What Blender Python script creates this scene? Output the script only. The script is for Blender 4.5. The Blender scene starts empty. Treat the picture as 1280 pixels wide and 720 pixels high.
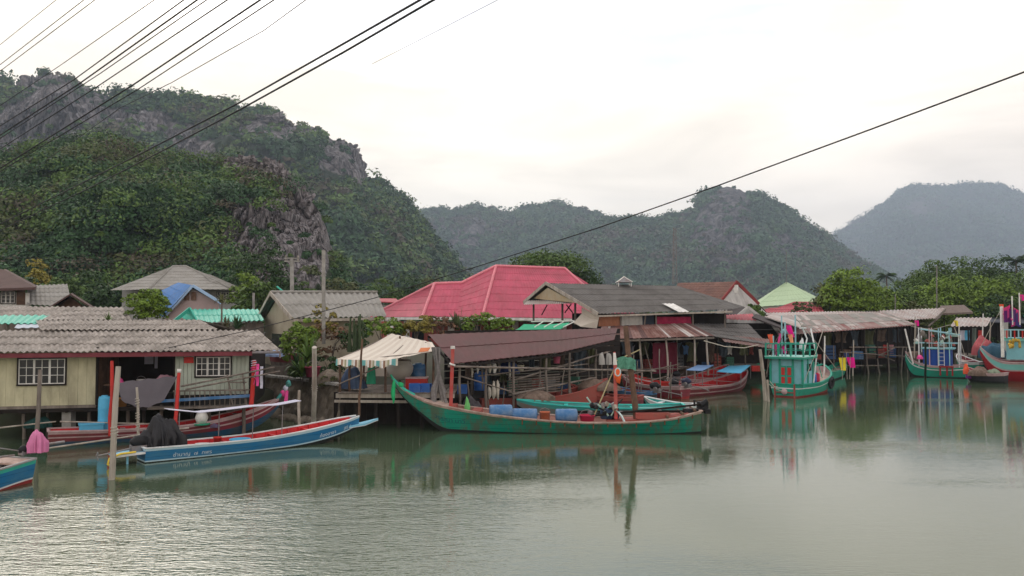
import bpy, math, random
import numpy as np
from mathutils import Vector, Matrix, noise
R = random.Random(7)
NR = np.random.default_rng(11)
S = bpy.context.scene
COL = S.collection
V = Vector
# ------------------------------------------------------------------ camera: 5 m above the water, horizon at y=398 of a 1280x720 frame
H = 5.0; F = 1000.0; PITCH = math.atan(38/F)
cd = bpy.data.cameras.new('camera'); cam = bpy.data.objects.new('camera', cd); COL.objects.link(cam)
cam.location = (0, 0, H); cam.rotation_euler = (math.pi/2+PITCH, 0, 0)
cd.sensor_width = 36; cd.lens = 36*F/1280; cd.clip_start = .1; cd.clip_end = 12000
S.camera = cam
cp, sp = math.cos(PITCH), math.sin(PITCH)
def P(px, py, Y):
    dx, dz = (px-640)/F, (360-py)/F
    d = V((dx, cp-dz*sp, sp+dz*cp)); k = Y/d.y
    return V((d.x*k, Y, H+d.z*k))
def G(px, Y, z):                       # column px, depth Y, height z
    zc = Y*cp+(z-H)*sp
    return V(((px-640)/F*zc, Y, z))
def W(px, py, z=0.0):                  # column px, row py, on the level z
    dx, dz = (px-640)/F, (360-py)/F
    d = V((dx, cp-dz*sp, sp+dz*cp)); k = (z-H)/d.z
    return V((d.x*k, d.y*k, z))
PX = P; GX = G
# ------------------------------------------------------------------ materials
MATS = {}
def M(name, col, rough=.75, var=.2, scale=2.0, metal=0, bump=.3, bscale=30, dirt=None, dscale=1.2, damt=.5, stretch=(1,1,1), island=0, spec=.18, dsharp=.12, planks=0):
    if name in MATS: return MATS[name]
    m = bpy.data.materials.new(name); MATS[name] = m; m.use_nodes = True
    nt = m.node_tree; N = nt.nodes; L = nt.links; b = N['Principled BSDF']
    b.inputs['Roughness'].default_value = rough; b.inputs['Metallic'].default_value = metal
    b.inputs['Specular IOR Level'].default_value = spec
    tc = N.new('ShaderNodeTexCoord'); mp = N.new('ShaderNodeMapping'); mp.inputs['Scale'].default_value = stretch
    L.new(tc.outputs['Object'], mp.inputs['Vector'])
    n1 = N.new('ShaderNodeTexNoise'); n1.inputs['Scale'].default_value = scale; n1.inputs['Detail'].default_value = 5; n1.inputs['Roughness'].default_value = .65
    L.new(mp.outputs[0], n1.inputs['Vector'])
    mr = N.new('ShaderNodeMapRange'); mr.inputs['From Min'].default_value = .25; mr.inputs['From Max'].default_value = .75
    mr.inputs['To Min'].default_value = 1-var; mr.inputs['To Max'].default_value = 1+var
    L.new(n1.outputs['Fac'], mr.inputs['Value'])
    sc = N.new('ShaderNodeVectorMath'); sc.operation = 'SCALE'; sc.inputs[0].default_value = col[:3]
    L.new(mr.outputs[0], sc.inputs['Scale']); out = sc.outputs[0]
    if planks:
        sz = N.new('ShaderNodeSeparateXYZ'); L.new(tc.outputs['Object'], sz.inputs[0]); wz = N.new('ShaderNodeMath'); wz.operation = 'MULTIPLY_ADD'; L.new(n1.outputs['Fac'], wz.inputs[0]); wz.inputs[1].default_value = .02; L.new(sz.outputs[2], wz.inputs[2])
        md = N.new('ShaderNodeMath'); md.operation = 'PINGPONG'; md.inputs[1].default_value = planks/2; L.new(wz.outputs[0], md.inputs[0])
        pr = N.new('ShaderNodeMapRange'); pr.inputs['From Max'].default_value = .014; pr.inputs['To Min'].default_value = .45; L.new(md.outputs[0], pr.inputs[0])
        s3 = N.new('ShaderNodeVectorMath'); s3.operation = 'SCALE'; L.new(out, s3.inputs[0]); L.new(pr.outputs[0], s3.inputs['Scale']); out = s3.outputs[0]
    if island:
        g = N.new('ShaderNodeNewGeometry'); m2 = N.new('ShaderNodeMapRange'); m2.inputs['To Min'].default_value = 1-island; m2.inputs['To Max'].default_value = 1+island
        L.new(g.outputs['Random Per Island'], m2.inputs['Value'])
        s2 = N.new('ShaderNodeVectorMath'); s2.operation = 'SCALE'; L.new(out, s2.inputs[0]); L.new(m2.outputs[0], s2.inputs['Scale']); out = s2.outputs[0]
    if dirt:
        n2 = N.new('ShaderNodeTexNoise'); n2.inputs['Scale'].default_value = dscale; n2.inputs['Detail'].default_value = 8; n2.inputs['Roughness'].default_value = .7
        L.new(mp.outputs[0], n2.inputs['Vector'])
        r2 = N.new('ShaderNodeMapRange'); c = .62-.25*damt; r2.inputs['From Min'].default_value = c-dsharp; r2.inputs['From Max'].default_value = c+dsharp
        r2.inputs['To Max'].default_value = min(1, .5+damt*.5); L.new(n2.outputs['Fac'], r2.inputs['Value'])
        mx = N.new('ShaderNodeMix'); mx.data_type = 'RGBA'; L.new(r2.outputs[0], mx.inputs[0]); L.new(out, mx.inputs[6]); mx.inputs[7].default_value = (*dirt[:3], 1); out = mx.outputs[2]
    L.new(out, b.inputs['Base Color'])
    if bump:
        n3 = N.new('ShaderNodeTexNoise'); n3.inputs['Scale'].default_value = bscale; n3.inputs['Detail'].default_value = 3; L.new(mp.outputs[0], n3.inputs['Vector'])
        bm = N.new('ShaderNodeBump'); bm.inputs['Strength'].default_value = bump; bm.inputs['Distance'].default_value = .02
        L.new(n3.outputs['Fac'], bm.inputs['Height']); L.new(bm.outputs[0], b.inputs['Normal'])
    return m
RUST = (.13, .055, .03)
asb = M('asbestos_roof', (.35, .315, .285), .9, .22, 1.3, dirt=(.11, .095, .08), dscale=2.2, damt=.45, stretch=(1, .35, 1))
asb2 = M('old_grey_roof', (.165, .157, .15), .9, .25, .9, dirt=(.075, .07, .065), dscale=.9, damt=.55, stretch=(1, .4, 1))
asb3 = M('light_grey_roof', (.29, .28, .26), .9, .15, .5, dirt=(.15, .14, .12), dscale=.5, damt=.4)
cream = M('cream_paint', (.52, .49, .33), .7, .06, .8, dirt=(.24, .22, .15), dscale=1.1, damt=.5, stretch=(1, 1, .3), bump=.1)
palegreen = M('pale_green_paint', (.42, .47, .40), .7, .08, .8, dirt=(.2, .2, .16), dscale=1.3, damt=.3, stretch=(1, 1, .3), bump=.1)
maroon = M('maroon_fascia', (.17, .04, .05), .6, .15)
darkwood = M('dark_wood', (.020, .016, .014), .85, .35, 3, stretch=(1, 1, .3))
greywood = M('grey_wood', (.22, .19, .165), .9, .3, 3, dirt=(.07, .055, .045), dscale=2.2, damt=.45, stretch=(1, 1, .25))
palewood = M('pale_wood', (.42, .38, .33), .9, .2, 3, dirt=(.16, .13, .10), dscale=2.5, damt=.4, stretch=(1, 1, .2))
brownwood = M('brown_wood', (.15, .09, .06), .85, .3, 3, dirt=(.05, .035, .03), dscale=2, damt=.4)
concrete = M('concrete', (.36, .35, .33), .9, .15, 1.5, dirt=(.13, .12, .10), dscale=1, damt=.45)
white = M('white_paint', (.74, .73, .70), .6, .06, 1, dirt=(.33, .31, .28), dscale=1.5, damt=.25, bump=.1)
whitewall = M('stained_white_wall', (.55, .54, .52), .85, .1, .7, dirt=(.22, .21, .20), dscale=.8, damt=.45, stretch=(1, 1, .3))
glass = M('dark_glass', (.012, .014, .015), .12, .2, 2, bump=.05, bscale=3, spec=.28)
brownroof = M('dull_maroon_roof', (.105, .042, .043), .75, .16, .6, dirt=(.075, .045, .04), dscale=.7, damt=.35, stretch=(1, .3, 1))
pinkroof = M('pink_tile_roof', (.47, .085, .135), .65, .18, .7, dirt=(.30, .07, .09), dscale=.6, damt=.45, bump=.2, stretch=(1, .4, 1))
pinkcap = M('pink_ridge_cap', (.68, .22, .27), .6, .1, 1, dirt=(.5, .2, .22), damt=.3)
browntile = M('brown_tile', (.17, .085, .065), .8, .2, 1.5, dirt=(.08, .045, .04), damt=.4)
bluetin = M('blue_tin', (.06, .19, .46), .6, .1, .8, dirt=(.09, .14, .25), damt=.3)
turqtin = M('turquoise_tin', (.05, .40, .30), .55, .08, .8, dirt=(.05, .34, .26), damt=.25)
greentin = M('pale_green_tin', (.40, .52, .33), .6, .05, .3, dirt=(.33, .43, .28), damt=.2)
redtin = M('red_tin', (.42, .07, .09), .6, .12, .8, dirt=(.23, .05, .06), damt=.3)
rustwhite = M('white_sheet_roof', (.44, .415, .395), .7, .12, 1, dirt=(.28, .15, .12), dscale=1.1, damt=.35, stretch=(1, .3, 1))
rusttin = M('rusty_tin', (.17, .075, .06), .85, .3, 1.2, dirt=(.32, .25, .23), dscale=1.2, damt=.3, stretch=(1, .3, 1))
mixtin = M('rust_streaked_sheet', (.33, .31, .29), .8, .2, .5, dirt=(.22, .10, .09), dscale=.35, damt=.42, stretch=(1.2, .5, 1))
blk = M('black_rubber', (.018, .018, .02), .6, .3, 4)
blackbag = M('black_bag', (.014, .014, .017), .42, .3, 3, bump=.6, bscale=6, spec=.3)
steel = M('grey_steel', (.25, .25, .26), .5, .2, 3, metal=.4, dirt=RUST, dscale=3, damt=.35)
greencloth = M('green_netting', (.04, .28, .17), .8, .2, 3)
bluebarrel = M('blue_plastic', (.03, .12, .42), .45, .12, 2, dirt=(.10, .17, .3), dscale=2, damt=.2)
bluefade = M('faded_blue_plastic', (.06, .17, .36), .5, .15, 2, dirt=(.22, .28, .36), dscale=2, damt=.3)
skyblue = M('sky_blue_plastic', (.10, .42, .66), .5, .1, 2, dirt=(.1, .3, .42), damt=.2)
redpl = M('red_paint', (.52, .035, .03), .5, .12, 2, dirt=(.3, .05, .04), dscale=2, damt=.3)
dullred = M('faded_red_paint', (.36, .085, .07), .7, .2, 2, dirt=(.2, .09, .07), dscale=2, damt=.4)
orange = M('orange_plastic', (.75, .13, .04), .5, .1, 2)
pinkpl = M('pink_cloth', (.72, .08, .30), .75, .12, 3)
palepink = M('pale_pink_cover', (.58, .19, .36), .6, .15, 3, bump=.6, bscale=6)
yellow = M('yellow_plastic', (.72, .52, .06), .5, .1, 2)
lilac = M('lilac_cloth', (.52, .52, .62), .8, .08, 1.5, bump=.3, bscale=5)
greytarp = M('grey_tarp', (.085, .076, .085), .85, .15, 1, bump=.5, bscale=5)
rope = M('rope', (.45, .42, .36), .9, .2, 8)
wirem = M('cable_black', (.03, .03, .032), .6, .1)
netm = M('brown_net', (.17, .125, .10), .95, .4, 6, bump=.8, bscale=25)
stone = M('stone_wall', (.26, .225, .18), .95, .35, 1.6, dirt=(.10, .085, .065), dscale=1.4, damt=.5, bump=.8, bscale=12)
terracotta = M('magenta_pot', (.36, .06, .11), .7, .15, 2)
# boats
bblue = M('boat_blue', (.018, .15, .33), .5, .2, .8, dirt=(.07, .20, .30), dscale=2.2, damt=.32, bump=.15, planks=.21, stretch=(.5, 1, 1.6))
blblue = M('boat_light_blue', (.22, .50, .66), .5, .1, 1, bump=.1)
bwhite = M('boat_white', (.70, .72, .73), .5, .08, 1, dirt=(.35, .33, .32), dscale=2, damt=.2)
bred = M('boat_red', (.58, .025, .03), .45, .12, 1.5, dirt=(.35, .03, .03), dscale=2, damt=.3)
bgreen = M('boat_green', (.01, .21, .145), .55, .25, .8, dirt=(.10, .085, .055), dscale=1.8, damt=.42, stretch=(1, 1, .5), dsharp=.07, planks=.2)
bteal = M('boat_teal', (.04, .33, .31), .5, .12, 1, dirt=(.12, .20, .18), dscale=1.8, damt=.42, planks=.2)
bturq = M('boat_turquoise', (.05, .44, .34), .5, .12, 1, dirt=(.05, .28, .22), dscale=1.5, damt=.3)
bmaroon = M('boat_maroon', (.23, .035, .055), .5, .15, 1, dirt=(.14, .06, .05), damt=.4, planks=.2)
bpink = M('boat_pale_pink', (.52, .37, .38), .6, .1, 1, dirt=(.3, .2, .19), damt=.35)
bdeck = M('boat_deck_wood', (.48, .36, .31), .8, .2, 2, dirt=(.2, .13, .1), dscale=2.5, damt=.4)
bboot = M('boat_bottom_dark', (.02, .022, .022), .7, .3, 2)
bbootred = M('boat_bottom_red', (.25, .03, .03), .6, .2, 2)
letter = M('letter_paint', (.62, .72, .78), .6, .05)
letterdark = M('faded_dark_lettering', (.015, .08, .10), .6, .1)
# foliage
def leafmat(name, c, isl=.30, var=.35, sc=.25): return M(name, c, .65, var, sc, bump=0, island=isl, spec=.25)
lf_dark = leafmat('leaf_dark', (.030, .066, .018)); lf_mid = leafmat('leaf_mid', (.065, .115, .022)); lf_bright = leafmat('leaf_bright', (.115, .185, .022))
lf_yel = leafmat('leaf_yellow', (.22, .19, .03)); lf_olive = leafmat('leaf_olive', (.085, .10, .035)); lf_brown = leafmat('leaf_brown', (.17, .10, .06))
lf_hill = leafmat('leaf_hill', (.040, .068, .028), .5, .5, .04); lf_far = leafmat('leaf_far', (.048, .078, .034), .5, .5, .02)
bark = M('bark', (.14, .12, .10), .9, .3, 3, bump=.6)
# ------------------------------------------------------------------ mesh builder
class MB:
    def __init__(s): s.v = []; s.f = []; s.m = []; s.s = []; s.cur = 0; s.sm = False
    def add(s, vs, fs):
        b = len(s.v); s.v += [tuple(v) for v in vs]
        s.f += [tuple(i+b for i in f) for f in fs]; s.m += [s.cur]*len(fs); s.s += [s.sm]*len(fs); return s
    def box(s, c, d, rz=0, rx=0, ry=0):
        Rm = Matrix.Rotation(rz, 3, 'Z') @ Matrix.Rotation(ry, 3, 'Y') @ Matrix.Rotation(rx, 3, 'X'); c = V(c)
        vs = [c+Rm@V((x*d[0]/2, y*d[1]/2, z*d[2]/2)) for x in (-1, 1) for y in (-1, 1) for z in (-1, 1)]
        return s.add(vs, [(0, 1, 3, 2), (4, 6, 7, 5), (0, 4, 5, 1), (2, 3, 7, 6), (0, 2, 6, 4), (1, 5, 7, 3)])
    def beam(s, a, b, w, h=None, up=(0, 0, 1)):
        h = h or w; a = V(a); b = V(b); d = (b-a).normalized(); u = V(up)
        if abs(d.dot(u)) > .95: u = V((0, 1, 0))
        x = d.cross(u).normalized(); y = x.cross(d)
        vs = [p+x*i*w/2+y*j*h/2 for p in (a, b) for i, j in ((-1, -1), (1, -1), (1, 1), (-1, 1))]
        return s.add(vs, [(0, 3, 2, 1), (4, 5, 6, 7), (0, 1, 5, 4), (1, 2, 6, 5), (2, 3, 7, 6), (3, 0, 4, 7)])
    def tube(s, pts, r, n=7, caps=True):
        pts = [V(p) for p in pts]; k = len(pts); rs = r if isinstance(r, (list, tuple)) else [r]*k
        vs = []; ref = None; sm = s.sm; s.sm = True
        for i, p in enumerate(pts):
            d = (pts[min(i+1, k-1)]-pts[max(i-1, 0)]).normalized()
            if ref is None: ref = V((0, 0, 1)) if abs(d.z) < .9 else V((1, 0, 0))
            x = d.cross(ref).normalized(); y = x.cross(d); ref = y
            vs += [p+(x*math.cos(2*math.pi*j/n)+y*math.sin(2*math.pi*j/n))*rs[i] for j in range(n)]
        fs = [(i*n+j, i*n+(j+1) % n, (i+1)*n+(j+1) % n, (i+1)*n+j) for i in range(k-1) for j in range(n)]
        s.add(vs, fs); s.sm = False
        if caps: s.add(vs[:n], [tuple(range(n))[::-1]]); s.add(vs[-n:], [tuple(range(n))])
        s.sm = sm; return s
    def pole(s, a, b, r, bend=.015, seed=0):   # slightly crooked pole
        rr = random.Random(seed or R.random()); a = V(a); b = V(b); l = (b-a).length
        pts = [a.lerp(b, t)+V((rr.uniform(-1, 1), rr.uniform(-1, 1), 0))*bend*l*(0 if t in (0, 1) else 1) for t in (0, .25, .5, .75, 1)]
        return s.tube(pts, [r*1.12, r*1.05, r, r*.97, r*.88], 7)
    def grid(s, g, flip=False):
        m, n = len(g), len(g[0]); vs = [p for r_ in g for p in r_]
        fs = [(i*n+j, i*n+j+1, (i+1)*n+j+1, (i+1)*n+j) for i in range(m-1) for j in range(n-1)]
        if flip: fs = [f[::-1] for f in fs]
        return s.add(vs, fs)
    def slab(s, g, t):                        # thick sheet from a grid of points, t downwards
        m, n = len(g), len(g[0]); lo = [[V(p)-V((0, 0, t)) for p in r_] for r_ in g]
        s.grid(g); s.grid(lo, True)
        e = [(i, 0) for i in range(m)]+[(m-1, j) for j in range(1, n)]+[(i, n-1) for i in range(m-2, -1, -1)]+[(0, j) for j in range(n-2, 0, -1)]
        k = len(e); s.add([g[i][j] for i, j in e]+[lo[i][j] for i, j in e], [(a, (a+1) % k, (a+1) % k+k, a+k) for a in range(k)]); return s
    def quad(s, a, b, c, d, t=.03, n=1, m=1, sag=0):
        a, b, c, d = map(V, (a, b, c, d))     # a-b bottom edge, d-c top edge
        g = [[a.lerp(b, i/n).lerp(d.lerp(c, i/n), j/m)-V((0, 0, sag*4*(i/n)*(1-i/n)*.5+sag*4*(j/m)*(1-j/m)*.5)) for i in range(n+1)] for j in range(m+1)]
        return s.slab(g, t)
    def prism(s, poly, ext):                  # polygon (3D points) pushed along a vector
        n = len(poly); e = V(ext); a = [V(p) for p in poly]; b = [p+e for p in a]
        return s.add(a+b, [tuple(range(n)), tuple(range(2*n-1, n-1, -1))]+[(i, i+n, (i+1) % n+n, (i+1) % n) for i in range(n)])
    def lathe(s, prof, c, n=14, ax='z'):
        c = V(c); vs = []; sm = s.sm; s.sm = True
        for r_, z in prof:
            for j in range(n):
                a = 2*math.pi*j/n; p = (r_*math.cos(a), r_*math.sin(a), z)
                if ax == 'x': p = (z, p[0], p[1])
                if ax == 'y': p = (p[0], z, p[1])
                vs.append(c+V(p))
        k = len(prof); s.add(vs, [(i*n+j, i*n+(j+1) % n, (i+1)*n+(j+1) % n, (i+1)*n+j) for i in range(k-1) for j in range(n)])
        s.sm = sm; return s
    def blob(s, c, r, seed=1, amp=.25, n=14, fr=1.6, flat=None, crease=0):
        c = V(c); vs = []; m = n//2+1; sm = s.sm; s.sm = True
        for i in range(m+1):
            th = math.pi*i/m
            for j in range(n):
                a = 2*math.pi*j/n; d = V((math.sin(th)*math.cos(a), math.sin(th)*math.sin(a), math.cos(th)))
                k = 1+amp*noise.noise(d*fr+V((seed*7.3, seed*3.1, seed)))*1.6+amp*.4*noise.noise(d*fr*3+V((seed, 0, 5)))
                if crease: k += crease*(abs(noise.noise(d*fr*2.2+V((seed, 3, 1))))*1.5+abs(noise.noise(d*fr*5+V((1, seed, 1))))*.7-.35)
                p = V((d.x*r[0], d.y*r[1], d.z*r[2]))*k
                if flat is not None: p.z = max(p.z, flat)
                vs.append(c+p)
        s.add(vs, [(i*n+j, (i+1)*n+j, (i+1)*n+(j+1) % n, i*n+(j+1) % n) for i in range(m) for j in range(n)]); s.sm = sm; return s
    def corr(s, a, b, c, d, pitch=.18, amp=.022, rows=3, lip=.02, step=.035, jag=0, ppw=5, t=0):
        # corrugated sheets: a-b eave, d-c ridge; waves run up the slope, rows overlap downwards
        a, b, c, d = map(V, (a, b, c, d)); n = max(4, int((b-a).length/pitch)*ppw)
        nrm = (b-a).cross(d-a)
        if nrm.length < 1e-4: nrm = (b-a).cross(c-a)
        nrm.normalize()
        if nrm.z < 0: nrm = -nrm
        for r_ in range(rows):
            v0, v1 = r_/rows, (r_+1)/rows+(.03 if r_ < rows-1 else 0); g0 = []; g1 = []; g2 = []
            for i in range(n+1):
                u = i/n; w = math.cos(2*math.pi*i/ppw)*amp; j = (random.Random(int(i/ppw)*31+r_*77+int(a.x*10)).uniform(-1, 1)*jag) if jag else 0
                e, f = a.lerp(b, u), d.lerp(c, u)
                p0 = e.lerp(f, v0+j)+nrm*(w+step); p1 = e.lerp(f, min(1, v1))+nrm*w
                g0.append(p0); g1.append(p1); g2.append(p0-nrm*lip)
            s.sm = ppw > 3; s.grid([g0, g1]); s.sm = False; s.grid([g2, g0])
        return s
    def drape(s, c, rx, ry, h, seed=1, fold=.12, n=56, m=18, p=2.4, rz=0):
        # cloth thrown over a heap: domed top, creased skirt
        c = V(c); rr = random.Random(seed); g = []; sm = s.sm; s.sm = True; ca, sa = math.cos(rz), math.sin(rz)
        for i in range(m+1):
            r_ = i/m; row = []
            for j in range(n+1):
                a = 2*math.pi*(j % n)/n; e = V((math.cos(a), math.sin(a), 0)); k = noise.noise(e*1.3+V((seed, 2, 1)))
                f = fold*r_**1.5*(noise.noise(e*5.5+V((seed, seed, r_*1.2)))*1.8+noise.noise(e*12+V((seed, 9, r_*2)))*.9)
                w = (1+.35*k*r_+f); x, y = e.x*rx*w*min(1, r_*1.25)**.8, e.y*ry*w*min(1, r_*1.25)**.8
                q = V((x/rx, y/ry, seed))*1.7; cr_ = 1-abs(noise.noise(q))*1.2; z = h*((1-r_**p)*(.78+.35*noise.noise(V((x/rx*1.6, y/ry*1.6, seed*3))))+.13*cr_*(1-r_)+.05*abs(noise.noise(q*3.1)))
                row.append(c+V((x*ca-y*sa, x*sa+y*ca, z)))
            g.append(row)
        s.grid(g); s.sm = sm; return s
    def flip(s): s.f = [f[::-1] for f in s.f]; return s
MW = {}
def mesh(name, mb, mats):
    me = bpy.data.meshes.new(name); me.from_pydata(mb.v, [], mb.f)
    for m in (mats if isinstance(mats, (list, tuple)) else [mats]): me.materials.append(m)
    me.polygons.foreach_set('material_index', mb.m); me.polygons.foreach_set('use_smooth', mb.s); me.update(); return me
def meta(o, label=None, cat=None, group=None, kind=None):
    if label: o['label'] = label
    if cat: o['category'] = cat
    if group: o['group'] = group
    if kind: o['kind'] = kind
    return o
def root(name, label, cat, loc=(0, 0, 0), rz=0, group=None):
    o = bpy.data.objects.new(name, None); COL.objects.link(o); o.empty_display_size = .2
    o.location = loc; o.rotation_euler = (0, 0, rz); MW[o] = Matrix.Translation(V(loc)) @ Matrix.Rotation(rz, 4, 'Z')
    return meta(o, label, cat, group)
def part(name, mb, mats, par, label=None, local=False, kind=None):
    if not local:
        inv = MW[par].inverted(); mb.v = [tuple(inv@V(v)) for v in mb.v]
    o = bpy.data.objects.new(name, mesh(name, mb, mats)); COL.objects.link(o); o.parent = par; MW[o] = MW[par]
    return meta(o, label, kind=kind)
def solo(name, mb, mats, label=None, cat=None, group=None, kind=None):
    a = np.array(mb.v); c = V(((a[:, 0].min()+a[:, 0].max())/2, (a[:, 1].min()+a[:, 1].max())/2, a[:, 2].min()))
    if kind == 'structure': c = V((0, 0, 0))
    mb.v = [tuple(V(v)-c) for v in mb.v]
    o = bpy.data.objects.new(name, mesh(name, mb, mats)); COL.objects.link(o); o.location = c; MW[o] = Matrix.Translation(c)
    return meta(o, label, cat, group, kind)
def npmesh(name, vs, fs, mats):               # fast mesh of quads from numpy arrays
    me = bpy.data.meshes.new(name); nf = len(fs)
    me.vertices.add(len(vs)); me.vertices.foreach_set('co', vs.astype(np.float32).ravel())
    me.loops.add(nf*4); me.loops.foreach_set('vertex_index', fs.astype(np.int32).ravel())
    me.polygons.add(nf); me.polygons.foreach_set('loop_start', np.arange(nf, dtype=np.int32)*4)
    me.materials.append(mats); me.update(calc_edges=True); return me
# ------------------------------------------------------------------ leaves: many small leaf-clump faces
def leafquads(c, nrm, size, rng):
    n = len(c); t = rng.normal(size=(n, 3)); nn = nrm+rng.normal(size=(n, 3))*.55
    nn /= np.linalg.norm(nn, axis=1)[:, None]+1e-9
    x = np.cross(nn, t); x /= np.linalg.norm(x, axis=1)[:, None]+1e-9; y = np.cross(nn, x)
    s = (size*rng.uniform(.5, 1.6, n))[:, None]
    q = np.stack([c-x*s, c-y*s*.55, c+x*s, c+y*s*.55], 1).reshape(-1, 3)
    return q
def crown(c, r, clumps, per, size, rng, low=-.35, fill=.9):
    """clump centres over an uneven ellipsoid, leaves round each clump"""
    d = rng.normal(size=(clumps*3, 3)); d /= np.linalg.norm(d, axis=1)[:, None]; d = d[d[:, 2] > low][:clumps]
    k = rng.uniform(.35, 1.15, len(d))**.6
    cc = np.array(c)+d*np.array(r)*k[:, None]*fill
    cr = np.mean(r)*rng.uniform(.14, .40, len(d))
    e = rng.normal(size=(len(d), per, 3)); e /= np.linalg.norm(e, axis=2)[:, :, None]; e[:, :, 2] = np.where(e[:, :, 2] < -.3, -e[:, :, 2], e[:, :, 2])
    rad = rng.uniform(.5, 1, (len(d), per, 1))**.5
    pts = cc[:, None, :]+e*rad*cr[:, None, None]*np.array([1, 1, .7])
    nrm = e+np.array([0, 0, .4])
    return leafquads(pts.reshape(-1, 3), nrm.reshape(-1, 3), size, rng)
def leafobj(name, Q, mat, parent=None, **kw):
    Q = np.concatenate(Q) if isinstance(Q, list) else Q
    off = np.array(MW[parent].translation) if parent else np.zeros(3)
    me = npmesh(name, Q-off, np.arange(len(Q)).reshape(-1, 4), mat)
    o = bpy.data.objects.new(name, me); COL.objects.link(o)
    if parent: o.parent = parent; MW[o] = MW[parent]
    return meta(o, **kw)
def tree(name, label, base, h, r, mat, clumps=60, per=50, size=.16, group=None, seed=1, tz=.45, rz=None, cat='tree', lean=0):
    rng = np.random.default_rng(seed); b = V(base); rt = root(name, label, cat, b, group=group); rr = random.Random(seed)
    top = b+V((lean, 0, h*tz)); rzv = rz or h*(1-tz)*.55; cc = b+V((lean, 0, h-rzv))
    m = MB(); m.tube([b-V((0, 0, .3)), b.lerp(top, .5)+V((rr.uniform(-.1, .1)*r, 0, 0)), top], [h*.03, h*.022, h*.018], 7)
    for i in range(6):
        a = rr.uniform(0, 6.28); e = cc+V((math.cos(a)*r*.6, math.sin(a)*r*.6, rr.uniform(-.2, .6)*rzv)); s_ = b.lerp(top, rr.uniform(.65, 1))
        m.tube([s_, s_.lerp(e, .5)+V((0, 0, .1*r)), e], [h*.013, h*.008, h*.004], 5)
    part('trunk', m, bark, rt)
    leafobj('crown', [crown(cc, (r, r, rzv), clumps, per, size, rng)], mat, rt)
    return rt
# ------------------------------------------------------------------ light, sky
SUN_EL, SUN_AZ = math.radians(30), math.radians(-32)     # azimuth from +Y towards +X
w = bpy.data.worlds.new('World'); S.world = w; w.use_nodes = True
N = w.node_tree.nodes; L = w.node_tree.links; bg = N['Background']; bg.inputs['Strength'].default_value = .1
sky = N.new('ShaderNodeTexSky'); sky.sky_type = 'NISHITA'; sky.sun_disc = False; sky.sun_elevation = SUN_EL; sky.sun_rotation = SUN_AZ
sky.air_density = 1.0; sky.dust_density = 1.5; sky.ozone_density = 1.5
tc = N.new('ShaderNodeTexCoord'); mp = N.new('ShaderNodeMapping'); mp.inputs['Scale'].default_value = (1.2, 1.2, 5.5); mp.inputs['Location'].default_value = (2.3, .4, .2); mp.inputs['Rotation'].default_value = (0, math.radians(7), 0)
L.new(tc.outputs['Generated'], mp.inputs['Vector'])
n1 = N.new('ShaderNodeTexNoise'); n1.inputs['Scale'].default_value = 1.7; n1.inputs['Detail'].default_value = 7; n1.inputs['Roughness'].default_value = .55; n1.inputs['Distortion'].default_value = .3
L.new(mp.outputs[0], n1.inputs['Vector'])
mr = N.new('ShaderNodeMapRange'); mr.inputs['From Min'].default_value = .20; mr.inputs['From Max'].default_value = .34; mr.inputs['To Min'].default_value = .5; mr.inputs['To Max'].default_value = 1.0
sz_ = N.new('ShaderNodeSeparateXYZ'); L.new(tc.outputs['Generated'], sz_.inputs[0]); mi_ = N.new('ShaderNodeMath'); mi_.operation = 'MINIMUM'; L.new(sz_.outputs[2], mi_.inputs[0]); mi_.inputs[1].default_value = .34
ma_ = N.new('ShaderNodeMath'); ma_.operation = 'MULTIPLY_ADD'; L.new(mi_.outputs[0], ma_.inputs[0]); ma_.inputs[1].default_value = -2.1; ad_ = N.new('ShaderNodeMath'); ad_.inputs[1].default_value = .40; L.new(n1.outputs['Fac'], ad_.inputs[0]); L.new(ad_.outputs[0], ma_.inputs[2]); L.new(ma_.outputs[0], mr.inputs['Value'])
# thin high cloud: cream near the sun, cooler and greyer away from it
dt = N.new('ShaderNodeVectorMath'); dt.operation = 'DOT_PRODUCT'; dt.inputs[1].default_value = (math.sin(SUN_AZ)*math.cos(SUN_EL), math.cos(SUN_AZ)*math.cos(SUN_EL), math.sin(SUN_EL))
L.new(tc.outputs['Generated'], dt.inputs[0])
cr = N.new('ShaderNodeValToRGB'); L.new(dt.outputs['Value'], cr.inputs[0])
e = cr.color_ramp.elements; e[0].position = .0; e[0].color = (.97, .85, .74, 1); e[1].position = 1; e[1].color = (1.1, .98, .82, 1)
x = e.new(.55); x.color = (1.0, .89, .76, 1); x = e.new(.82); x.color = (1.05, .95, .80, 1)
sp_ = N.new('ShaderNodeSeparateXYZ'); L.new(tc.outputs['Generated'], sp_.inputs[0]); m9 = N.new('ShaderNodeMapRange'); m9.interpolation_type = 'SMOOTHSTEP'
for i_, q_ in enumerate((0, 0, .5, 11.2, 12.0)): m9.inputs[i_].default_value = q_
L.new(sp_.outputs[2], m9.inputs[0])
n7 = N.new('ShaderNodeTexNoise'); n7.inputs['Scale'].default_value = 2.6; n7.inputs['Detail'].default_value = 6; n7.inputs['Distortion'].default_value = .4; L.new(mp.outputs[0], n7.inputs['Vector'])
m7 = N.new('ShaderNodeMapRange'); L.new(n7.outputs['Fac'], m7.inputs[0])
for i_, q_ in ((1, .36), (2, .62), (3, .82), (4, 1.10)): m7.inputs[i_].default_value = q_
mm = N.new('ShaderNodeMath'); mm.operation = 'MULTIPLY'; L.new(m9.outputs[0], mm.inputs[0]); L.new(m7.outputs[0], mm.inputs[1])
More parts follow.
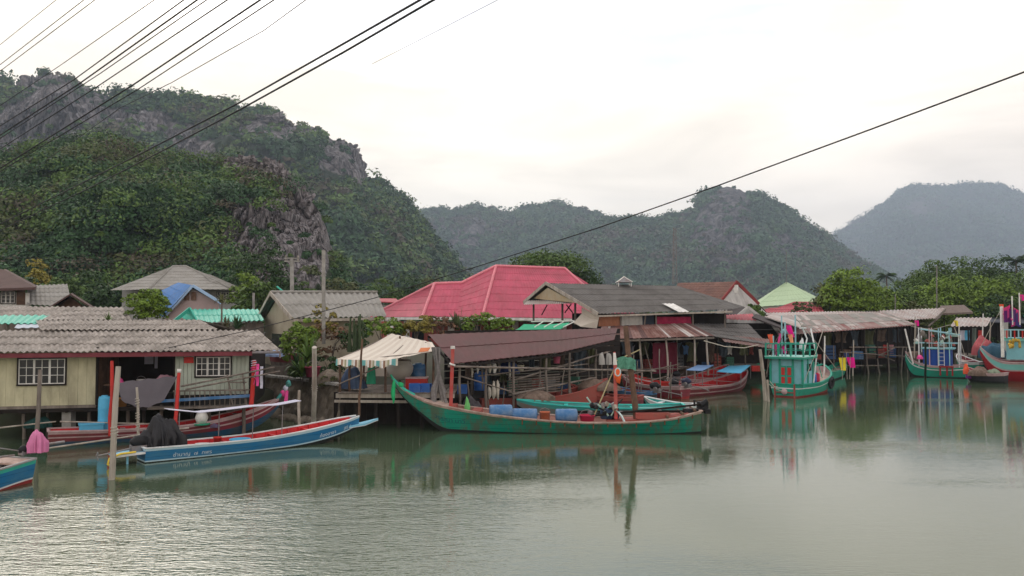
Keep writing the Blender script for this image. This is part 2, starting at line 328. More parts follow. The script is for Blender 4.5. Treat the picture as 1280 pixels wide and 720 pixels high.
sc = N.new('ShaderNodeVectorMath'); sc.operation = 'SCALE'; L.new(mm.outputs[0], sc.inputs['Scale']); L.new(cr.outputs[0], sc.inputs[0])
mx = N.new('ShaderNodeMix'); mx.data_type = 'RGBA'; L.new(mr.outputs[0], mx.inputs[0]); nb = N.new('ShaderNodeVectorMath'); nb.operation = 'SCALE'; nb.inputs['Scale'].default_value = 1.6; L.new(sky.outputs[0], nb.inputs[0]); L.new(nb.outputs[0], mx.inputs[6]); L.new(sc.outputs[0], mx.inputs[7])
L.new(mx.outputs[2], bg.inputs['Color'])
ld = bpy.data.lights.new('sun', 'SUN'); ld.energy = .5; ld.angle = math.radians(28); ld.color = (1, .93, .82)
lo = bpy.data.objects.new('sun', ld); COL.objects.link(lo)
lo.rotation_euler = V((math.sin(SUN_AZ)*math.cos(SUN_EL), math.cos(SUN_AZ)*math.cos(SUN_EL), math.sin(SUN_EL))).to_track_quat('Z', 'Y').to_euler()
lo.location = (0, 0, 60)
S.view_settings.view_transform = 'Standard'; S.view_settings.look = 'None'; S.view_settings.exposure = .66; S.view_settings.gamma = 1
S.cycles.use_denoising = True; S.cycles.max_bounces = 6; S.cycles.diffuse_bounces = 3; S.cycles.glossy_bounces = 3; S.cycles.volume_bounces = 0
S.cycles.sample_clamp_indirect = 8; S.cycles.caustics_reflective = False; S.cycles.caustics_refractive = False
# ------------------------------------------------------------------ haze
hz = MB(); hz.box((0, 2770, 424), (12000, 5740, 850))
hm = bpy.data.materials.new('haze_air'); hm.use_nodes = True; nt = hm.node_tree; nt.nodes.clear()
o_ = nt.nodes.new('ShaderNodeOutputMaterial'); pv = nt.nodes.new('ShaderNodeVolumePrincipled'); nt.links.new(pv.outputs[0], o_.inputs['Volume'])
pv.inputs['Density'].default_value = .0002; pv.inputs['Color'].default_value = (.66, .80, 1.0, 1); pv.inputs['Anisotropy'].default_value = 0
solo('haze', hz, hm, kind='stuff', label='thin pale blue haze lying over the far hills', cat='haze')
# ------------------------------------------------------------------ water
wm = bpy.data.materials.new('river_water'); wm.use_nodes = True; nt = wm.node_tree; N = nt.nodes; L = nt.links; b = N['Principled BSDF']
b.inputs['Roughness'].default_value = .035; b.inputs['IOR'].default_value = 1.58; b.inputs['Specular IOR Level'].default_value = .5
tc = N.new('ShaderNodeTexCoord')
def nz(scale, det, st=(1, 1, 1)):
    mp = N.new('ShaderNodeMapping'); mp.inputs['Scale'].default_value = st; L.new(tc.outputs['Object'], mp.inputs['Vector'])
    n = N.new('ShaderNodeTexNoise'); n.inputs['Scale'].default_value = scale; n.inputs['Detail'].default_value = det; L.new(mp.outputs[0], n.inputs['Vector']); return n.outputs['Fac']
cr = N.new('ShaderNodeValToRGB'); L.new(nz(.09, 4), cr.inputs[0]); e = cr.color_ramp.elements
e[0].position = .3; e[0].color = (.050, .078, .042, 1); e[1].position = .7; e[1].color = (.064, .094, .056, 1); L.new(cr.outputs[0], b.inputs['Base Color'])
# wind ripples: a patch at the near left and scattered streaks, calm elsewhere
sx = N.new('ShaderNodeSeparateXYZ'); L.new(tc.outputs['Object'], sx.inputs[0])
def mth(op, a, b_=0, clamp=False):
    n = N.new('ShaderNodeMath'); n.operation = op; n.use_clamp = clamp
    for i, q in enumerate((a, b_)):
        if isinstance(q, (int, float)): n.inputs[i].default_value = q
        else: L.new(q, n.inputs[i])
    return n.outputs[0]
def mrng(v, a, b_, c, d):
    n = N.new('ShaderNodeMapRange'); n.interpolation_type = 'SMOOTHSTEP'
    for i, q in enumerate((v, a, b_, c, d)):
        if i == 0: L.new(q, n.inputs[0])
        else: n.inputs[i].default_value = q
    return n.outputs[0]
patch = mth('MULTIPLY', mrng(sx.outputs[0], -3.5, 2.5, .42, 0), mrng(sx.outputs[1], 21, 24.5, 1, 0))
patch2 = mrng(nz(.11, 3, (.6, 1.6, 1)), .50, .70, 0, .16)
amt = mth('ADD', mth('ADD', patch, patch2), .045, True)
wave = mth('ADD', mth('MULTIPLY', nz(6.0, 2, (.75, 2.0, 1)), .5), mth('MULTIPLY', nz(1.7, 2, (.55, 1.5, 1)), .6))
bm = N.new('ShaderNodeBump'); bm.inputs['Distance'].default_value = .085; L.new(amt, bm.inputs['Strength']); L.new(wave, bm.inputs['Height'])
L.new(bm.outputs[0], b.inputs['Normal'])
m = MB(); m.grid([[(-900, -60, 0), (900, -60, 0)], [(-900, 420, 0), (900, 420, 0)]]); m.flip()
m.f = [tuple(reversed(f)) for f in m.f]
solo('river_water', m, wm, kind='structure')
# ------------------------------------------------------------------ land
BANK = [(-900, 44), (-60, 36.5), (-24, 36.8), (-14.5, 39), (-13.5, 43), (-8.4, 39.5), (-6, 38.6), (-1, 41), (5, 49), (10, 60), (17, 64), (27, 84), (42, 92), (60, 97), (120, 112), (900, 200)]
def bankY(x):
    for (x0, y0), (x1, y1) in zip(BANK, BANK[1:]):
        if x <= x1: return y0+(y1-y0)*(x-x0)/(x1-x0)
    return 200
def landz(x, y):
    d = y-bankY(x); n = noise.noise(V((x*.11, y*.11, 0)))
    return max(-.8, min(1.75, -.35+d*1.1, 1.1+max(0, d-5)*.1))+n*.25*min(1, max(0, d/4))+.3*min(1, max(0, (d-12)/20))
xs = sorted(set([-5900, -3200, -1500, -900, -500, -300, -200, -150, -110, -80, -60, -50]+[-40+1.6*i for i in range(76)]+[90, 100, 115, 130, 160, 200, 300, 500, 900, 1800, 3200, 5900]))
ds = [-1.5, -.5, .3, .8, 1.4, 2, 3, 5, 8, 12, 18, 26, 40, 60, 100, 180, 400, 900, 1800, 3300, 5300]
m = MB(); m.sm = True
m.grid([[(x, bankY(x)+d, landz(x, bankY(x)+d)) for x in xs] for d in ds]); m.flip(); m.f = [tuple(reversed(f)) for f in m.f]
gm = M('bank_earth', (.05, .042, .032), .95, .3, .6, dirt=(.03, .04, .02), dscale=.35, damt=.6, bump=.8, bscale=6)
solo('ground', m, gm, kind='structure')
# ------------------------------------------------------------------ hills
def interp(prof, px):
    if px <= prof[0][0]: return prof[0][1]
    for (a, b_), (c, d) in zip(prof, prof[1:]):
        if px <= c: return b_+(d-b_)*(px-a)/(c-a)
    return prof[-1][1]
def rockmat(name, rock, green, sc):
    m = bpy.data.materials.new(name); m.use_nodes = True; nt = m.node_tree; N = nt.nodes; L = nt.links; b = N['Principled BSDF']; b.inputs['Roughness'].default_value = .95; b.inputs['Specular IOR Level'].default_value = .15
    tc = N.new('ShaderNodeTexCoord'); mp = N.new('ShaderNodeMapping'); mp.inputs['Scale'].default_value = (1, 1, .28); L.new(tc.outputs['Object'], mp.inputs[0])
    def nz(vec, s, d, r=.65):
        n = N.new('ShaderNodeTexNoise'); n.inputs['Scale'].default_value = s; n.inputs['Detail'].default_value = d; n.inputs['Roughness'].default_value = r; L.new(vec, n.inputs['Vector']); return n.outputs['Fac']
    c1 = N.new('ShaderNodeValToRGB'); L.new(nz(mp.outputs[0], sc*7, 10, .72), c1.inputs[0]); e = c1.color_ramp.elements
    e[0].position = .36; e[0].color = (*[q*.18 for q in rock], 1); e[1].position = .66; e[1].color = (*rock, 1)
    x = e.new(.5); x.color = (rock[0]*.62, rock[1]*.58, rock[2]*.56, 1)
    vo = N.new('ShaderNodeTexVoronoi'); vo.feature = 'DISTANCE_TO_EDGE'; vo.inputs['Scale'].default_value = sc*5; dn_ = N.new('ShaderNodeTexNoise'); dn_.inputs['Scale'].default_value = sc*6; dn_.inputs['Detail'].default_value = 6; L.new(mp.outputs[0], dn_.inputs['Vector'])
    va = N.new('ShaderNodeVectorMath'); va.operation = 'MULTIPLY_ADD'; L.new(dn_.outputs['Color'], va.inputs[0]); va.inputs[1].default_value = (.22/sc,)*3; L.new(mp.outputs[0], va.inputs[2]); L.new(va.outputs[0], vo.inputs['Vector'])
    vr = N.new('ShaderNodeMapRange'); vr.inputs['From Max'].default_value = .14; vr.inputs['To Min'].default_value = .22; L.new(vo.outputs['Distance'], vr.inputs[0])
    vs_ = N.new('ShaderNodeVectorMath'); vs_.operation = 'SCALE'; L.new(c1.outputs[0], vs_.inputs[0]); L.new(vr.outputs[0], vs_.inputs['Scale'])
    c2 = N.new('ShaderNodeValToRGB'); L.new(nz(tc.outputs['Object'], sc*5, 6), c2.inputs[0]); e = c2.color_ramp.elements
    e[0].position = .35; e[0].color = (*[q*.5 for q in green], 1); e[1].position = .65; e[1].color = (*green, 1)
    at = N.new('ShaderNodeAttribute'); at.attribute_name = 'rock'
    ad = N.new('ShaderNodeMath'); ad.operation = 'ADD'; L.new(at.outputs['Fac'], ad.inputs[0])
    ms = N.new('ShaderNodeMapRange'); ms.inputs['To Min'].default_value = -.35; ms.inputs['To Max'].default_value = .35; L.new(nz(tc.outputs['Object'], sc*4, 6), ms.inputs[0]); ms.inputs['From Min'].default_value = .25; ms.inputs['From Max'].default_value = .75
    L.new(ms.outputs[0], ad.inputs[1])
    m2 = N.new('ShaderNodeMapRange'); m2.inputs['From Min'].default_value = .4; m2.inputs['From Max'].default_value = .6; L.new(ad.outputs[0], m2.inputs[0])
    mx = N.new('ShaderNodeMix'); mx.data_type = 'RGBA'; L.new(m2.outputs[0], mx.inputs[0]); L.new(c2.outputs[0], mx.inputs[6]); L.new(vs_.outputs[0], mx.inputs[7]); L.new(mx.outputs[2], b.inputs['Base Color'])
    bp = N.new('ShaderNodeBump'); bp.inputs['Strength'].default_value = 1; bp.inputs['Distance'].default_value = 1.0/sc*.05; L.new(nz(mp.outputs[0], sc*9, 10, .75), bp.inputs['Height']); L.new(bp.outputs[0], b.inputs['Normal'])
    return m
def hill(name, label, prof, Yr, Yb, rocks, sc, rmat, nu=220, nv=60, jag=3, rough=.05, trees=(2000, 4, 40, 1.1), lmat=None, seed=1, steep=1.0, rockbase=.0):
    """prof: skyline points; rocks: (px, py, rx, ry, strength) outcrops; trees: (count, radius, leaves, size)"""
    x0, x1 = prof[0][0], prof[-1][0]; Pn = np.zeros((nv+9, nu+1, 3)); RK = np.zeros((nv+9, nu+1))
    nn = lambda x, y, z: noise.fractal(V((x, y, z)), 1.0, 2.0, 5)
    for i in range(nu+1):
        px = x0+(x1-x0)*i/nu
        py = interp(prof, px)+jag*(nn(px*.045, seed, 0)*1.0+.5*nn(px*.2, seed, 3))
        y = Yr(px) if callable(Yr) else Yr
        top = P(px, py, y); zt = top.z
        for j in range(nv+9):
            v = j/nv
            if v <= 1:
                yy = Yb+(y-Yb)*v; z = zt*(v**steep); k = G(px, yy, 0)
                q = V((k.x, yy, z)); dn = nn(q.x*sc, q.y*sc, q.z*sc*1.6+seed)*rough*(zt+10)*math.sin(math.pi*min(1, v*1.02))**.7
                ridg = 1-abs(nn(q.x*sc*1.4+5, seed*3, q.z*sc*.3))*2
                dn += ridg*rough*.7*(zt+10)*math.sin(math.pi*min(1, v*1.02))+rough*.5*(zt+10)*math.sin(math.pi*v)*abs(nn(q.x*sc*5, seed, q.z*sc*1.2)); q_x, q_z = q.x, q.z
                py_ = 398-(q.z-H)/max(q.y, 1)*F; rr_ = max([0]+[st*(1.15-(((px-a)/rx)**2+((py_-c)/ry)**2)*.75) for a, c, rx, ry, st in rocks]); dn += min(1.2, max(rr_, rockbase))*rough*(zt+10)*math.sin(math.pi*min(1, v))*(.9*abs(nn(q_x*sc*9, seed+4, q_z*sc*2.2))+.5*abs(nn(q_x*sc*22, seed+9, q_z*sc*7))-.25)
                q.y -= dn*2.2; q.z += dn*.5
                kx = q.y/yy; zc = q.y*cp; scx = ((px-640)/F)*zc; q.x = scx
            else:
                b_ = (j-nv)/8; yy = y+(y-Yb)*b_*.9; q = V((top.x*(1+.1*b_), yy, zt*(1-b_)-2*b_))
            Pn[j, i] = q
            # rock share at this point
            ppx, ppy = px, 398-(q.z-H)/max(q.y, 1)*F
            r_ = rockbase
            for a, c, rx, ry, st in rocks:
                dd = ((ppx-a)/rx)**2+((ppy-c)/ry)**2
                r_ = max(r_, st*(1.15-dd*.75))
            RK[j, i] = r_
    vs = Pn.reshape(-1, 3); n = nu+1
    fs = np.array([(j*n+i, j*n+i+1, (j+1)*n+i+1, (j+1)*n+i) for j in range(nv+8) for i in range(nu)])
    me = npmesh(name, vs, fs, rmat); me.polygons.foreach_set('use_smooth', [rough < .04]*len(fs))
    at = me.attributes.new('rock', 'FLOAT', 'POINT'); at.data.foreach_set('value', RK.ravel().astype(np.float32))
    o = bpy.data.objects.new(name, me); COL.objects.link(o); meta(o, kind='structure')
    # woods on it
    rng = np.random.default_rng(seed); cnt, rad, per, size = trees; Q = []; MI = []
    tries = 0; placed = 0
    while placed < cnt and tries < cnt*6:
        tries += 1
        u = rng.uniform(0, nu-1); v = rng.uniform(0, 1)**.85*nv
        if rng.random() < .12: v = nv-rng.uniform(0, .8)
        i, j = int(u), min(int(v), nv-1); p = Pn[j, i]*(1-(v-j))+Pn[j+1, i]*(v-j); p = p*(1-(u-i))+(Pn[j, i+1]*(1-(v-j))+Pn[j+1, i+1]*(v-j))*(u-i)
        rk = RK[j, i]+.8*noise.noise(V(p)*sc*4)
        if rk > .5 and rng.random() < (.80 if rk < .9 else .93): continue
        placed += 1
        r_ = rad*min(2.4, math.exp(rng.normal(-.15, .5)))*(.6 if rk > .5 else 1)
        e = rng.normal(size=(per, 3)); e /= np.linalg.norm(e, axis=1)[:, None]; e[:, 2] = np.abs(e[:, 2])*1.1-.15
        pts = p+np.array([0, 0, r_*.2])+e*r_*rng.uniform(.65, 1.1, (per, 1))*np.array([1, 1, .75])
        Q.append(leafquads(pts, e+np.array([0, 0, .25]), size, rng))
        k = noise.noise(V(p)*sc*2.2)+.55*rng.normal()*.5; MI.append(0 if k < .02 else (1 if k < .40 else (2 if rng.random() < .6 else 3)))
    o = leafobj('woodland', Q, lmat[0], kind='stuff', label=label, cat='woodland')
    for q in lmat[1:]: o.data.materials.append(q)
    o.data.polygons.foreach_set('material_index', np.repeat(np.array(MI, dtype=np.int32), per))
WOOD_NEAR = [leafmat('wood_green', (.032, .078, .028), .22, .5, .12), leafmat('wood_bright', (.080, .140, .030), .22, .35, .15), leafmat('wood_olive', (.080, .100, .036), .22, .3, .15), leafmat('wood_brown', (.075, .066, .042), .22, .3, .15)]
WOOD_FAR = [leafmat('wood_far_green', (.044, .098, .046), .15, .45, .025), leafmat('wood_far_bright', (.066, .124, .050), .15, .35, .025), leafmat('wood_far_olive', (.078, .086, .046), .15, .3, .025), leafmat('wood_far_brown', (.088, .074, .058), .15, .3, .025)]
krock = rockmat('limestone_near', (.34, .325, .34), (.032, .050, .022), .12)
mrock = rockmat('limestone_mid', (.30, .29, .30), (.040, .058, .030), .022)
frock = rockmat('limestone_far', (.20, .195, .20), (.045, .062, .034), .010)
hill('front_hill', 'dense dark green woods on the near hill at left', [(-260, 205), (-60, 195), (0, 206), (40, 196), (85, 187), (120, 182), (150, 190), (180, 203), (230, 208), (265, 214), (285, 207), (322, 209), (350, 213), (365, 236), (385, 256), (398, 264), (408, 288), (416, 322), (424, 362), (432, 392)],
     190, 112, [(352, 315, 54, 66, 1.75), (306, 209, 20, 15, 1.9), (346, 219, 17, 18, 1.8), (390, 300, 22, 58, 1.7), (125, 262, 9, 14, 1.5), (305, 290, 30, 45, 1.2)], .03, krock, nu=340, nv=150, jag=3, rough=.06, trees=(2700, 2.2, 250, .28), lmat=WOOD_NEAR, seed=3, steep=.85)
hill('long_ridge', 'hazy woods along the long limestone ridge at upper left', [(-260, 150), (-120, 128), (0, 104), (30, 104), (43, 93), (75, 97), (100, 109), (125, 120), (170, 124), (240, 127), (300, 139), (340, 145), (360, 153), (400, 165), (420, 174), (432, 184), (445, 198), (452, 217), (470, 230), (500, 254), (530, 287), (550, 314), (575, 345), (605, 380), (620, 396)],
     780, 480, [(70, 130, 70, 50, .95), (20, 160, 60, 55, .95), (425, 190, 34, 26, 1.2), (448, 212, 16, 22, 1.5), (230, 190, 40, 40, .8), (160, 150, 60, 25, .8), (340, 160, 60, 18, .9), (210, 168, 16, 18, 1.2)], .0075, mrock, nu=300, nv=90, jag=5, rough=.055, trees=(6500, 6.0, 60, 1.65), lmat=WOOD_NEAR, seed=5, rockbase=.22)
hill('middle_ridge', 'bluish woods on the low double ridge beyond the pink roof', [(420, 330), (470, 300), (515, 270), (545, 264), (562, 268), (590, 261), (615, 263), (622, 268), (640, 269), (655, 263), (690, 257), (725, 261), (745, 269), (760, 277), (800, 300), (850, 340), (900, 380)],
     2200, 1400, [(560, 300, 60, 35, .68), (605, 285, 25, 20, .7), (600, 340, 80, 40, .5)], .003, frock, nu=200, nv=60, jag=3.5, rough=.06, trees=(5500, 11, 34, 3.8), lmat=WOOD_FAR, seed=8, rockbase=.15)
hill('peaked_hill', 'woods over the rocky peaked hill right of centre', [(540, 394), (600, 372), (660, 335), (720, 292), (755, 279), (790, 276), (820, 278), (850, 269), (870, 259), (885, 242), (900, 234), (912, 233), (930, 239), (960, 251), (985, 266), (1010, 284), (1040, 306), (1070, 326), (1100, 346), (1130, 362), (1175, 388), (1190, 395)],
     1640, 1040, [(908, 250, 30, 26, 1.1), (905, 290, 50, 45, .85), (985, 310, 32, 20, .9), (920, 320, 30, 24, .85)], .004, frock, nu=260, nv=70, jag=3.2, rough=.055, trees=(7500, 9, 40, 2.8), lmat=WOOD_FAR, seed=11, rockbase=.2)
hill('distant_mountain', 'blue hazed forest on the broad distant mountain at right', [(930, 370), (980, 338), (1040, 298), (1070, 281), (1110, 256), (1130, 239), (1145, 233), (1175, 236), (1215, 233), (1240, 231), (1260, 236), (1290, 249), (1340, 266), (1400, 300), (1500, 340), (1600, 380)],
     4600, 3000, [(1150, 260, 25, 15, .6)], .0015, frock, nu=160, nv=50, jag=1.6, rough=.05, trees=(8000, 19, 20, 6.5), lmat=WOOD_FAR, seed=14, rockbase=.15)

def crag(px, py, Y, r, mat, seed):
    m = MB(); m.blob((0, 0, 0), r, seed, .35, 56, 1.3, crease=.55); rr = random.Random(seed)
    for k in range(3): m.blob((rr.uniform(-.8, .8)*r[0], rr.uniform(-.3, .3)*r[1], rr.uniform(-.6, .3)*r[2]), (r[0]*.5, r[1]*.5, r[2]*rr.uniform(.5, .9)), seed+k+1, .35, 40, 1.5, crease=.5)
    me = mesh('limestone_crag', m, mat); me.polygons.foreach_set('use_smooth', [False]*len(me.polygons)); at = me.attributes.new('rock', 'FLOAT', 'POINT'); at.data.foreach_set('value', [1.5]*len(me.vertices))
    o = bpy.data.objects.new('limestone_crag', me); COL.objects.link(o); o.location = P(px, py, Y); meta(o, kind='structure')
for i, (px, py, Y, r) in enumerate([(304, 211, 180, (3.6, 3, 2.2)), (341, 217, 178, (2.6, 3, 2.6)), (352, 229, 174, (2.2, 3, 3.0)), (124, 266, 150, (.9, 1.5, 2.4)), (372, 262, 172, (3, 3, 4.5)), (335, 262, 160, (4, 3, 3.2)), (392, 318, 172, (2.4, 3, 6)), (312, 300, 146, (2.6, 2, 4))]): crag(px, py, Y, r, krock, 40+i)
for i, (px, py, Y, r) in enumerate([(443, 216, 765, (8, 10, 16)), (428, 194, 770, (13, 10, 10)), (54, 120, 765, (16, 12, 16)), (340, 152, 765, (12, 10, 6)), (447, 236, 755, (7, 10, 14)), (92, 120, 765, (12, 10, 9))]): crag(px, py, Y, r, mrock, 60+i)
# ------------------------------------------------------------------ building helpers
class Wall:
    """vertical plane through two columns; px picks a place along it"""
    def __init__(s, pa, Ya, pb, Yb):
        s.a = G(pa, Ya, 3); s.b = G(pb, Yb, 3); s.a.z = s.b.z = 0; s.d = (s.b-s.a).normalized(); s.n = V((s.d.y, -s.d.x, 0))   # n faces the river
    def at(s, px, z, off=0):
        k = (px-640)/F*cp; t = (k*s.a.y-s.a.x)/(s.d.x-k*s.d.y); p = s.a+s.d*t+s.n*off; p.z = z; return p
    def z(s, px, py): return PX(px, py, s.at(px, 0).y).z
    def box(s, mb, p0, p1, z0, z1, t=.1, off=0):
        a, b = s.at(p0, z0, off), s.at(p1, z0, off); e = s.n*-t; u = V((0, 0, z1-z0))
        return mb.add([a, b, b+e, a+e, a+u, b+u, b+e+u, a+e+u], [(0, 1, 5, 4), (1, 2, 6, 5), (2, 3, 7, 6), (3, 0, 4, 7), (4, 5, 6, 7), (3, 2, 1, 0)])
    def boards(s, mb, p0, p1, z0, z1, w=.2, t=.03, off=0, vert=True, gap=.012):
        a, b = s.at(p0, 0, off), s.at(p1, 0, off); L_ = (b-a).length; e = s.n*-t
        if vert:
            n = max(1, int(L_/w))
            for i in range(n):
                q0, q1 = a+s.d*(L_*i/n+gap/2), a+s.d*(L_*(i+1)/n-gap/2); j = s.n*R.uniform(0, .008)
                mb.prism([q0+j+V((0, 0, z0)), q1+j+V((0, 0, z0)), q1+j+V((0, 0, z1)), q0+j+V((0, 0, z1))], e)
        else:
            n = max(1, int((z1-z0)/w))
            for i in range(n):
                y0, y1 = z0+(z1-z0)*i/n+gap/2, z0+(z1-z0)*(i+1)/n-gap/2; j = s.n*R.uniform(0, .008)
                mb.prism([a+j+V((0, 0, y0)), b+j+V((0, 0, y0)), b+j+V((0, 0, y1)), a+j+V((0, 0, y1))], e)
        return mb
def window(par, wl, p0, p1, y0, y1, leaves=3, rows=3, cols=2, frm=white, off=.0, outer=darkwood):
    z1, z0 = wl.z((p0+p1)/2, y0), wl.z((p0+p1)/2, y1); a, b = wl.at(p0, 0, off), wl.at(p1, 0, off); L_ = (b-a).length; m = MB(); m.cur = 0
    def bar(u0, u1, w0, w1, o, t):
        q = a+wl.d*u0+wl.n*o; r_ = a+wl.d*u1+wl.n*o
        m.prism([q+V((0, 0, w0)), r_+V((0, 0, w0)), r_+V((0, 0, w1)), q+V((0, 0, w1))], wl.n*-t)
    f = .038; m.cur = 1
    bar(-.06, L_+.06, z1, z1+.06, .05, .07); bar(-.06, L_+.06, z0-.07, z0, .07, .09); bar(-.06, 0, z0, z1, .05, .07); bar(L_, L_+.06, z0, z1, .05, .07)
    m.cur = 0; lw = L_/leaves
    for i in range(leaves):
        u = i*lw
        bar(u+.004, u+f, z0, z1, .04, .04); bar(u+lw-f, u+lw-.004, z0, z1, .04, .04); bar(u+f, u+lw-f, z1-f, z1-.002, .038, .04); bar(u+f, u+lw-f, z0+.002, z0+f, .038, .04)
        for c in range(1, cols): x_ = u+f+(lw-2*f)*c/cols; bar(x_-.011, x_+.011, z0+f, z1-f, .032, .02)
        for c in range(1, rows): y_ = z0+f+(z1-z0-2*f)*c/rows; bar(u+f, u+lw-f, y_-.011, y_+.011, .034, .02)
    fr = part('window', m, [frm, outer], par)
    m = MB(); q = a+wl.n*.012; r_ = b+wl.n*.012
    m.prism([q+V((0, 0, z0)), r_+V((0, 0, z0)), r_+V((0, 0, z1)), q+V((0, 0, z1))], wl.n*-.01); part('pane', m, glass, fr)
    return fr
def posts(par, lst, mat, name='post', r=.06, square=False):
    for (px, Y, z0, z1, *x) in lst:
        m = MB(); dx = x[0] if x else 0; a = G(px, Y, z0); b = G(px+dx, Y, z1); a.z = z0; b.z = z1
        if square: m.beam(a, b, r*2, r*2, up=(0, 1, 0))
        else: m.pole(a, b, r, .012)
        part(name, m, mat, par)
def ridgecap(mb, a, b, r=.12, n=None):
    a, b = V(a), V(b); n = n or max(2, int((b-a).length/.35)); d = (b-a)/n
    for i in range(n): mb.tube([a+d*i, a+d*(i+1)+d*.12], [r, r*.82], 8)
# ------------------------------------------------------------------ left stilt house
h = root('stilt_house', 'cream and pale green stilt house with a grey corrugated roof at the left', 'house', G(120, 34, 0))
WL = Wall(-60, 32.3, 314, 34.7)
m = MB(); WL.boards(m, -60, 121, 1.42, 3.72, .32, .05, gap=.006); m.cur = 1; WL.box(m, 121.2, 124, 1.4, 3.8, .1, .02); m.cur = 2; WL.box(m, -60, 122, 1.30, 1.415, .08, .03); part('cream_wall', m, [cream, darkwood, greywood], h)
m = MB(); WL.boards(m, 220, 312, 1.75, 3.72, .16, .05); m.cur = 1; WL.box(m, 218, 220, 1.3, 3.8, .1, .02); WL.box(m, 312.2, 314, 1.3, 3.8, .1, .02); part('green_wall', m, [palegreen, darkwood], h)
window(h, WL, 25, 83, 448.5, 480); window(h, WL, 246, 289, 446, 470, rows=3)
m = MB(); f0, f1 = WL.at(-60, 1.28), WL.at(314, 1.28); bk = WL.n*-6.5
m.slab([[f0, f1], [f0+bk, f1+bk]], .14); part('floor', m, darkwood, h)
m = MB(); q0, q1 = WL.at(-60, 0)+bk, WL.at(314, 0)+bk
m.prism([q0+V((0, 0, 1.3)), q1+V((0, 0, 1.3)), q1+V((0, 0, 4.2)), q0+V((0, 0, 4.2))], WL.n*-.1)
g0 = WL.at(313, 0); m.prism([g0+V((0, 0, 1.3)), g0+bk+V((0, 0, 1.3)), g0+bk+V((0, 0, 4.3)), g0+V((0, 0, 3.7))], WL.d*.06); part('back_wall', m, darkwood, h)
m = MB()  # partition of the open room
a = WL.at(122, 0); m.prism([a+V((0, 0, 1.3)), a+WL.n*-3.4+V((0, 0, 1.3)), a+WL.n*-3.4+V((0, 0, 4.1)), a+V((0, 0, 3.7))], WL.d*-.06); part('partition', m, brownwood, h); m = MB()
a = WL.at(219, 0); m.prism([a+V((0, 0, 1.3)), a+WL.n*-3.4+V((0, 0, 1.3)), a+WL.n*-3.4+V((0, 0, 4.1)), a+V((0, 0, 3.7))], WL.d*.06); part('partition', m, brownwood, h)
rf = MB(); E0, E1 = WL.at(-60, 3.62, .75), WL.at(352, 3.66, .75); E0.z = 3.63; E1.z = 3.62
T0, T1 = P(-60, 413, 36.1), P(322, 413, 38.0); T0.z = 4.46; T1.z = 4.44
rf.corr(E0, E1, T1, T0, .23, .032, 3, lip=.02, jag=.012, ppw=8)
U0, U1 = P(50, 413.5, 36.3), P(272, 413.5, 37.7); X0, X1 = P(44, 400, 39.3), P(248, 400, 40.5)
rf.corr(U0+V((0, 0, .03)), U1+V((0, 0, .03)), X1, X0, .23, .032, 2, lip=.02, jag=.012, ppw=8)
B0, B1 = X0+V((-.3, 4.5, -1.2)), X1+V((2.5, 4.5, -1.2)); rf.corr(B0, B1, X1, X0, .25, .03, 2)
rfo = part('roof', rf, asb, h)
m = MB(); WL.box(m, -60, 318, 3.42, 3.60, .05, .70); part('fascia', m, maroon, h)
m = MB(); a, b = WL.at(318, 3.55, .72), WL.at(352, 3.56, .72); m.tube([a, b], .06, 8); m.tube([b, b+V((0, 0, -.25))], .04, 8); part('gutter', m, steel, h)
posts(h, [(-30, 33.2, -.6, 1.3), (30, 33.4, -.6, 1.3), (60, 36.5, -.6, 1.3), (112, 34, -.6, 1.3), (160, 34.3, -.6, 1.3), (202, 34.4, -.6, 1.3), (262, 34.7, -.6, 1.3), (305, 34.9, -.6, 1.3), (20, 38.5, -.3, 1.3), (180, 38.5, -.3, 1.3), (240, 38.6, -.3, 1.3)], greywood, 'stilt', .08)
posts(h, [(86, 33.6, -.6, 1.28), (290, 37, -.6, 1.28)], concrete, 'concrete_pillar', .19, True)
m = MB(); a = WL.at(126, 1.3, -.4)  # under-floor joists
for k in range(14): p = WL.at(-50+k*27, 1.18); m.beam(p, p+bk, .07, .14)
part('joists', m, darkwood, h)
m = MB()  # front veranda rail and blue beam
for k in range(15):
    p = WL.at(222+k*6.2, 1.3, .35); m.beam(p, p+V((0, 0, .62)), .035, .035)
m.beam(WL.at(220, 1.95, .35), WL.at(314, 1.95, .35), .06, .06); m.cur = 1; m.beam(WL.at(196, 1.55, .55), WL.at(318, 1.72, .55), .09, .12); part('railing', m, [greywood, bluefade], h)
m = MB(); m.slab([[WL.at(190, 1.3, .6), WL.at(326, 1.3, .6)], [WL.at(190, 1.3, 0), WL.at(326, 1.3, 0)]], .08); part('veranda_deck', m, greywood, h)
m = MB(); WL.box(m, 231, 243, 3.1, 3.36, .01, .06); part('red_notice', m, redpl, h)
m = MB(); WL.box(m, 158, 170, 2.9, 3.5, .03, -3.3); WL.box(m, 172, 176, 2.7, 3.5, .03, -3.3); part('doorway_curtain', m, lilac, h)
m = MB(); a = WL.at(128, 2.2, -.6); b = WL.at(216, 2.2, -.6); m.beam(a, b, .5, .05); part('shelf', m, brownwood, h)
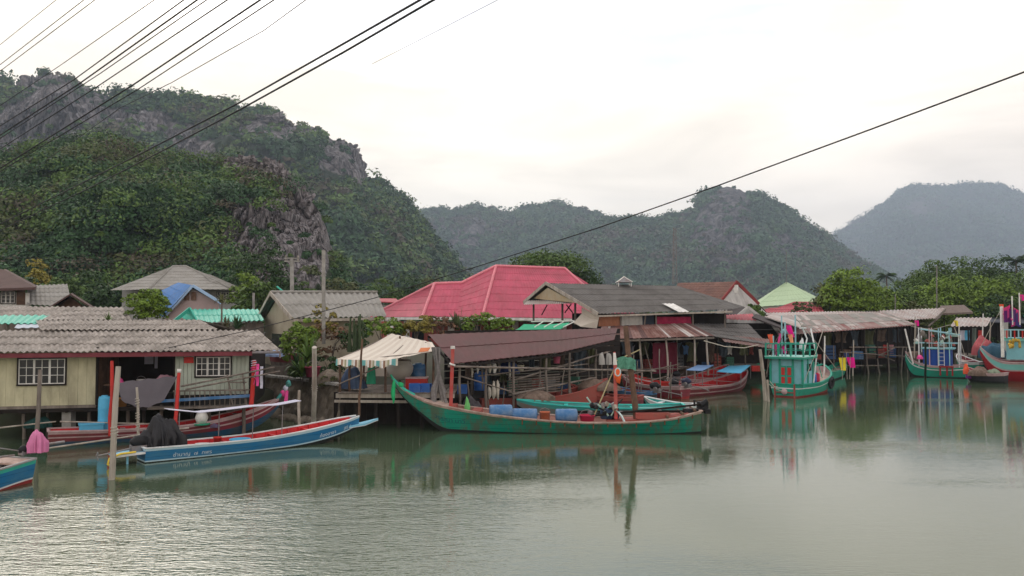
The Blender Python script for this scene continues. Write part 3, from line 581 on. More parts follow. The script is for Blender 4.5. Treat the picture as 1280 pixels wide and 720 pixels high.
# things kept on the open platform
def lump(name, label, cat, px, py, Y, r, mat, seed=1, amp=.25, flat=None, group=None):
    m = MB(); c = P(px, py, Y); m.drape(c-V((0, 0, r[2])), r[0], r[1], r[2]*2, seed, .12+amp*.3, p=2.2); return solo(name, m, mat, label, cat, group)
def bucket(name, label, px, py, Y, r, hh, mat, cat='bucket', taper=.8, lid=None):
    b = P(px, py, Y); rt = root(name, label, cat, b); m = MB()
    m.lathe([(0, 0), (r*taper, 0), (r, hh), (r*1.06, hh), (r*1.06, hh-.03), (r*.98, hh-.03)], b, 16); m.lathe([(r*.95, hh-.02), (r*taper*.93, .03), (0, .03)], b, 16); part('body', m, mat, rt)
    m = MB(); m.tube([b+V((-r, 0, hh)), b+V((-r*.7, -.05, hh+r*.5)), b+V((0, -.08, hh+r*.75)), b+V((r*.7, -.05, hh+r*.5)), b+V((r, 0, hh))], .012, 5); part('handle', m, steel, rt); return rt
def drum(name, label, px, py, Y, r, hh, mat, cat='barrel', lidm=None):
    b = P(px, py, Y); rt = root(name, label, cat, b); m = MB()
    m.lathe([(0, 0), (r*.92, 0), (r*.98, .05), (r, hh*.3), (r*1.03, hh*.32), (r, hh*.35), (r, hh*.65), (r*1.03, hh*.67), (r, hh*.7), (r*.97, hh*.93), (r*.85, hh), (0, hh)], b, 18); part('body', m, mat, rt)
    m = MB(); m.lathe([(r*.5, hh), (r*.5, hh+.05), (0, hh+.05)], b, 14); part('lid', m, lidm or mat, rt); return rt
def lyingdrum(name, label, px, py, Y, r, ll, mat, ang=0, group=None):
    b = P(px, py, Y); rt = root(name, label, 'barrel', b, ang, group); m = MB(); c = (-ll/2, 0, r)
    m.lathe([(0, 0), (r*.9, .01), (r, .06), (r, ll*.3), (r*1.04, ll*.33), (r, ll*.36), (r, ll*.64), (r*1.04, ll*.67), (r, ll*.7), (r, ll-.06), (r*.9, ll-.01), (0, ll)], c, 18, 'x'); part('body', m, mat, rt, local=True)
    m = MB(); m.lathe([(r*.2, 0), (r*.2, .05), (0, .05)], (ll/2-.01, r*.45, r), 10, 'x'); part('cap', m, mat, rt, local=True); return rt
def crate(name, label, px, py, Y, d, mat, rz=0, cat='crate', group=None):
    b = P(px, py, Y); rt = root(name, label, cat, b, rz, group); m = MB(); w_, l_, z_ = d
    m.box((0, 0, .02), (w_, l_, .03))
    for i in range(4):
        z0 = z_*(i+.5)/4
        for s_ in (-1, 1): m.box((0, s_*l_/2, z0), (w_, .02, z_/4*.72)); m.box((s_*w_/2, 0, z0), (.02, l_, z_/4*.72))
    for sx in (-1, 1):
        for sy in (-1, 1): m.box((sx*w_/2, sy*l_/2, z_/2), (.05, .05, z_))
    part('body', m, mat, rt, local=True)
    m = MB()
    for sy in (-1, 1): m.box((0, sy*l_/2, z_+.01), (w_+.05, .045, .035))
    for sx in (-1, 1): m.box((sx*w_/2, 0, z_+.01), (.045, l_-.05, .035))
    part('rim', m, mat, rt, local=True); return rt
lump('laundry_pile', 'pale pink cloth bundle on the shelf of the stilt house', 'cloth', 208, 472, 34.6, (.38, .2, .16), M('faded_pink_cloth', (.55, .3, .38), .8, .2, 3), 5)
lump('laundry_pile', 'small magenta cloth heap on the left end of the porch shelf', 'cloth', 150, 476, 34.3, (.16, .12, .16), pinkpl, 6)
bucket('enamel_pot', 'white pot on the porch shelf beside the magenta cloth', 177, 480, 34.8, .2, .2, white, 'pot')
bucket('bucket', 'dull orange bucket in the shadow behind the grey hanging tarp', 152, 512, 34.0, .22, .5, M('dull_orange', (.36, .17, .05), .6))
drum('water_barrel', 'tall sky blue plastic drum behind the leaning white mooring post', 130, 540, 33.0, .24, 1.45, skyblue)
m = MB(); n = 12; g = []
for j in range(7):
    v = j/6; row = []
    for i in range(n+1):
        u = i/n; a = P(146, 478, 31.5).lerp(P(222, 470, 32.6), u); b = P(152, 500, 30.5).lerp(P(205, 500, 31.4), u)
        p = a.lerp(b, v); p.z -= math.sin(math.pi*u)*.28*v+.03*math.sin(u*22); row.append(p)
    g.append(row)
m.sm = True; m.slab(g, .012); solo('hanging_tarp', m, greytarp, 'grey tarp slung like a hammock under the porch of the stilt house', 'tarp')
def post(name, label, p0, p1, r, mat, cat='post', group=None, ropes=(), top=None):
    rt = root(name, label, cat, p0, group=group); m = MB(); m.pole(p0, p1, r, .01, seed=int(p0.x*100+999)); part('pole', m, mat, rt)
    for t, rr, mt in ropes:
        m = MB(); c = p0.lerp(p1, t); pts = [c+V((math.cos(a*.8)*(r+.02), math.sin(a*.8)*(r+.02), a*.012)) for a in range(0, 24)]; m.tube(pts, .016, 5); m.tube([c, c+V((.1, -.05, -.2)), c+V((.04, -.08, -.45))], .014, 5); part('rope', m, mt, rt)
    if top:
        m = MB(); m.lathe([(0, .02), (r*1.2, .02), (r*1.2, -.12), (0, -.12)], p1, 8); part('cap', m, top, rt)
    return rt
def lp(pxa, pya, Ya, pxb, pyb, Yb=None): return P(pxa, pya, Ya), P(pxb, pyb, Yb or Ya)
bp_ = W(138, 600, 0); a_ = V(bp_); a_.z = -.8
post('mooring_post', 'thick pale weathered post leaning in the water at the blue boat stern', a_, P(148, 458, bp_.y+.3), .09, palewood, ropes=((.5, .1, rope),))
post('mooring_post', 'slim weathered post with the pink-covered motor at its foot', P(44, 566, 29.5), P(50, 462, 29.8), .075, greywood)
post('red_pole', 'red painted pole in front of the porch behind the pale mooring post', P(138, 545, 32.2), P(140, 451, 32.4), .075, redpl, 'pole')
post('mooring_post', 'thin grey post wrapped in rope left of the black bag', P(173, 575, 30.2), P(171, 484, 30.4), .05, palewood, ropes=((.55, .1, rope), (.42, .1, rope), (.75, .1, rope)))
post('red_pole', 'red pole with a white cap at the right end of the grey hanging tarp', P(219, 530, 31.5), P(224, 462, 31.8), .07, redpl, 'pole', top=white)
m_, n_ = lp(314, 507, 33.9, 318, 450)
post('red_pole', 'red pole tied with cloth strips at the right corner of the stilt house', m_, n_, .09, redpl, 'pole', ropes=((.7, .1, pinkpl), (.85, .1, lilac)))
post('white_post', 'bleached white post with ropes beside the striped canvas shelter', W(393, 549, -.5), P(393, 434, 33.2), .11, M('bleached_wood', (.55, .52, .47), .9, .15, 3, dirt=(.25, .21, .18), damt=.4, stretch=(1, 1, .2)), ropes=((.55, .1, rope),))
post('bamboo_pole', 'slim brown pole standing between the shelter and the green boat bow', P(449, 520, 34.6), P(453, 424, 34.6), .05, brownwood, 'pole')
post('short_post', 'short pale post in the water before the stone wall', W(374, 560, -.4), P(374, 488, 34.4), .07, palewood)
# awning of colourful cloth strips on corner pole
for i, (px, mt, lb) in enumerate([(322, pinkpl, 'pink cloth strip'), (327, lilac, 'lilac cloth strip')]):
    m = MB(); a = P(px, 455+3*i, 33.7); pts = [[a+V((-.06+.12*k, math.sin(j*1.3+k)*.03, -j*.13)) for k in range(2)] for j in range(8)]; m.slab(pts, .01); solo('cloth_strip', m, mt, lb+' hanging at the right corner of the stilt house', 'cloth')
# ladder rack
rt = root('timber_rack', 'grey timber ladder frame below the right corner of the stilt house', 'rack', P(302, 505, 34.2)); m = MB()
for a, b in (((291, 506), (284, 468)), ((308, 506), (303, 466)), ((286, 478), (308, 478)), ((287, 488), (308, 488)), ((288, 497), (308, 497))): m.beam(P(*a, 34.2), P(*b, 34.2), .06, .06)
part('frame', m, greywood, rt)
for i, (a, b, lb) in enumerate([((226, 483), (343, 459), 'upper grey pole lashed across the veranda of the stilt house'), ((232, 487), (350, 464), 'lower grey pole lashed across the veranda of the stilt house')]):
    m = MB(); m.pole(P(*a, 32.9), P(*b, 33.6), .035); solo('bamboo_pole', m, greywood, lb, 'pole')
# green nets and motor under the cream wall
lump('net_pile', 'dark green net heap stored under the cream wall', 'net', 48, 527, 33.2, (.5, .4, .24), M('dark_green_net', (.015, .05, .045), .9, .3, 5, bump=.8), 8, .35)
m = MB(); m.pole(P(-10, 536, 31), P(70, 527, 32), .03); m.pole(P(75, 527, 32.1), P(200, 530, 33), .028); solo('bamboo_pole', m, palewood, 'thin pale pole lying level above the water under the cream wall', 'pole')
# ------------------------------------------------------------------ roofs behind the stilt house
h = root('rear_shed', 'long low shed with a faded corrugated roof behind the stilt house', 'shed', G(80, 46, 1.5))
m = MB(); m.corr(P(-60, 401, 45), P(165, 400, 47), P(152, 384, 52), P(-60, 382, 50), .3, .04, 3, ppw=6); part('roof', m, asb, h)
m = MB(); Wall(-60, 45.2, 160, 47.2).boards(m, -60, 160, 1.5, 4.9, .3, .05); part('wall', m, greywood, h)
h = root('turquoise_lean_to', 'small bright turquoise tin lean-to at the left edge above the roof', 'shed', G(20, 42, 3.5))
m = MB(); m.corr(P(-60, 405, 40.5), P(47, 405, 41.5), P(63, 394, 44), P(-60, 394, 43), .28, .04, 1, ppw=6); part('roof', m, turqtin, h)
m = MB(); m.corr(P(18, 411, 40), P(50, 410, 40.5), P(48, 405, 41.6), P(22, 405, 41.4), .28, .02, 1, ppw=6); part('sheet_flashing', m, M('pale_blue_sheet', (.4, .45, .52), .7), h)
posts(h, [(-20, 41.5, 3.6, 4.8), (10, 41.6, 3.6, 4.8), (44, 41.8, 3.6, 4.8)], greywood)
h = root('dark_gabled_house', 'house with dark brown gable, white window and brown shutter at the left edge', 'house', G(10, 58, 1.6))
Wd = Wall(-40, 58, 50, 60); m = MB(); Wd.box(m, -40, 36, 1.6, 6.9, .2); part('wall', m, white, h); window(h, Wd, 1, 18, 364, 379, 3, 3, 1); m = MB(); Wd.box(m, 20, 31, Wd.z(20, 381), Wd.z(20, 361), .05, .05); part('shutter', m, brownwood, h)
m = MB(); m.quad(P(-40, 362, 57), P(44, 359, 58.5), P(5, 337, 62), P(-40, 330, 62), .18); m.quad(P(44, 359, 58.5), P(46, 357, 66), P(7, 336, 66), P(5, 337, 62), .18); part('roof', m, M('dark_brown_roof', (.09, .055, .05), .8, .2, 1), h)
m = MB(); m.corr(P(34, 381, 59), P(90, 383, 60), P(84, 355, 67), P(34, 357, 66), .3, .035, 5, ppw=6); part('side_roof', m, asb3, h)
m = MB(); m.quad(P(56, 387, 58), P(88, 367, 58), P(90, 366, 63), P(58, 384, 63), .12); m.quad(P(88, 367, 58), P(118, 386, 58), P(120, 385, 63), P(90, 366, 63), .12); part('small_gable', m, M('dark_brown_roof', (.09, .055, .05)), h)
m = MB(); m.prism([P(62, 390, 59), P(88, 371, 59), P(112, 390, 59)], V((0, .2, 0))); part('gable_wall', m, brownwood, h)
h = root('hip_roofed_house', 'large house with a pale grey hipped roof below the near hill', 'house', G(200, 85, 1.6))
Wd = Wall(150, 86, 300, 86); m = MB(); Wd.box(m, 152, 292, 1.6, 8.4, 7); part('wall', m, M('grey_plaster', (.34, .34, .33), .85, .12, .5), h); window(h, Wd, 271, 288, 365, 373, 3, 2, 2)
m = MB(); a, b, c, d = P(138, 363, 84), P(186, 362, 82), P(216, 333, 91), P(233, 333, 91)
m.corr(b, P(292, 362, 84), d, c, .5, .02, 8, lip=.03, ppw=4); m.corr(a, b, c, c, .5, .02, 8, lip=.03, ppw=4); m.corr(P(262, 352, 86), P(306, 363, 84), P(262, 343, 88), P(254, 344, 88), .5, .02, 4, lip=.03, ppw=4); m.corr(P(292, 362, 83.8), P(307, 362, 90), d, d, .5, .02, 8, lip=.03, ppw=4)
part('roof', m, asb3, h); m = MB(); ridgecap(m, b, c, .14); ridgecap(m, c, d, .14); ridgecap(m, P(292, 362, 83.8), d, .14); part('ridge_caps', m, asb3, h)
h = root('blue_roofed_house', 'small house with a blue tin gable roof and pinkish gable wall', 'house', G(235, 62, 1.6))
m = MB(); m.corr(P(182, 374, 69), P(203, 397, 59.3), P(241, 357, 59.3), P(223, 353.5, 69), .3, .035, 4, ppw=6); m.corr(P(277, 379, 59.3), P(262, 370, 69), P(223, 353.5, 69), P(241, 357, 59.3), .3, .035, 3, ppw=6)
part('roof', m, bluetin, h)
m = MB(); a, b, c, d, e = P(205, 400, 59.8), P(275, 400, 59.8), P(272, 378, 59.8), P(241, 361, 59.8), P(212, 392, 59.8); m.prism([a, b, c, d, e], V((0, .15, 0))); part('gable_wall', m, M('pinkish_wall', (.36, .28, .27), .85, .12, .6), h)
m = MB()
for px in (231, 240): m = MB(); m.box(P(px+2, 370, 59.7), (.35, .05, .6)); part('gable_vent', m, brownwood, h)
m = MB(); m.beam(P(205, 396, 59.5), P(241, 357, 59.3), .08, .2); m.beam(P(241, 357, 59.3), P(277, 379, 59.3), .08, .2); part('bargeboard', m, M('pale_blue_trim', (.3, .42, .6), .7), h)
h = root('turquoise_roofed_house', 'low house with bright turquoise tin roof behind the grey corrugated roof', 'house', G(270, 56, 1.6))
m = MB(); m.corr(P(243, 404, 52), P(330, 401, 52.5), P(322, 386.5, 58), P(238, 386.5, 58), .3, .035, 2, ppw=6); m.corr(P(228, 398, 55), P(243, 404, 52), P(238, 386.5, 58), P(238, 386.3, 58.2), .3, .03, 2, ppw=6); part('roof', m, turqtin, h)
m = MB(); Wall(240, 52.6, 330, 53).boards(m, 232, 330, 1.6, 4.7, .3, .05); m.cur = 1; m.beam(P(216, 403, 52), P(237, 386, 53), .1, .22); m.beam(P(237, 386, 53), P(247, 404, 52), .1, .22); part('wall', m, [greywood, turqtin], h)
# grey gable house in the middle left
h = root('grey_gabled_house', 'small house with ribbed grey gable roof left of the pink roof', 'house', G(400, 50, 1.6))
a, b, c, d = P(366, 398, 46.5), P(483, 396, 49), P(471, 366, 54.5), P(339, 366, 51.5)
m = MB(); m.corr(a, b, c, d, .30, .045, 2, ppw=8); e = P(322, 397, 56.5); f_ = P(450, 397, 60); m.corr(f_, e, d, c, .30, .045, 2, ppw=8); part('roof', m, asb3, h)
m = MB(); ridgecap(m, d+V((0, 0, .06)), c+V((0, 0, .06)), .1); part('ridge_cap', m, asb3, h)
m = MB(); m.beam(a+V((-.05, -.1, -.02)), d+V((-.05, -.1, 0)), .05, .25); m.beam(e+V((-.05, 0, -.05)), d+V((-.05, 0, 0)), .05, .25); m.beam(a+V((0, -.05, -.12)), b+V((0, -.05, -.12)), .05, .16); part('bargeboard', m, palewood, h)
w0, w1 = P(371, 399, 47.6), P(476, 399, 50); lf_ = P(331, 399, 56)
m = MB(); z0 = 1.6; dn = lambda p: V((p.x, p.y, z0))
ap = d+V((.4, .2, -.25)); w0b = w0+V((.05, .1, 0))
m.prism([dn(w0), dn(w1), w1, w0], V((0, .15, 0))); m.prism([dn(lf_), dn(w0b), w0b, ap, lf_], V((.12, .05, 0))); part('wall', m, M('beige_wall', (.40, .36, .27), .85, .1, .6, dirt=(.24, .2, .15), damt=.3), h)
m = MB(); q = dn(lf_).lerp(dn(w0b), .30); q2 = dn(lf_).lerp(dn(w0b), .62); n_ = V((-.1, -.03, 0)); m.prism([q+n_, q2+n_, q2+n_+V((0, 0, 2.4)), q+n_+V((0, 0, 2.4))], V((.04, 0, 0))); part('doorway', m, glass, h)
m = MB(); m.beam(P(346, 358, 52), P(356, 366, 52), .16, .08); part('loose_board', m, turqtin, h)
# ------------------------------------------------------------------ pink roofed house
KY = 1.35
def P(px, py, Y): return PX(px, py, Y*KY)
def G(px, Y, z): return GX(px, Y*KY, 5+(z-5)*KY if z > 1.9 else z)
h = root('pink_roofed_house', 'large house under a bright pink tiled hip roof', 'house', G(620, 64, 1.6))
pk = {k: P(*v) for k, v in dict(A=(461, 396.5, 68), B=(528, 396, 58), C=(543, 355, 63), D=(577, 354, 63.5), E=(572, 396, 58.8), F=(603, 396, 58), G=(620, 333, 65), H=(706, 336, 67), I=(776, 399, 61), J=(800, 396, 72)).items()}
m = MB(); kw = dict(pitch=.42, amp=.02, lip=.05, step=.03, ppw=4)
m.corr(pk['A'], pk['B'], pk['C'], pk['C'], rows=5, **kw); m.corr(pk['B'], pk['E'], pk['D'], pk['C'], rows=5, **kw); m.corr(pk['E'], pk['F'], pk['G'], pk['D'], rows=7, **kw)
m.corr(pk['F'], pk['I'], pk['H'], pk['G'], rows=7, **kw); m.corr(pk['I'], pk['J'], pk['H'], pk['H'], rows=7, **kw); part('roof', m, pinkroof, h)
m = MB(); up = V((0, 0, .06))
for a, b in ('BC', 'CD', 'FG', 'GH', 'IH', 'AC', 'DG'): ridgecap(m, pk[a]+up, pk[b]+up, .17)
part('ridge_caps', m, pinkcap, h)
m = MB(); z = V((0, 0, .16))
for a, b in ('AB', 'BE', 'EF', 'FI'): m.beam(pk[a]-z, pk[b]-z, .06, .26)
part('fascia', m, white, h)
Wp = Wall(470, 62, 780, 62.5); m = MB(); Wp.box(m, 474, 776, 1.6, 4.7, .2); part('wall', m, dullred, h); 
for p0, p1 in ((484, 492), (505, 512), (560, 568), (640, 648), (700, 708)): m = MB(); Wp.box(m, p0, p1, 1.6, 4.7, .1, .15); part('column', m, white, h)
for p0, p1 in ((494, 504), (515, 530), (575, 600), (655, 680)): m = MB(); Wp.box(m, p0, p1, 2.4, 4.2, .03, .04); part('window', m, glass, h)
P = PX; G = GX
h = root('red_roofed_house', 'low dull red roof between the grey gable and the pink roof', 'house', G(475, 80, 1.6))
m = MB(); m.quad(P(455, 376, 105), P(500, 378, 105), P(495, 373, 112), P(462, 373, 112), .12); part('roof', m, redtin, h); m = MB(); m.box(G(478, 108, 4.3), (4, 4, 5)); part('wall', m, whitewall, h)
# ------------------------------------------------------------------ stone embankment with plants
EW = Wall(320, 45.5, 427, 38.2)
m = MB(); g = []
for j in range(9):
    row = []
    for i in range(40):
        p = EW.at(322+i*2.75, 0); z = -.6+2.42*j/8; n_ = noise.fractal(V((i*.55, j*.8, 0)), 1, 2, 4)*.16; q = p+EW.n*(n_+.25*(1-j/8)); q.z = z; row.append(q)
    g.append(row)
g.append([V((p.x, p.y, p.z))-EW.n*.5 for p in g[-1]]); m.grid(g)
solo('stone_wall', m, stone, 'mossy stone retaining wall between the stilt house and the canvas shelter', 'wall')
m = MB(); m.sm = False
for i in range(30):
    p = EW.at(322+i*3.7, 1.86, .02+R.uniform(-.04, .08)); m.box(p, (R.uniform(.25, .42), .4, .12), rz=-.9+R.uniform(-.1, .1))
solo('coping_stones', m, concrete, 'row of pale rough coping stones along the top of the retaining wall', 'coping')
for i in range(14):
    px = 330+i*7; p = EW.at(px, 0, .7+R.uniform(0, .5)); m = MB(); m.blob((p.x, p.y, R.uniform(-.02, .1)), (R.uniform(.25, .5), R.uniform(.2, .4), R.uniform(.15, .3)), i+3, .4, 10); solo('boulder', m, stone, 'rough wet boulder at the foot of the stone retaining wall', 'boulder', 'boulders at the foot of the stone wall')
def spray(name, label, base, n, ln, wd, mat, cat='plant', seed=1, arch=.5, spread=1.0, stemr=0, group=None):
    """rosette of long arching blades"""
    rr = random.Random(seed); rt = root(name, label, cat, base, group=group); m = MB(); base = V(base); m.sm = True
    for i in range(n):
        a = rr.uniform(0, 6.28); tl = rr.uniform(.15, 1)*spread; l_ = ln*rr.uniform(.6, 1.1); d = V((math.cos(a), math.sin(a), 0)); s_ = V((-d.y, d.x, 0)); g = []
        o = base+V((rr.uniform(-.1, .1), rr.uniform(-.1, .1), stemr))
        for k in range(5):
            t = k/4; c = o+d*l_*tl*t*.9+V((0, 0, l_*(t*(1.15-.35*tl)-arch*tl*t*t))); w_ = wd*(math.sin(math.pi*min(1, t*.85+.12)))
            g.append([c-s_*w_*.5, c+V((0, 0, -w_*.12)), c+s_*w_*.5])
        m.grid(g)
    part('leaves', m, mat, rt)
    if stemr:
        m = MB(); m.tube([base-V((0, 0, .1)), base+V((0, 0, stemr))], [.06, .045], 6); part('stem', m, bark, rt)
    return rt
def bush(name, label, c, r, mat, clumps=26, per=45, size=.07, seed=1, cat='bush', group=None, stems=4):
    rng = np.random.default_rng(seed); c = V(c); b = V((c.x, c.y, c.z-r[2])); rt = root(name, label, cat, b, group=group); m = MB(); rr = random.Random(seed)
    for i in range(stems):
        a = rr.uniform(0, 6.28); m.tube([b-V((0, 0, .15)), b+V((math.cos(a)*r[0]*.25, math.sin(a)*r[1]*.25, r[2])), c+V((math.cos(a)*r[0]*.6, math.sin(a)*r[1]*.6, r[2]*.4))], [.03, .02, .01], 5)
    part('stems', m, bark, rt); leafobj('foliage', [crown(c, r, clumps, per, size, rng, low=-.8)], mat, rt); return rt
LP = leafmat('palm_green', (.085, .15, .03), .35, .3, 1); LY = leafmat('croton_leaf', (.20, .17, .035), .4, .3, .8); LD = leafmat('deep_green', (.03, .07, .025), .4, .3, 1)
spray('leafy_plant', 'bright green long-leaved plant spilling over the stone wall', P(378, 470, 39.6), 60, 1.25, .12, LP, seed=3, arch=.75)
spray('leafy_plant', 'taller green long-leaved plant behind the pot on the wall', P(384, 452, 40.5), 50, 1.5, .13, LP, seed=4, arch=.6)
spray('leafy_plant', 'lower drooping tuft of green blades beside the stored hull', P(371, 462, 40.0), 40, 1.1, .11, LD, seed=5, arch=.9)
bush('bush', 'yellow green shrub in front of the grey gabled house', P(379, 417, 43), (1.0, .8, .75), lf_bright, 26, 60, .08, 21)
bush('bush', 'pinkish brown dry bougainvillea bush under the utility pole', P(412, 430, 44), (1.35, .9, 1.3), lf_brown, 34, 60, .07, 22)
bush('bush', 'yellow leaved croton shrub rising beside the dry bush', P(405, 404, 45), (.8, .7, 1.0), LY, 22, 50, .08, 23)
bush('bush', 'dark low shrubs along the top of the stone wall', P(411, 458, 41), (.9, .6, .7), lf_dark, 26, 50, .07, 24)
rt = root('cactus', 'tall dark column cactus clump left of the pink roof', 'cactus', P(445, 440, 43)); m = MB()
for i in range(11): a = P(436+i*1.8+R.uniform(-1, 1), 440, 43+R.uniform(-.4, .4)); m.tube([a, a+V((R.uniform(-.15, .15), 0, R.uniform(.8, 2.1)))], [.07, .05], 6)
part('stems', m, M('cactus_green', (.05, .075, .035), .8, .2, 3), rt); 
bush('bush', 'dark feathery shrub around the column cactus', P(444, 425, 43.6), (.9, .6, 1.0), lf_dark, 24, 40, .07, 25)
bush('bush', 'low bright green hedge between cactus and canvas shelter', P(476, 412, 46), (1.5, .9, .6), lf_bright, 30, 60, .08, 26)
bush('bush', 'reddish yellow shrub just left of the brown shed roof', P(520, 409, 47), (1.0, .8, .75), LY, 26, 50, .08, 27)
spray('leafy_plant', 'spiky grey green palm tuft above the brown shed roof', P(572, 412, 48), 46, 1.3, .1, leafmat('spiky_green', (.09, .12, .05)), seed=9, arch=.5)
bush('bush', 'twiggy brown shrub beside the spiky palm tuft', P(550, 410, 48), (1.1, .8, .8), lf_brown, 24, 40, .08, 28)
bush('bush', 'yellow green shrub right of the spiky palm tuft', P(598, 407, 48), (1.1, .8, .85), lf_bright, 26, 50, .08, 29)
bush('bush', 'rounded bright green bush at the end of the shrub row', P(625, 408, 49), (.9, .8, .55), lf_bright, 26, 50, .08, 30)
bucket('flower_pot', 'dark magenta planter on the stone wall under the plants', 391, 471, 39.4, .38, .5, terracotta, 'planter', .8)
lump('dry_branches', 'tangled heap of dry grey branches beside the magenta planter', 'branches', 414, 470, 39.6, (.75, .5, .35), M('dry_brush', (.17, .14, .11), .9, .4, 8, bump=1, bscale=20), 4, .7)
spray('leafy_plant', 'dark potted tuft on the roof edge behind the stilt house', P(297, 411, 44), 40, .9, .09, LD, seed=12, arch=.7)
spray('dracaena', 'tall thin palm-like plant before the turquoise roof', P(277, 402, 47), 50, .75, .07, leafmat('dracaena_leaf', (.13, .14, .06)), seed=13, arch=.9, stemr=1.1)
spray('dracaena', 'shorter bushy plant at the foot of the thin palm-like plant', P(283, 410, 45), 40, .8, .08, leafmat('dry_green_leaf', (.09, .085, .045)), seed=14, arch=.7)
spray('leafy_plant', 'small bright green tuft poking up behind the long roof', P(135, 401, 44), 24, .6, .07, LP, seed=15, arch=.6)
# ------------------------------------------------------------------ canvas shelter on the timber jetty
h = root('timber_jetty', 'grey timber jetty on piles under the striped canvas shelter', 'jetty', G(490, 37, 0))
m = MB()
for k in range(30):
    a, b = G(422+k*4.9, 36.6, 1.62), G(422+k*4.9+4.3, 36.6, 1.62); e = V((0, 4.4, 0)); m.slab([[a, b], [a+e+V((R.uniform(-.03, .03), 0, 0)), b+e]], .04)
part('deck_boards', m, greywood, h)
m = MB(); m.beam(G(420, 36.75, 1.47), G(568, 36.75, 1.47), .12, .2); part('bearer', m, palewood, h); m = MB(); m.beam(G(418, 36.55, 1.24), G(560, 36.55, 1.2), .06, .12); part('lower_bearer', m, palewood, h)
posts(h, [(428, 36.8, -.7, 1.5), (446, 36.8, -.7, 1.5), (470, 36.8, -.7, 1.5), (498, 36.8, -.7, 1.5), (528, 36.8, -.7, 1.5), (552, 36.8, -.7, 1.5), (440, 39, -.6, 1.5), (482, 39, -.6, 1.5), (520, 39, -.6, 1.5)], darkwood, 'pile', .09)  # piles coloured dark to stand in for the shade under the deck
m = MB(); Wj = Wall(424, 38.2, 566, 38.2); Wj.boards(m, 418, 566, -.4, 1.5, .3, .05); part('under_deck_shade_sheet', m, darkwood, h)  # dark sheet added so the space below the deck turns black
h = root('canvas_shelter', 'open shelter with a cream striped canvas roof on thin poles', 'shelter', G(485, 38, 1.76))
cs = M('cream_canvas', (.56, .50, .43), .85, .06, 1, dirt=(.42, .36, .3), dscale=1, damt=.25, bump=.3, bscale=4); cw = M('pale_canvas_strip', (.60, .55, .475), .85, .05, 1)
top = [P(489, 417, 41), P(513, 422, 41), P(540, 428, 41)]; bot = [P(420, 449, 35.6), P(480, 451, 35.3), P(550, 437, 37.2)]
def pathp(pts, t):
    t *= len(pts)-1; i = min(int(t), len(pts)-2); return pts[i].lerp(pts[i+1], t-i)
m = MB(); nst = 18
for i in range(nst):
    m.cur = i % 2; g = []
    for j in range(7):
        v = j/6; row = []
        for u in (i/nst, (i+1)/nst): p = pathp(bot, u).lerp(pathp(top, u), v); p.z -= .10*math.sin(math.pi*v)-.015*math.sin(u*40); row.append(p)
        g.append(row)
    m.slab(g, .012)
part('canvas_roof', m, [cs, cw], h)
cv = [M('stripe_teal', (.14, .36, .36), .85), M('stripe_cream', (.6, .55, .46), .85), M('stripe_brown', (.26, .15, .1), .85), M('stripe_olive', (.34, .33, .22), .85), M('stripe_white', (.68, .68, .66), .85)]
m = MB()
for i in range(34):
    m.cur = [0, 1, 4, 2, 1, 3, 4, 0][i % 8]; u0, u1 = i/34*.62, (i+1)/34*.62; a, b = pathp(bot, u0), pathp(bot, u1); dz = V((0, -.05, -.28+.05*math.sin(i*.9)))
    m.prism([a, b, b+dz, a+dz], V((0, .012, 0)))
part('striped_valance', m, cv, h)
m = MB(); ob = pathp(bot, .9); m.slab([[ob+V((-.5, -.02, .0)), ob+V((-.05, -.02, .04))], [ob+V((-.45, .5, .16)), ob+V((0, .5, .18))]], .02); part('orange_patch', m, M('faded_orange', (.5, .16, .06), .8), h)
posts(h, [(425, 37, 1.62, 3.2), (482, 36.9, 1.62, 3.1, -1), (437, 37.2, 1.62, 3.3), (542, 37.6, 1.62, 3.5), (500, 40.5, 1.76, 4.1), (455, 38.5, 1.62, 3.6), (532, 40.6, 1.62, 3.8)], brownwood, 'post', .055)
m = MB(); m.beam(P(420, 451, 35.7), P(489, 419, 41), .05); m.beam(P(480, 453, 35.5), P(513, 424, 41), .05); m.beam(P(500, 447, 36.2), P(545, 432, 41), .05); m.pole(P(418, 453, 35.7), P(548, 439, 37.2), .03); part('rafters', m, greywood, h)
m = MB(); m.pole(P(420, 482, 35.4), P(482, 455, 35.6), .03); part('brace', m, greywood, h)
lump('covered_drum', 'dark blue tarp tied over a drum on the jetty', 'tarp', 441, 472, 37.6, (.55, .45, .5), M('dark_blue_tarp', (.06, .09, .16), .6, .2, 2, bump=.6, bscale=5), 12, .18)
m = MB(); m.drape(P(464, 480, 36.9), .17, .12, 1.25, 3, .3, p=3); solo('green_net', m, greencloth, 'green net hanging from a pole under the canvas shelter', 'net')
rt = root('water_jar', 'big pale concrete water jar at the back of the canvas shelter', 'jar', P(500, 474, 39.6)); b = P(500, 474, 39.6); m = MB(); m.lathe([(0, 0), (.4, 0), (.62, .35), (.66, .6), (.55, .82), (.5, .85), (.54, .92)], b, 18); part('body', m, M('pale_jar', (.5, .47, .42), .85, .1, 1), rt); m = MB(); m.lathe([(.56, .92), (.56, .96), (0, 1.0)], b, 18); part('lid', m, greywood, rt)
m = MB(); m.sm = True; m.slab([[P(444+k*5, 470-j*7, 41)+V((0, .07*math.sin(k*1.3), 0)) for k in range(14)] for j in range(5)], .02); solo('white_sheet', m, cs, 'pale cloth screen hanging behind the canvas shelter', 'cloth')
bush('potted_plant', 'dark potted shrub beside the concrete water jar', P(497, 437, 40.3), (.45, .4, .4), lf_dark, 14, 40, .06, 31, cat='plant')
drum('barrel', 'blue drum in the shade right of the concrete water jar', 523, 474, 40, .35, .75, bluefade)
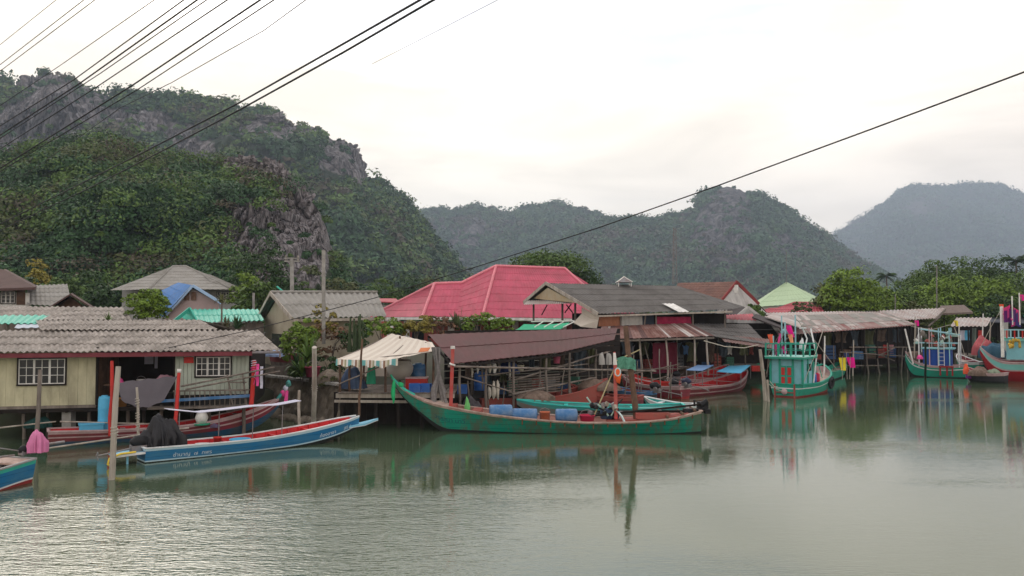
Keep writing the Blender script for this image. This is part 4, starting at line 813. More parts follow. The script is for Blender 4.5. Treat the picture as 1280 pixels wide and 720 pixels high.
rt = root('red_cool_box', 'red box with pale lid at the end of the timber jetty', 'box', P(521, 486.2, 38.4)); m = MB(); b = P(521, 486.2, 38.4); m.box(b+V((0, 0, .26)), (1.0, .6, .5)); part('body', m, redpl, rt); m = MB(); m.box(b+V((0, 0, .54)), (1.06, .66, .06)); part('lid', m, bpink, rt)
crate('crate', 'blue plastic crate left of its twin before the red box', 518, 490.5, 36.9, (.44, .4, .38), bluebarrel, .1); crate('crate', 'blue plastic crate right of its twin before the red box', 532, 490, 37.0, (.44, .4, .36), bluebarrel, -.15)
m = MB()
for i in range(12):
    a = P(545+R.uniform(-5, 5), 434, 37.0+R.uniform(-.15, .15)); b = P(549+R.uniform(-9, 9), 508+R.uniform(-6, 3), 36.6+R.uniform(-.25, .25)); c = a.lerp(b, .45); c.x = P(548, 460, 36.8).x+R.uniform(-.06, .06)
    m.tube([a, c, a.lerp(b, .75)+V((R.uniform(-.08, .08), 0, 0)), b], [.05, .045, .08, .09], 6)
solo('hanging_nets', m, M('grey_net', (.18, .17, .165), .95, .4, 8, bump=1, bscale=30), 'gathered grey fishing nets tied to a post beside the brown shed', 'net')
# ------------------------------------------------------------------ big brown-roofed shed
h = root('brown_roofed_shed', 'open boat shed under a broad dull maroon sheet roof', 'shed', G(660, 44, 0))
e0, e1, e2 = P(567, 455, 37), P(700, 441, 41.5), P(768, 425, 45); t0, t1, t2 = P(535, 418, 42.5), P(700, 412, 48), P(772, 410, 50)
m = MB(); kw = dict(pitch=.4, amp=.012, rows=2, lip=.03, ppw=4); m.corr(e0, e1, t1, t0, **kw); m.corr(e1, e2, t2, t1, **kw); part('roof', m, brownroof, h)
m = MB(); m.beam(e0-V((0, 0, .12)), e1-V((0, 0, .12)), .08, .12); m.beam(e1-V((0, 0, .12)), e2-V((0, 0, .12)), .08, .12); m.beam(t0-V((0, 0, .14)), t1-V((0, 0, .14)), .08, .12)
for k in range(9): u = k/8; m.beam(e0.lerp(e1, u)-V((0, 0, .16)), t0.lerp(t1, u)-V((0, 0, .22)), .06, .1)
part('rafters', m, darkwood, h)
posts(h, [(575, 37.6, -.6, 2.95), (608, 38.8, -.6, 3.0), (642, 39.7, -.6, 3.05), (683, 41, -.6, 3.15), (712, 42, -.6, 3.2), (745, 44, -.6, 3.3), (590, 41.5, .5, 3.35), (630, 42.5, .5, 3.4), (675, 44, .5, 3.45), (722, 46, .5, 3.5)], greywood, 'post', .065)
fl0, fl1 = G(560, 38.6, 1.05), G(770, 46.5, 1.05); m = MB(); m.slab([[fl0, fl1], [fl0+V((-.5, 5.5, 0)), fl1+V((-.5, 6, 0))]], .1); part('floor', m, darkwood, h)
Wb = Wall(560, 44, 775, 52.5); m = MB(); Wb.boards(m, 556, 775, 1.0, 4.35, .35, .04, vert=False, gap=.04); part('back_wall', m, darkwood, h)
m = MB()
for (a, b, r_) in [((598, 470, 38.8), (735, 455, 43), .03), ((560, 458, 36.6), (820, 464, 39.5), .045), ((640, 476, 40), (760, 440, 44.5), .05), ((575, 470, 38), (640, 490, 38.5), .035), ((640, 493, 39.5), (745, 472, 43.5), .05), ((620, 488, 40.5), (740, 462, 44.6), .03)]:
    m.pole(P(*a), P(*b), r_, .006)
part('rails', m, greywood, h)
Wr = Wall(636, 40.2, 700, 42.6)
m = MB(); Wr.boards(m, 636, 700, 1.1, 2.1, .12, .03, vert=False, gap=.06); part('slatted_panel', m, greywood, h)
for i, (px, py, hh, r_, Y) in enumerate([(590, 451, .8, .05, 39), (597, 449, .7, .05, 39.4), (603, 449, 1.5, .045, 39.5), (612, 447, .75, .09, 39.6), (618, 446, .8, .1, 39.7), (624, 446, .75, .06, 39.9), (637, 445, 1.2, .05, 40.4)]):
    m = MB(); a = P(px, py, Y); m.tube([a, a-V((.02, 0, hh*.4)), a-V((-.02, 0, hh*.7)), a-V((0, 0, hh))], [r_*.5, r_, r_*1.2, r_*.6], 7); solo('hanging_rope_bundle', m, [rope, white, greywood][i % 3], 'pale bundle of rope and floats hung under the front of the brown roof', 'rope', 'rope bundles hung under the brown roof')
for i, (px, py, hh, r_, Y) in enumerate([(617, 483, .75, .12, 39.2), (622, 481, .8, .09, 39.3), (612, 487, .5, .1, 39.1)]):
    m = MB(); a = P(px, py, Y); m.blob(a-V((0, 0, hh*.3)), (r_, r_, hh*.5), i+2, .4, 10); solo('float_bundle', m, rope, 'off-white string of floats hung low beside the shed posts', 'float', 'float bundles hung low in the brown shed')
drum('barrel', 'bright blue drum standing deep inside the brown shed', 600, 488, 40.5, .3, .9, bluebarrel)
crate('crate', 'small blue crate inside the left end of the brown shed', 578, 492, 38.8, (.4, .4, .4), bluebarrel)
bucket('bucket', 'pink bucket hung under the right part of the brown roof', 696, 454, 42.2, .2, .36, M('pink_plastic', (.55, .12, .2), .5)); bucket('tin', 'pale yellow tin hung under the middle of the brown roof', 651, 463, 40.5, .17, .26, M('pale_tin', (.5, .47, .36), .6), 'tin')
lump('blue_tarp_bundle', 'dark blue tarp bundle hanging inside the brown shed', 'tarp', 638, 458, 41.2, (.45, .3, .35), M('navy_cloth', (.03, .05, .15), .8), 15, .4)
whs = M('dirty_white_sack', (.36, .35, .33), .85, .1, 2)
for px, lb in ((752, 'left'), (761, 'right')):
    m = MB(); m.drape(P(px, 456, 43.5+(px-752)*.05), .15, .11, .7, px, .2, p=3.5); solo('white_sack', m, whs, lb+' one of two white sacks hung at the end of the brown shed', 'sack')
lump('net_heap', 'dark heap of nets on the floor of the brown shed', 'net', 745, 480, 43.6, (1.0, .6, .35), netm, 16, .4); lump('net_heap', 'dark grey tyre-like net coil behind the green boat cabin post', 'net', 590, 507, 37.6, (.5, .4, .42), M('dark_net', (.06, .055, .06), .9, .3, 6, bump=1), 17, .3)
lump('net_heap', 'low brown net pile under the slatted panel', 'net', 668, 494, 40, (1.0, .5, .25), netm, 18, .4)
# ------------------------------------------------------------------ big grey-roofed fish house
KY = 1.18
def P(px, py, Y): return PX(px, py, Y*KY)
def G(px, Y, z): return GX(px, Y*KY, 5+(z-5)*KY if z > 1.9 else z)
h = root('grey_roofed_fish_house', 'tall two level fish house with a wide old grey corrugated roof', 'house', G(790, 50, 0))
Fp, Ap, Bp, Er, Rr = P(748, 392.5, 48), P(683, 354, 53.5), P(655, 378, 58), P(915, 387, 50.5), P(846, 357.5, 56)
m = MB(); m.corr(Fp, Er, Rr, Ap, .26, .035, 5, lip=.025, jag=.01, ppw=6); Bk2 = P(860, 379, 62); m.corr(Bk2, Bp, Ap, Rr, .3, .035, 3, ppw=6)
m.corr(Er, P(930, 384, 58), Rr, Rr, .3, .03, 4, ppw=6); m.cur = 1
a, b, c, d = P(847, 391.5, 48.5), P(861, 391.5, 48.6), P(841, 380.5, 50.6), P(827, 380.5, 50.5); up = V((0, -.05, .07)); m.corr(a+up, b+up, c+up, d+up, .26, .02, 1, ppw=6)
part('roof', m, [asb2, white], h)
m = MB(); o = V((-.05, -.12, 0)); m.beam(Fp+o, Ap+o, .05, .26); m.beam(Bp+o, Ap+o, .05, .26); m.beam(Fp-V((0, .05, .15)), Er-V((0, .05, .15)), .05, .12); part('bargeboard', m, palewood, h)
g1, g2 = Bp.lerp(Ap, .28)+V((.3, 0, -.1)), Fp.lerp(Ap, .38)+V((-.1, .1, -.1)); ap = Ap+V((.1, .2, -.35))
m = MB(); m.prism([g1, g2, ap], V((.1, .1, 0))); part('gable_boards', m, M('beige_boards', (.60, .52, .38), .8, .15, 1, dirt=(.42, .27, .12), dscale=1, damt=.4), h)
m = MB(); m.corr(P(655, 381, 56), P(716, 379.5, 51), P(714, 374.5, 52), P(660, 375.5, 57), .3, .03, 1, ppw=6); part('gable_canopy', m, rustwhite, h)
for px, Y in ((667, 56), (703, 53.5), (719, 52.3)): m = MB(); a = P(px, 406, Y); b = P(px, 379, Y); m.beam(a, b, .16, .16, up=(0, 1, 0)); part('veranda_post', m, greywood, h)
m = MB()
for a, b, Y in (((677, 394), (684, 381), 55), ((706, 391), (714, 380), 53), ((708, 381), (716, 391), 53)): m.beam(P(*a, Y), P(*b, Y), .09)
m.beam(P(660, 402.5, 55.5), P(718, 401, 52), .1, .12); part('bracing', m, darkwood, h)
m = MB(); g = [[P(717, 403, 51), P(726, 408, 49.6), P(746, 410, 48.6)], [P(727, 392, 51.2), P(738, 398, 49.8), P(748, 400, 48.5)], [P(727, 384, 51.2), P(738, 390, 49.6), P(749, 394.5, 48.5)]]; m.slab(g, .03); part('white_cloth_screen', m, cs, h)
Wf = Wall(748, 48.7, 915, 51.2)
for p0, p1, y0, y1, mt, nm in ((748, 775, 395, 408, M('rust_orange_cloth', (.34, .15, .09), .85, .2, 1.5), 'orange_cloth_screen'), (777, 803, 395, 407, M('pale_sheet', (.42, .41, .39), .85), 'pale_sheet_screen'), (821, 864, 396, 405, M('crimson_cloth', (.28, .02, .06), .8, .3, 3), 'crimson_cloth_screen')):
    g = []
    for j in range(4):
        g.append([Wf.at(p0+(p1-p0)*i/20, Wf.z(p0, y1+(y0-y1)*j/3), .05*math.sin(i*1.7+j*.4)) for i in range(21)])
    m = MB(); m.sm = True
    m.grid(g); part(nm, m, mt, h)
m = MB(); Wf.box(m, 804, 819, Wf.z(810, 407), Wf.z(810, 393), .1, -.2); part('dark_panel', m, M('dark_navy', (.03, .04, .06), .6), h)  # plain dark panel between the pale sheet and the crimson cloth
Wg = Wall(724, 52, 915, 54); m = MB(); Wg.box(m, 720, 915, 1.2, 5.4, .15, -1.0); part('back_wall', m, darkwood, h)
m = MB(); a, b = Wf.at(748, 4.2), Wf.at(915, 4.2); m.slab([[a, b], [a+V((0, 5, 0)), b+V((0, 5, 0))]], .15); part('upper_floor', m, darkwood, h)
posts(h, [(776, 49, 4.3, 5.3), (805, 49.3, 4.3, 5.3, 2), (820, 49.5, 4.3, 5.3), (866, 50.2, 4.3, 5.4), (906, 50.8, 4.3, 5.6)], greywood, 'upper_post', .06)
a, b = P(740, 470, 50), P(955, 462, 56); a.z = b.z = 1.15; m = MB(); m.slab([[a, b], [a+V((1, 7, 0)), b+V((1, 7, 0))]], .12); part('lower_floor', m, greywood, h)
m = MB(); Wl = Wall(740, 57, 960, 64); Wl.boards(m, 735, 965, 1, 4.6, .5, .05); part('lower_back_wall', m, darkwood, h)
# cupola
rt = root('roof_vent', 'little white framed vent tower standing on the grey roof ridge', 'vent', P(780, 356, 54.5)); c = P(780, 353, 54.5); m = MB()
m.add([c+V((-.6, -.6, 0)), c+V((.6, -.6, 0)), c+V((.6, .6, 0)), c+V((-.6, .6, 0)), c+V((0, 0, .45))], [(0, 1, 4), (1, 2, 4), (2, 3, 4), (3, 0, 4), (3, 2, 1, 0)]); part('cap', m, steel, rt); m = MB()
for sx in (-1, 1):
    for sy in (-1, 1): m.beam(c+V((sx*.5, sy*.5, -.35)), c+V((sx*.5, sy*.5, 0)), .05); m.beam(c+V((sx*.61, sy*.61, .01)), c+V((0, 0, .47)), .05)
part('frame', m, white, rt)
# striped rusty awning and grey awning in front
h = root('striped_awning', 'low awning of rust and white striped roof sheets below the fish house', 'awning', G(800, 47, 0))
m = MB(); E0, E1, T0, T1 = P(746, 425, 45), P(893, 420.5, 46.5), P(752, 408, 48.4), P(862, 404, 50)
mats = [rusttin, rustwhite, M('dark_rust_sheet', (.11, .06, .055), .85, .3, 1.2)]; n = 40; R2 = random.Random(4)
for i in range(n):
    m.cur = R2.choice([0, 0, 0, 2, 2, 1]); u0, u1 = i/n, (i+1)/n; z = V((0, 0, .012*(i % 3)))
    m.corr(E0.lerp(E1, u0)+z, E0.lerp(E1, u1)+z, T0.lerp(T1, u1)+z, T0.lerp(T1, u0)+z, .08, .008, 1, lip=.02, ppw=4)
part('roof', m, mats, h); m = MB(); m.beam(E0-V((0, -.1, .1)), E1-V((0, -.1, .1)), .07, .12); part('eave_beam', m, greywood, h)
posts(h, [(762, 45.6, -.6, 3.75, -1), (804, 46, -.6, 3.75, -5), (836, 46.3, -.6, 3.75, -4), (868, 46.6, -.6, 3.75), (885, 46.8, 1.1, 3.75, -2), (782, 49, 1.1, 4.2), (846, 49.8, 1.1, 4.2)], palewood, 'post', .07)
m = MB()
for a, b, r_ in (((750, 462, 45.2), (850, 461, 46.4), .035), ((755, 472, 45), (850, 474, 46.3), .03), ((740, 478, 44.5), (850, 455, 46.5), .04), ((760, 490, 43.5), (835, 470, 46), .045), ((806, 432, 46), (815, 468, 45.8), .03), ((846, 458, 46.6), (900, 462, 48.5), .035)): m.pole(P(*a), P(*b), r_, .01)
part('rails', m, greywood, h)
h = root('grey_awning', 'sagging grey sheet awning with rust patches beside the green fishing boat', 'awning', G(920, 48, 0))
m = MB(); m.corr(P(872, 418, 47), P(960, 431, 48.3), P(935, 405, 53), P(862, 404.5, 50.5), .26, .02, 4, jag=.01, ppw=5); m.cur = 1; m.corr(P(905, 427.5, 46.8), P(971, 437, 48), P(963, 424, 49.5), P(896, 417, 48.6), .26, .02, 1, ppw=5)
part('roof', m, [asb2, M('rust_brown_sheet', (.16, .085, .075), .85, .3, 1, dirt=(.2, .18, .17), damt=.4)], h)
posts(h, [(932, 52.5, 1.1, 3.75, -2), (897, 52, 1.1, 3.9)], greywood, 'post', .06); P = PX; G = GX; posts(h, [(958, 49, -.8, 3.1, -8)], palewood, 'corner_post', .11)
m = MB(); m.tube([P(880, 426, 47.5), P(905, 433, 47.8), P(930, 435, 48), P(948, 431, 48)], .03, 5); part('slack_rope', m, rope, h)
posts(h, [(962, 48.4, -.8, 1.3, -3)], palewood, 'short_post', .08)
for px, hh in ((948, .9),):
    pass
def P(px, py, Y): return PX(px, py, Y*KY)
def G(px, Y, z): return GX(px, Y*KY, 5+(z-5)*KY if z > 1.9 else z)
h = root('small_side_roof', 'small red roofed lean-to between the grey roof and the white gabled house', 'shed', G(930, 58, 1.5))
m = MB(); m.corr(P(902, 399, 55), P(946, 401, 55.5), P(940, 392, 59), P(905, 394, 59), .3, .03, 1); part('roof', m, redtin, h); m = MB(); m.quad(P(940, 396, 54), P(983, 412, 53), P(985, 407, 57), P(945, 392, 59), .12); m.cur = 1; m.quad(P(958, 396, 56), P(1000, 409, 54), P(1004, 404, 60), P(966, 392, 62), .08); part('dark_roof', m, [M('dark_sheet', (.06, .05, .05), .85), rustwhite], h)
m = MB(); m.box(G(930, 60, 2.8), (8, 4, 3.2)); part('wall', m, darkwood, h)
h = root('gabled_white_house', 'house with brown tiled roof and a stained white gable wall', 'house', G(930, 66, 1.5))
a, b, c, d = P(896, 381, 66), P(835, 380, 69), P(848, 353.5, 75), P(920, 352, 70)
m = MB(); m.corr(b, a, d, c, .33, .025, 9, lip=.03, ppw=4); a2 = P(966, 399, 73); m.corr(a2, P(950, 390, 80), c, d, .33, .025, 9, lip=.03, ppw=4); part('roof', m, browntile, h)
m = MB(); o = V((0, -.25, -.02)); m.beam(P(894, 384, 65.6)+o, d+o, .1, .3); m.beam(d+o, P(948, 380, 69.5)+o, .1, .3); part('bargeboard', m, M('dark_red_trim', (.22, .04, .04), .7), h)
m = MB(); m.prism([P(897, 410, 66.6), P(968, 410, 72), P(962, 395, 72), P(921, 356, 69.8), P(897, 384, 66.6)], V((0, .2, 0))); part('gable_wall', m, whitewall, h)
m = MB(); m.quad(P(905, 392, 64), P(923, 394, 62), P(932, 384, 65), P(913, 384, 67), .12); m.cur = 1; m.beam(P(920, 396, 61.8), P(935, 384, 62), .12, .2); m.beam(P(935, 384, 62), P(957, 401, 62), .12, .25); part('porch_roof', m, [M('dark_sheet', (.06, .05, .05)), whitewall], h)
m = MB(); m.prism([P(923, 404, 62.3), P(955, 404, 62.3), P(954, 401, 62.3), P(935, 386, 62.3), P(923, 396, 62.3)], V((0, .15, 0))); part('porch_wall', m, whitewall, h)
m = MB(); m.box(P(919, 361, 69.2), (.6, .1, .8)); part('vent', m, white, h)
P = PX; G = GX
h = root('green_roofed_hall', 'large hall with a pale green hipped tin roof in the distance', 'hall', G(983, 140, 1.5))
a, b, c, e_ = P(938, 382, 150), P(944, 384, 136), P(1024, 378, 136), P(983, 352.5, 146); f_ = P(1026, 374, 152)
m = MB(); m.corr(b, c, e_, e_, .8, .03, 5, ppw=4); m.corr(a, b, e_, e_, .8, .03, 5, ppw=4); m.corr(c, f_, e_, e_, .8, .03, 5, ppw=4); part('roof', m, greentin, h)
m = MB(); m.box((b+c)/2+V((0, 4, -4.2)), ((c-b).x*.96, 7, 8)); part('wall', m, M('pale_hall_wall', (.5, .5, .45), .8), h)
h = root('red_roofed_house', 'long low house with dull red roof in front of the green roofed hall', 'house', G(990, 95, 1.5))
m = MB(); m.corr(P(952, 392, 92), P(1030, 390, 92), P(1022, 377, 98), P(994, 377, 98), .4, .03, 3, ppw=4); m.corr(P(940, 394, 90), P(1002, 393, 90), P(988, 384, 94), P(962, 385, 94), .4, .03, 3, ppw=4); part('roof', m, redtin, h)
m = MB(); m.box(G(990, 94, 3.3), (6, 3, 3.8)); part('wall', m, whitewall, h)
# ------------------------------------------------------------------ long waterfront shed on the right
h = root('long_waterfront_shed', 'long low waterfront shed with rust red and white streaked roof on stilts', 'shed', G(1060, 74, 0))
m = MB(); a, b, c, d = P(972, 419, 66), P(1144, 406, 76), P(1107, 391, 86), P(955, 395, 74)
q = lambda u, v: a.lerp(b, u).lerp(d.lerp(c, u), v); rr = random.Random(12); n = 30
for i in range(n):
    u0, u1 = i/n, (i+1)/n
    for v0, v1 in ((0, .36), (.33, .68), (.65, 1)):
        m.cur = rr.choice([0, 0, 3, 3, 3, 1] if v0 > .3 else [0, 0, 2, 1, 3]); z = V((0, 0, .02*(v0 < .5)+rr.uniform(0, .015)+(i % 2)*.006)); m.corr(q(u0, v0)+z, q(u1, v0)+z, q(u1, v1)+z, q(u0, v1)+z, .2, .02, 1, lip=.03, ppw=5)
m.cur = 2; m.corr(a+V((0, -.25, -.05)), b+V((0, -.25, -.05)), q(1, .16)+V((0, 0, .06)), q(0, .16)+V((0, 0, .06)), .4, .03, 1, ppw=5); part('roof', m, [mixtin, rustwhite, M('rust_red_sheet', (.20, .075, .07), .8, .25, .8, dirt=(.36, .30, .28), dscale=.6, damt=.35, stretch=(1, .4, 1)), asb3], h)
a2, b2, c2, d2 = P(1098, 402, 80), P(1169, 398, 84), P(1182, 385, 92), P(1100, 388, 88); m = MB(); m.corr(a2, b2, c2, d2, .45, .05, 1, lip=.04, ppw=6); m.corr(P(960, 396, 76), P(1100, 391.5, 86), P(1100, 388, 92), P(955, 391, 82), .45, .04, 1, ppw=6); part('upper_roof', m, rustwhite, h)
posts(h, [(1000, 67.5, -.8, 3.7), (1028, 69, -.8, 3.8), (1052, 70.5, -.8, 3.9), (1080, 72, -.8, 4), (1096, 73, -.8, 4), (1110, 74, -.8, 4.1), (1122, 75, -.8, 4.2), (1138, 76.3, -.8, 4.2), (1040, 75, -.5, 4), (1075, 78, -.5, 4.2), (1130, 80, -.5, 4.3), (980, 67, -.8, 3.6)], darkwood, 'post', .1)
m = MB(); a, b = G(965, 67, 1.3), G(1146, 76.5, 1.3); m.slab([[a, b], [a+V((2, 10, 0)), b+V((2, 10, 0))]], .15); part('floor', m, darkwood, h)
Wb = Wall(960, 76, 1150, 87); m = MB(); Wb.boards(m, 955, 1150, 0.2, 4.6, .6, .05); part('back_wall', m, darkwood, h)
m = MB()
for a, b, r_ in (((1062, 434, 71), (1142, 434, 76), .05), ((1050, 440, 70), (1142, 446, 75), .04), ((1095, 446, 73), (1118, 435, 74), .05), ((1060, 457, 71), (1103, 457, 73), .05), ((1100, 444, 73), (1118, 451, 74), .05)): m.pole(P(*a), P(*b), r_, .01)
part('rails', m, greywood, h)
m = MB(); m.beam(P(1169, 400, 83.5), P(1182, 386.5, 91), .12, .3); m.beam(P(1160, 408, 83), P(1175, 396, 85), .12); part('gable_truss', m, greywood, h)
for i, (px, mt, lb) in enumerate([(1107, redpl, 'red cloth'), (1114, M('dusty_pink', (.5, .25, .27), .8), 'dusty pink cloth'), (1090, M('navy_cloth', (.03, .05, .15)), 'navy cloth')]):
    m = MB(); g = [[P(px-3+k*2, 431+j*3, 76)+V((0, .06*math.sin(j+k*2), 0)) for k in range(4)] for j in range(5)]; m.slab(g, .02); solo('hanging_cloth', m, mt, lb+' hanging in the right end of the long waterfront shed', 'cloth')
crate('crate', 'brown wooden crate on the floor of the long waterfront shed', 1087, 450, 74, (.9, .7, .6), brownwood)
crate('crate', 'grey blue box left of the brown crate in the long shed', 1072, 449, 73, (.8, .6, .7), bluefade)
h = root('thatched_hut', 'brown thatched hut roof before the mangrove trees', 'hut', G(1200, 95, 0)); m = MB(); m.quad(P(1170, 392, 92), P(1216, 390, 92), P(1205, 381, 98), P(1176, 382, 98), .2, 6, 2); part('roof', m, M('thatch', (.16, .125, .11), .95, .3, 4, bump=1), h); posts(h, [(1180, 93, 0, 5.6), (1210, 93, 0, 5.6)], darkwood)
h = root('small_jetty_hut', 'small open jetty hut with striped grey roof behind the fishing boats', 'hut', G(1212, 80, 0))
m = MB(); m.corr(P(1188, 408, 78), P(1234, 408, 79), P(1240, 397, 84), P(1196, 397, 83), .45, .05, 1, ppw=6, lip=.04); part('roof', m, rustwhite, h)
posts(h, [(1192, 78.5, -.8, 4.2), (1210, 79, -.8, 4.2), (1230, 79, -.8, 4.2), (1238, 83, -.8, 4.6)], darkwood, 'post', .08); m = MB(); a, b = G(1186, 78.5, 1.4), G(1240, 79.5, 1.4); m.slab([[a, b], [a+V((0, 5, 0)), b+V((0, 5, 0))]], .15); part('floor', m, greywood, h); m = MB(); m.box(G(1214, 84, 2.8), (3.8, .1, 2.8)); part('back_wall', m, darkwood, h)
for i, (px, mt, lb) in enumerate([(1203, lilac, 'lilac cloth'), (1209, skyblue, 'blue cloth'), (1226, redpl, 'red cloth')]):
    m = MB(); g = [[P(px-3+k*2, 413+j*3, 79.5)+V((0, .06*math.sin(j+k*2), 0)) for k in range(4)] for j in range(5)]; m.slab(g, .02); solo('hanging_cloth', m, mt, lb+' hanging under the small jetty hut roof', 'cloth')
h = root('dark_roofed_shed', 'dark sheet roofed shed under the mangroves at the far right', 'shed', G(1250, 100, 0)); m = MB(); m.quad(P(1234, 402, 95), P(1290, 404, 95), P(1280, 394, 102), P(1236, 394, 102), .1); part('roof', m, M('dark_blue_sheet', (.07, .075, .09), .8), h); m = MB(); m.box(G(1262, 100, 2.5), (5.5, 4, 4)); part('wall', m, darkwood, h)
# green canopy and white rail on the pink house side
h = root('green_canopy', 'green cloth canopy with white rails between the brown roof and the pink house', 'canopy', G(675, 52, 1.6))
m = MB(); m.quad(P(640, 414, 50), P(700, 411, 49.5), P(712, 403, 53), P(655, 405, 54), .03, 6, 2, .15); part('cloth', m, M('green_canopy_cloth', (.02, .33, .17), .8, .12), h)
m = MB(); m.beam(P(664, 402, 52), P(718, 401, 51), .07)
for k in range(4): m.beam(P(668+k*12, 409, 50.5), P(679+k*13, 402, 51.5), .05)
part('rail', m, white, h); posts(h, [(645, 50, 1.6, 4.2), (700, 50, 1.6, 4.3)], greywood)
# shed clutter under the awnings
def P(px, py, Y): return PX(px, py, Y*KY)
for i, (px, py, Y, r_, mt, lb) in enumerate([(765, 476, 47, .3, bluebarrel, 'blue barrel in the shade at the left end of the striped awning'), (905, 468, 55, .33, M('green_plastic', (.02, .16, .09), .6), 'dark green barrel under the grey awning'), (822, 466, 52, .3, M('faded_barrel', (.2, .22, .27), .7), 'grey blue barrel under the middle of the striped awning')]): drum('barrel', lb, px, py, Y, r_, .9, mt)
m = MB(); Wx = Wall(815, 55, 850, 57); Wx.boards(m, 816, 846, 1.2, 3.3, .3, .04); solo('crimson_board', m, M('dark_crimson_panel', (.12, .015, .03), .8, .2), 'dark crimson panel standing at the back below the striped awning', 'board')
crate('crate', 'red crate stacked under the grey awning near the green net', 944, 464, 55, (.6, .5, .4), redpl); lump('net_heap', 'small green net heap at the back right under the grey awning', 'net', 946, 459, 57, (.6, .4, .3), greencloth, 20, .3)
for i, (px, py, Y, rx, lb) in enumerate([(790, 478, 47.5, 1.2, 'brown net heap on the floor under the striped awning'), (858, 466, 53.5, .8, 'brown net heap on the floor left of the two red boats'), (975, 462, 58, 1.0, 'dark net heap beside the green fishing boat bow post')]): lump('net_heap', lb, 'net', px, py, Y, (rx, .6, .45), netm, 30+i, .4)

P = PX; G = GX
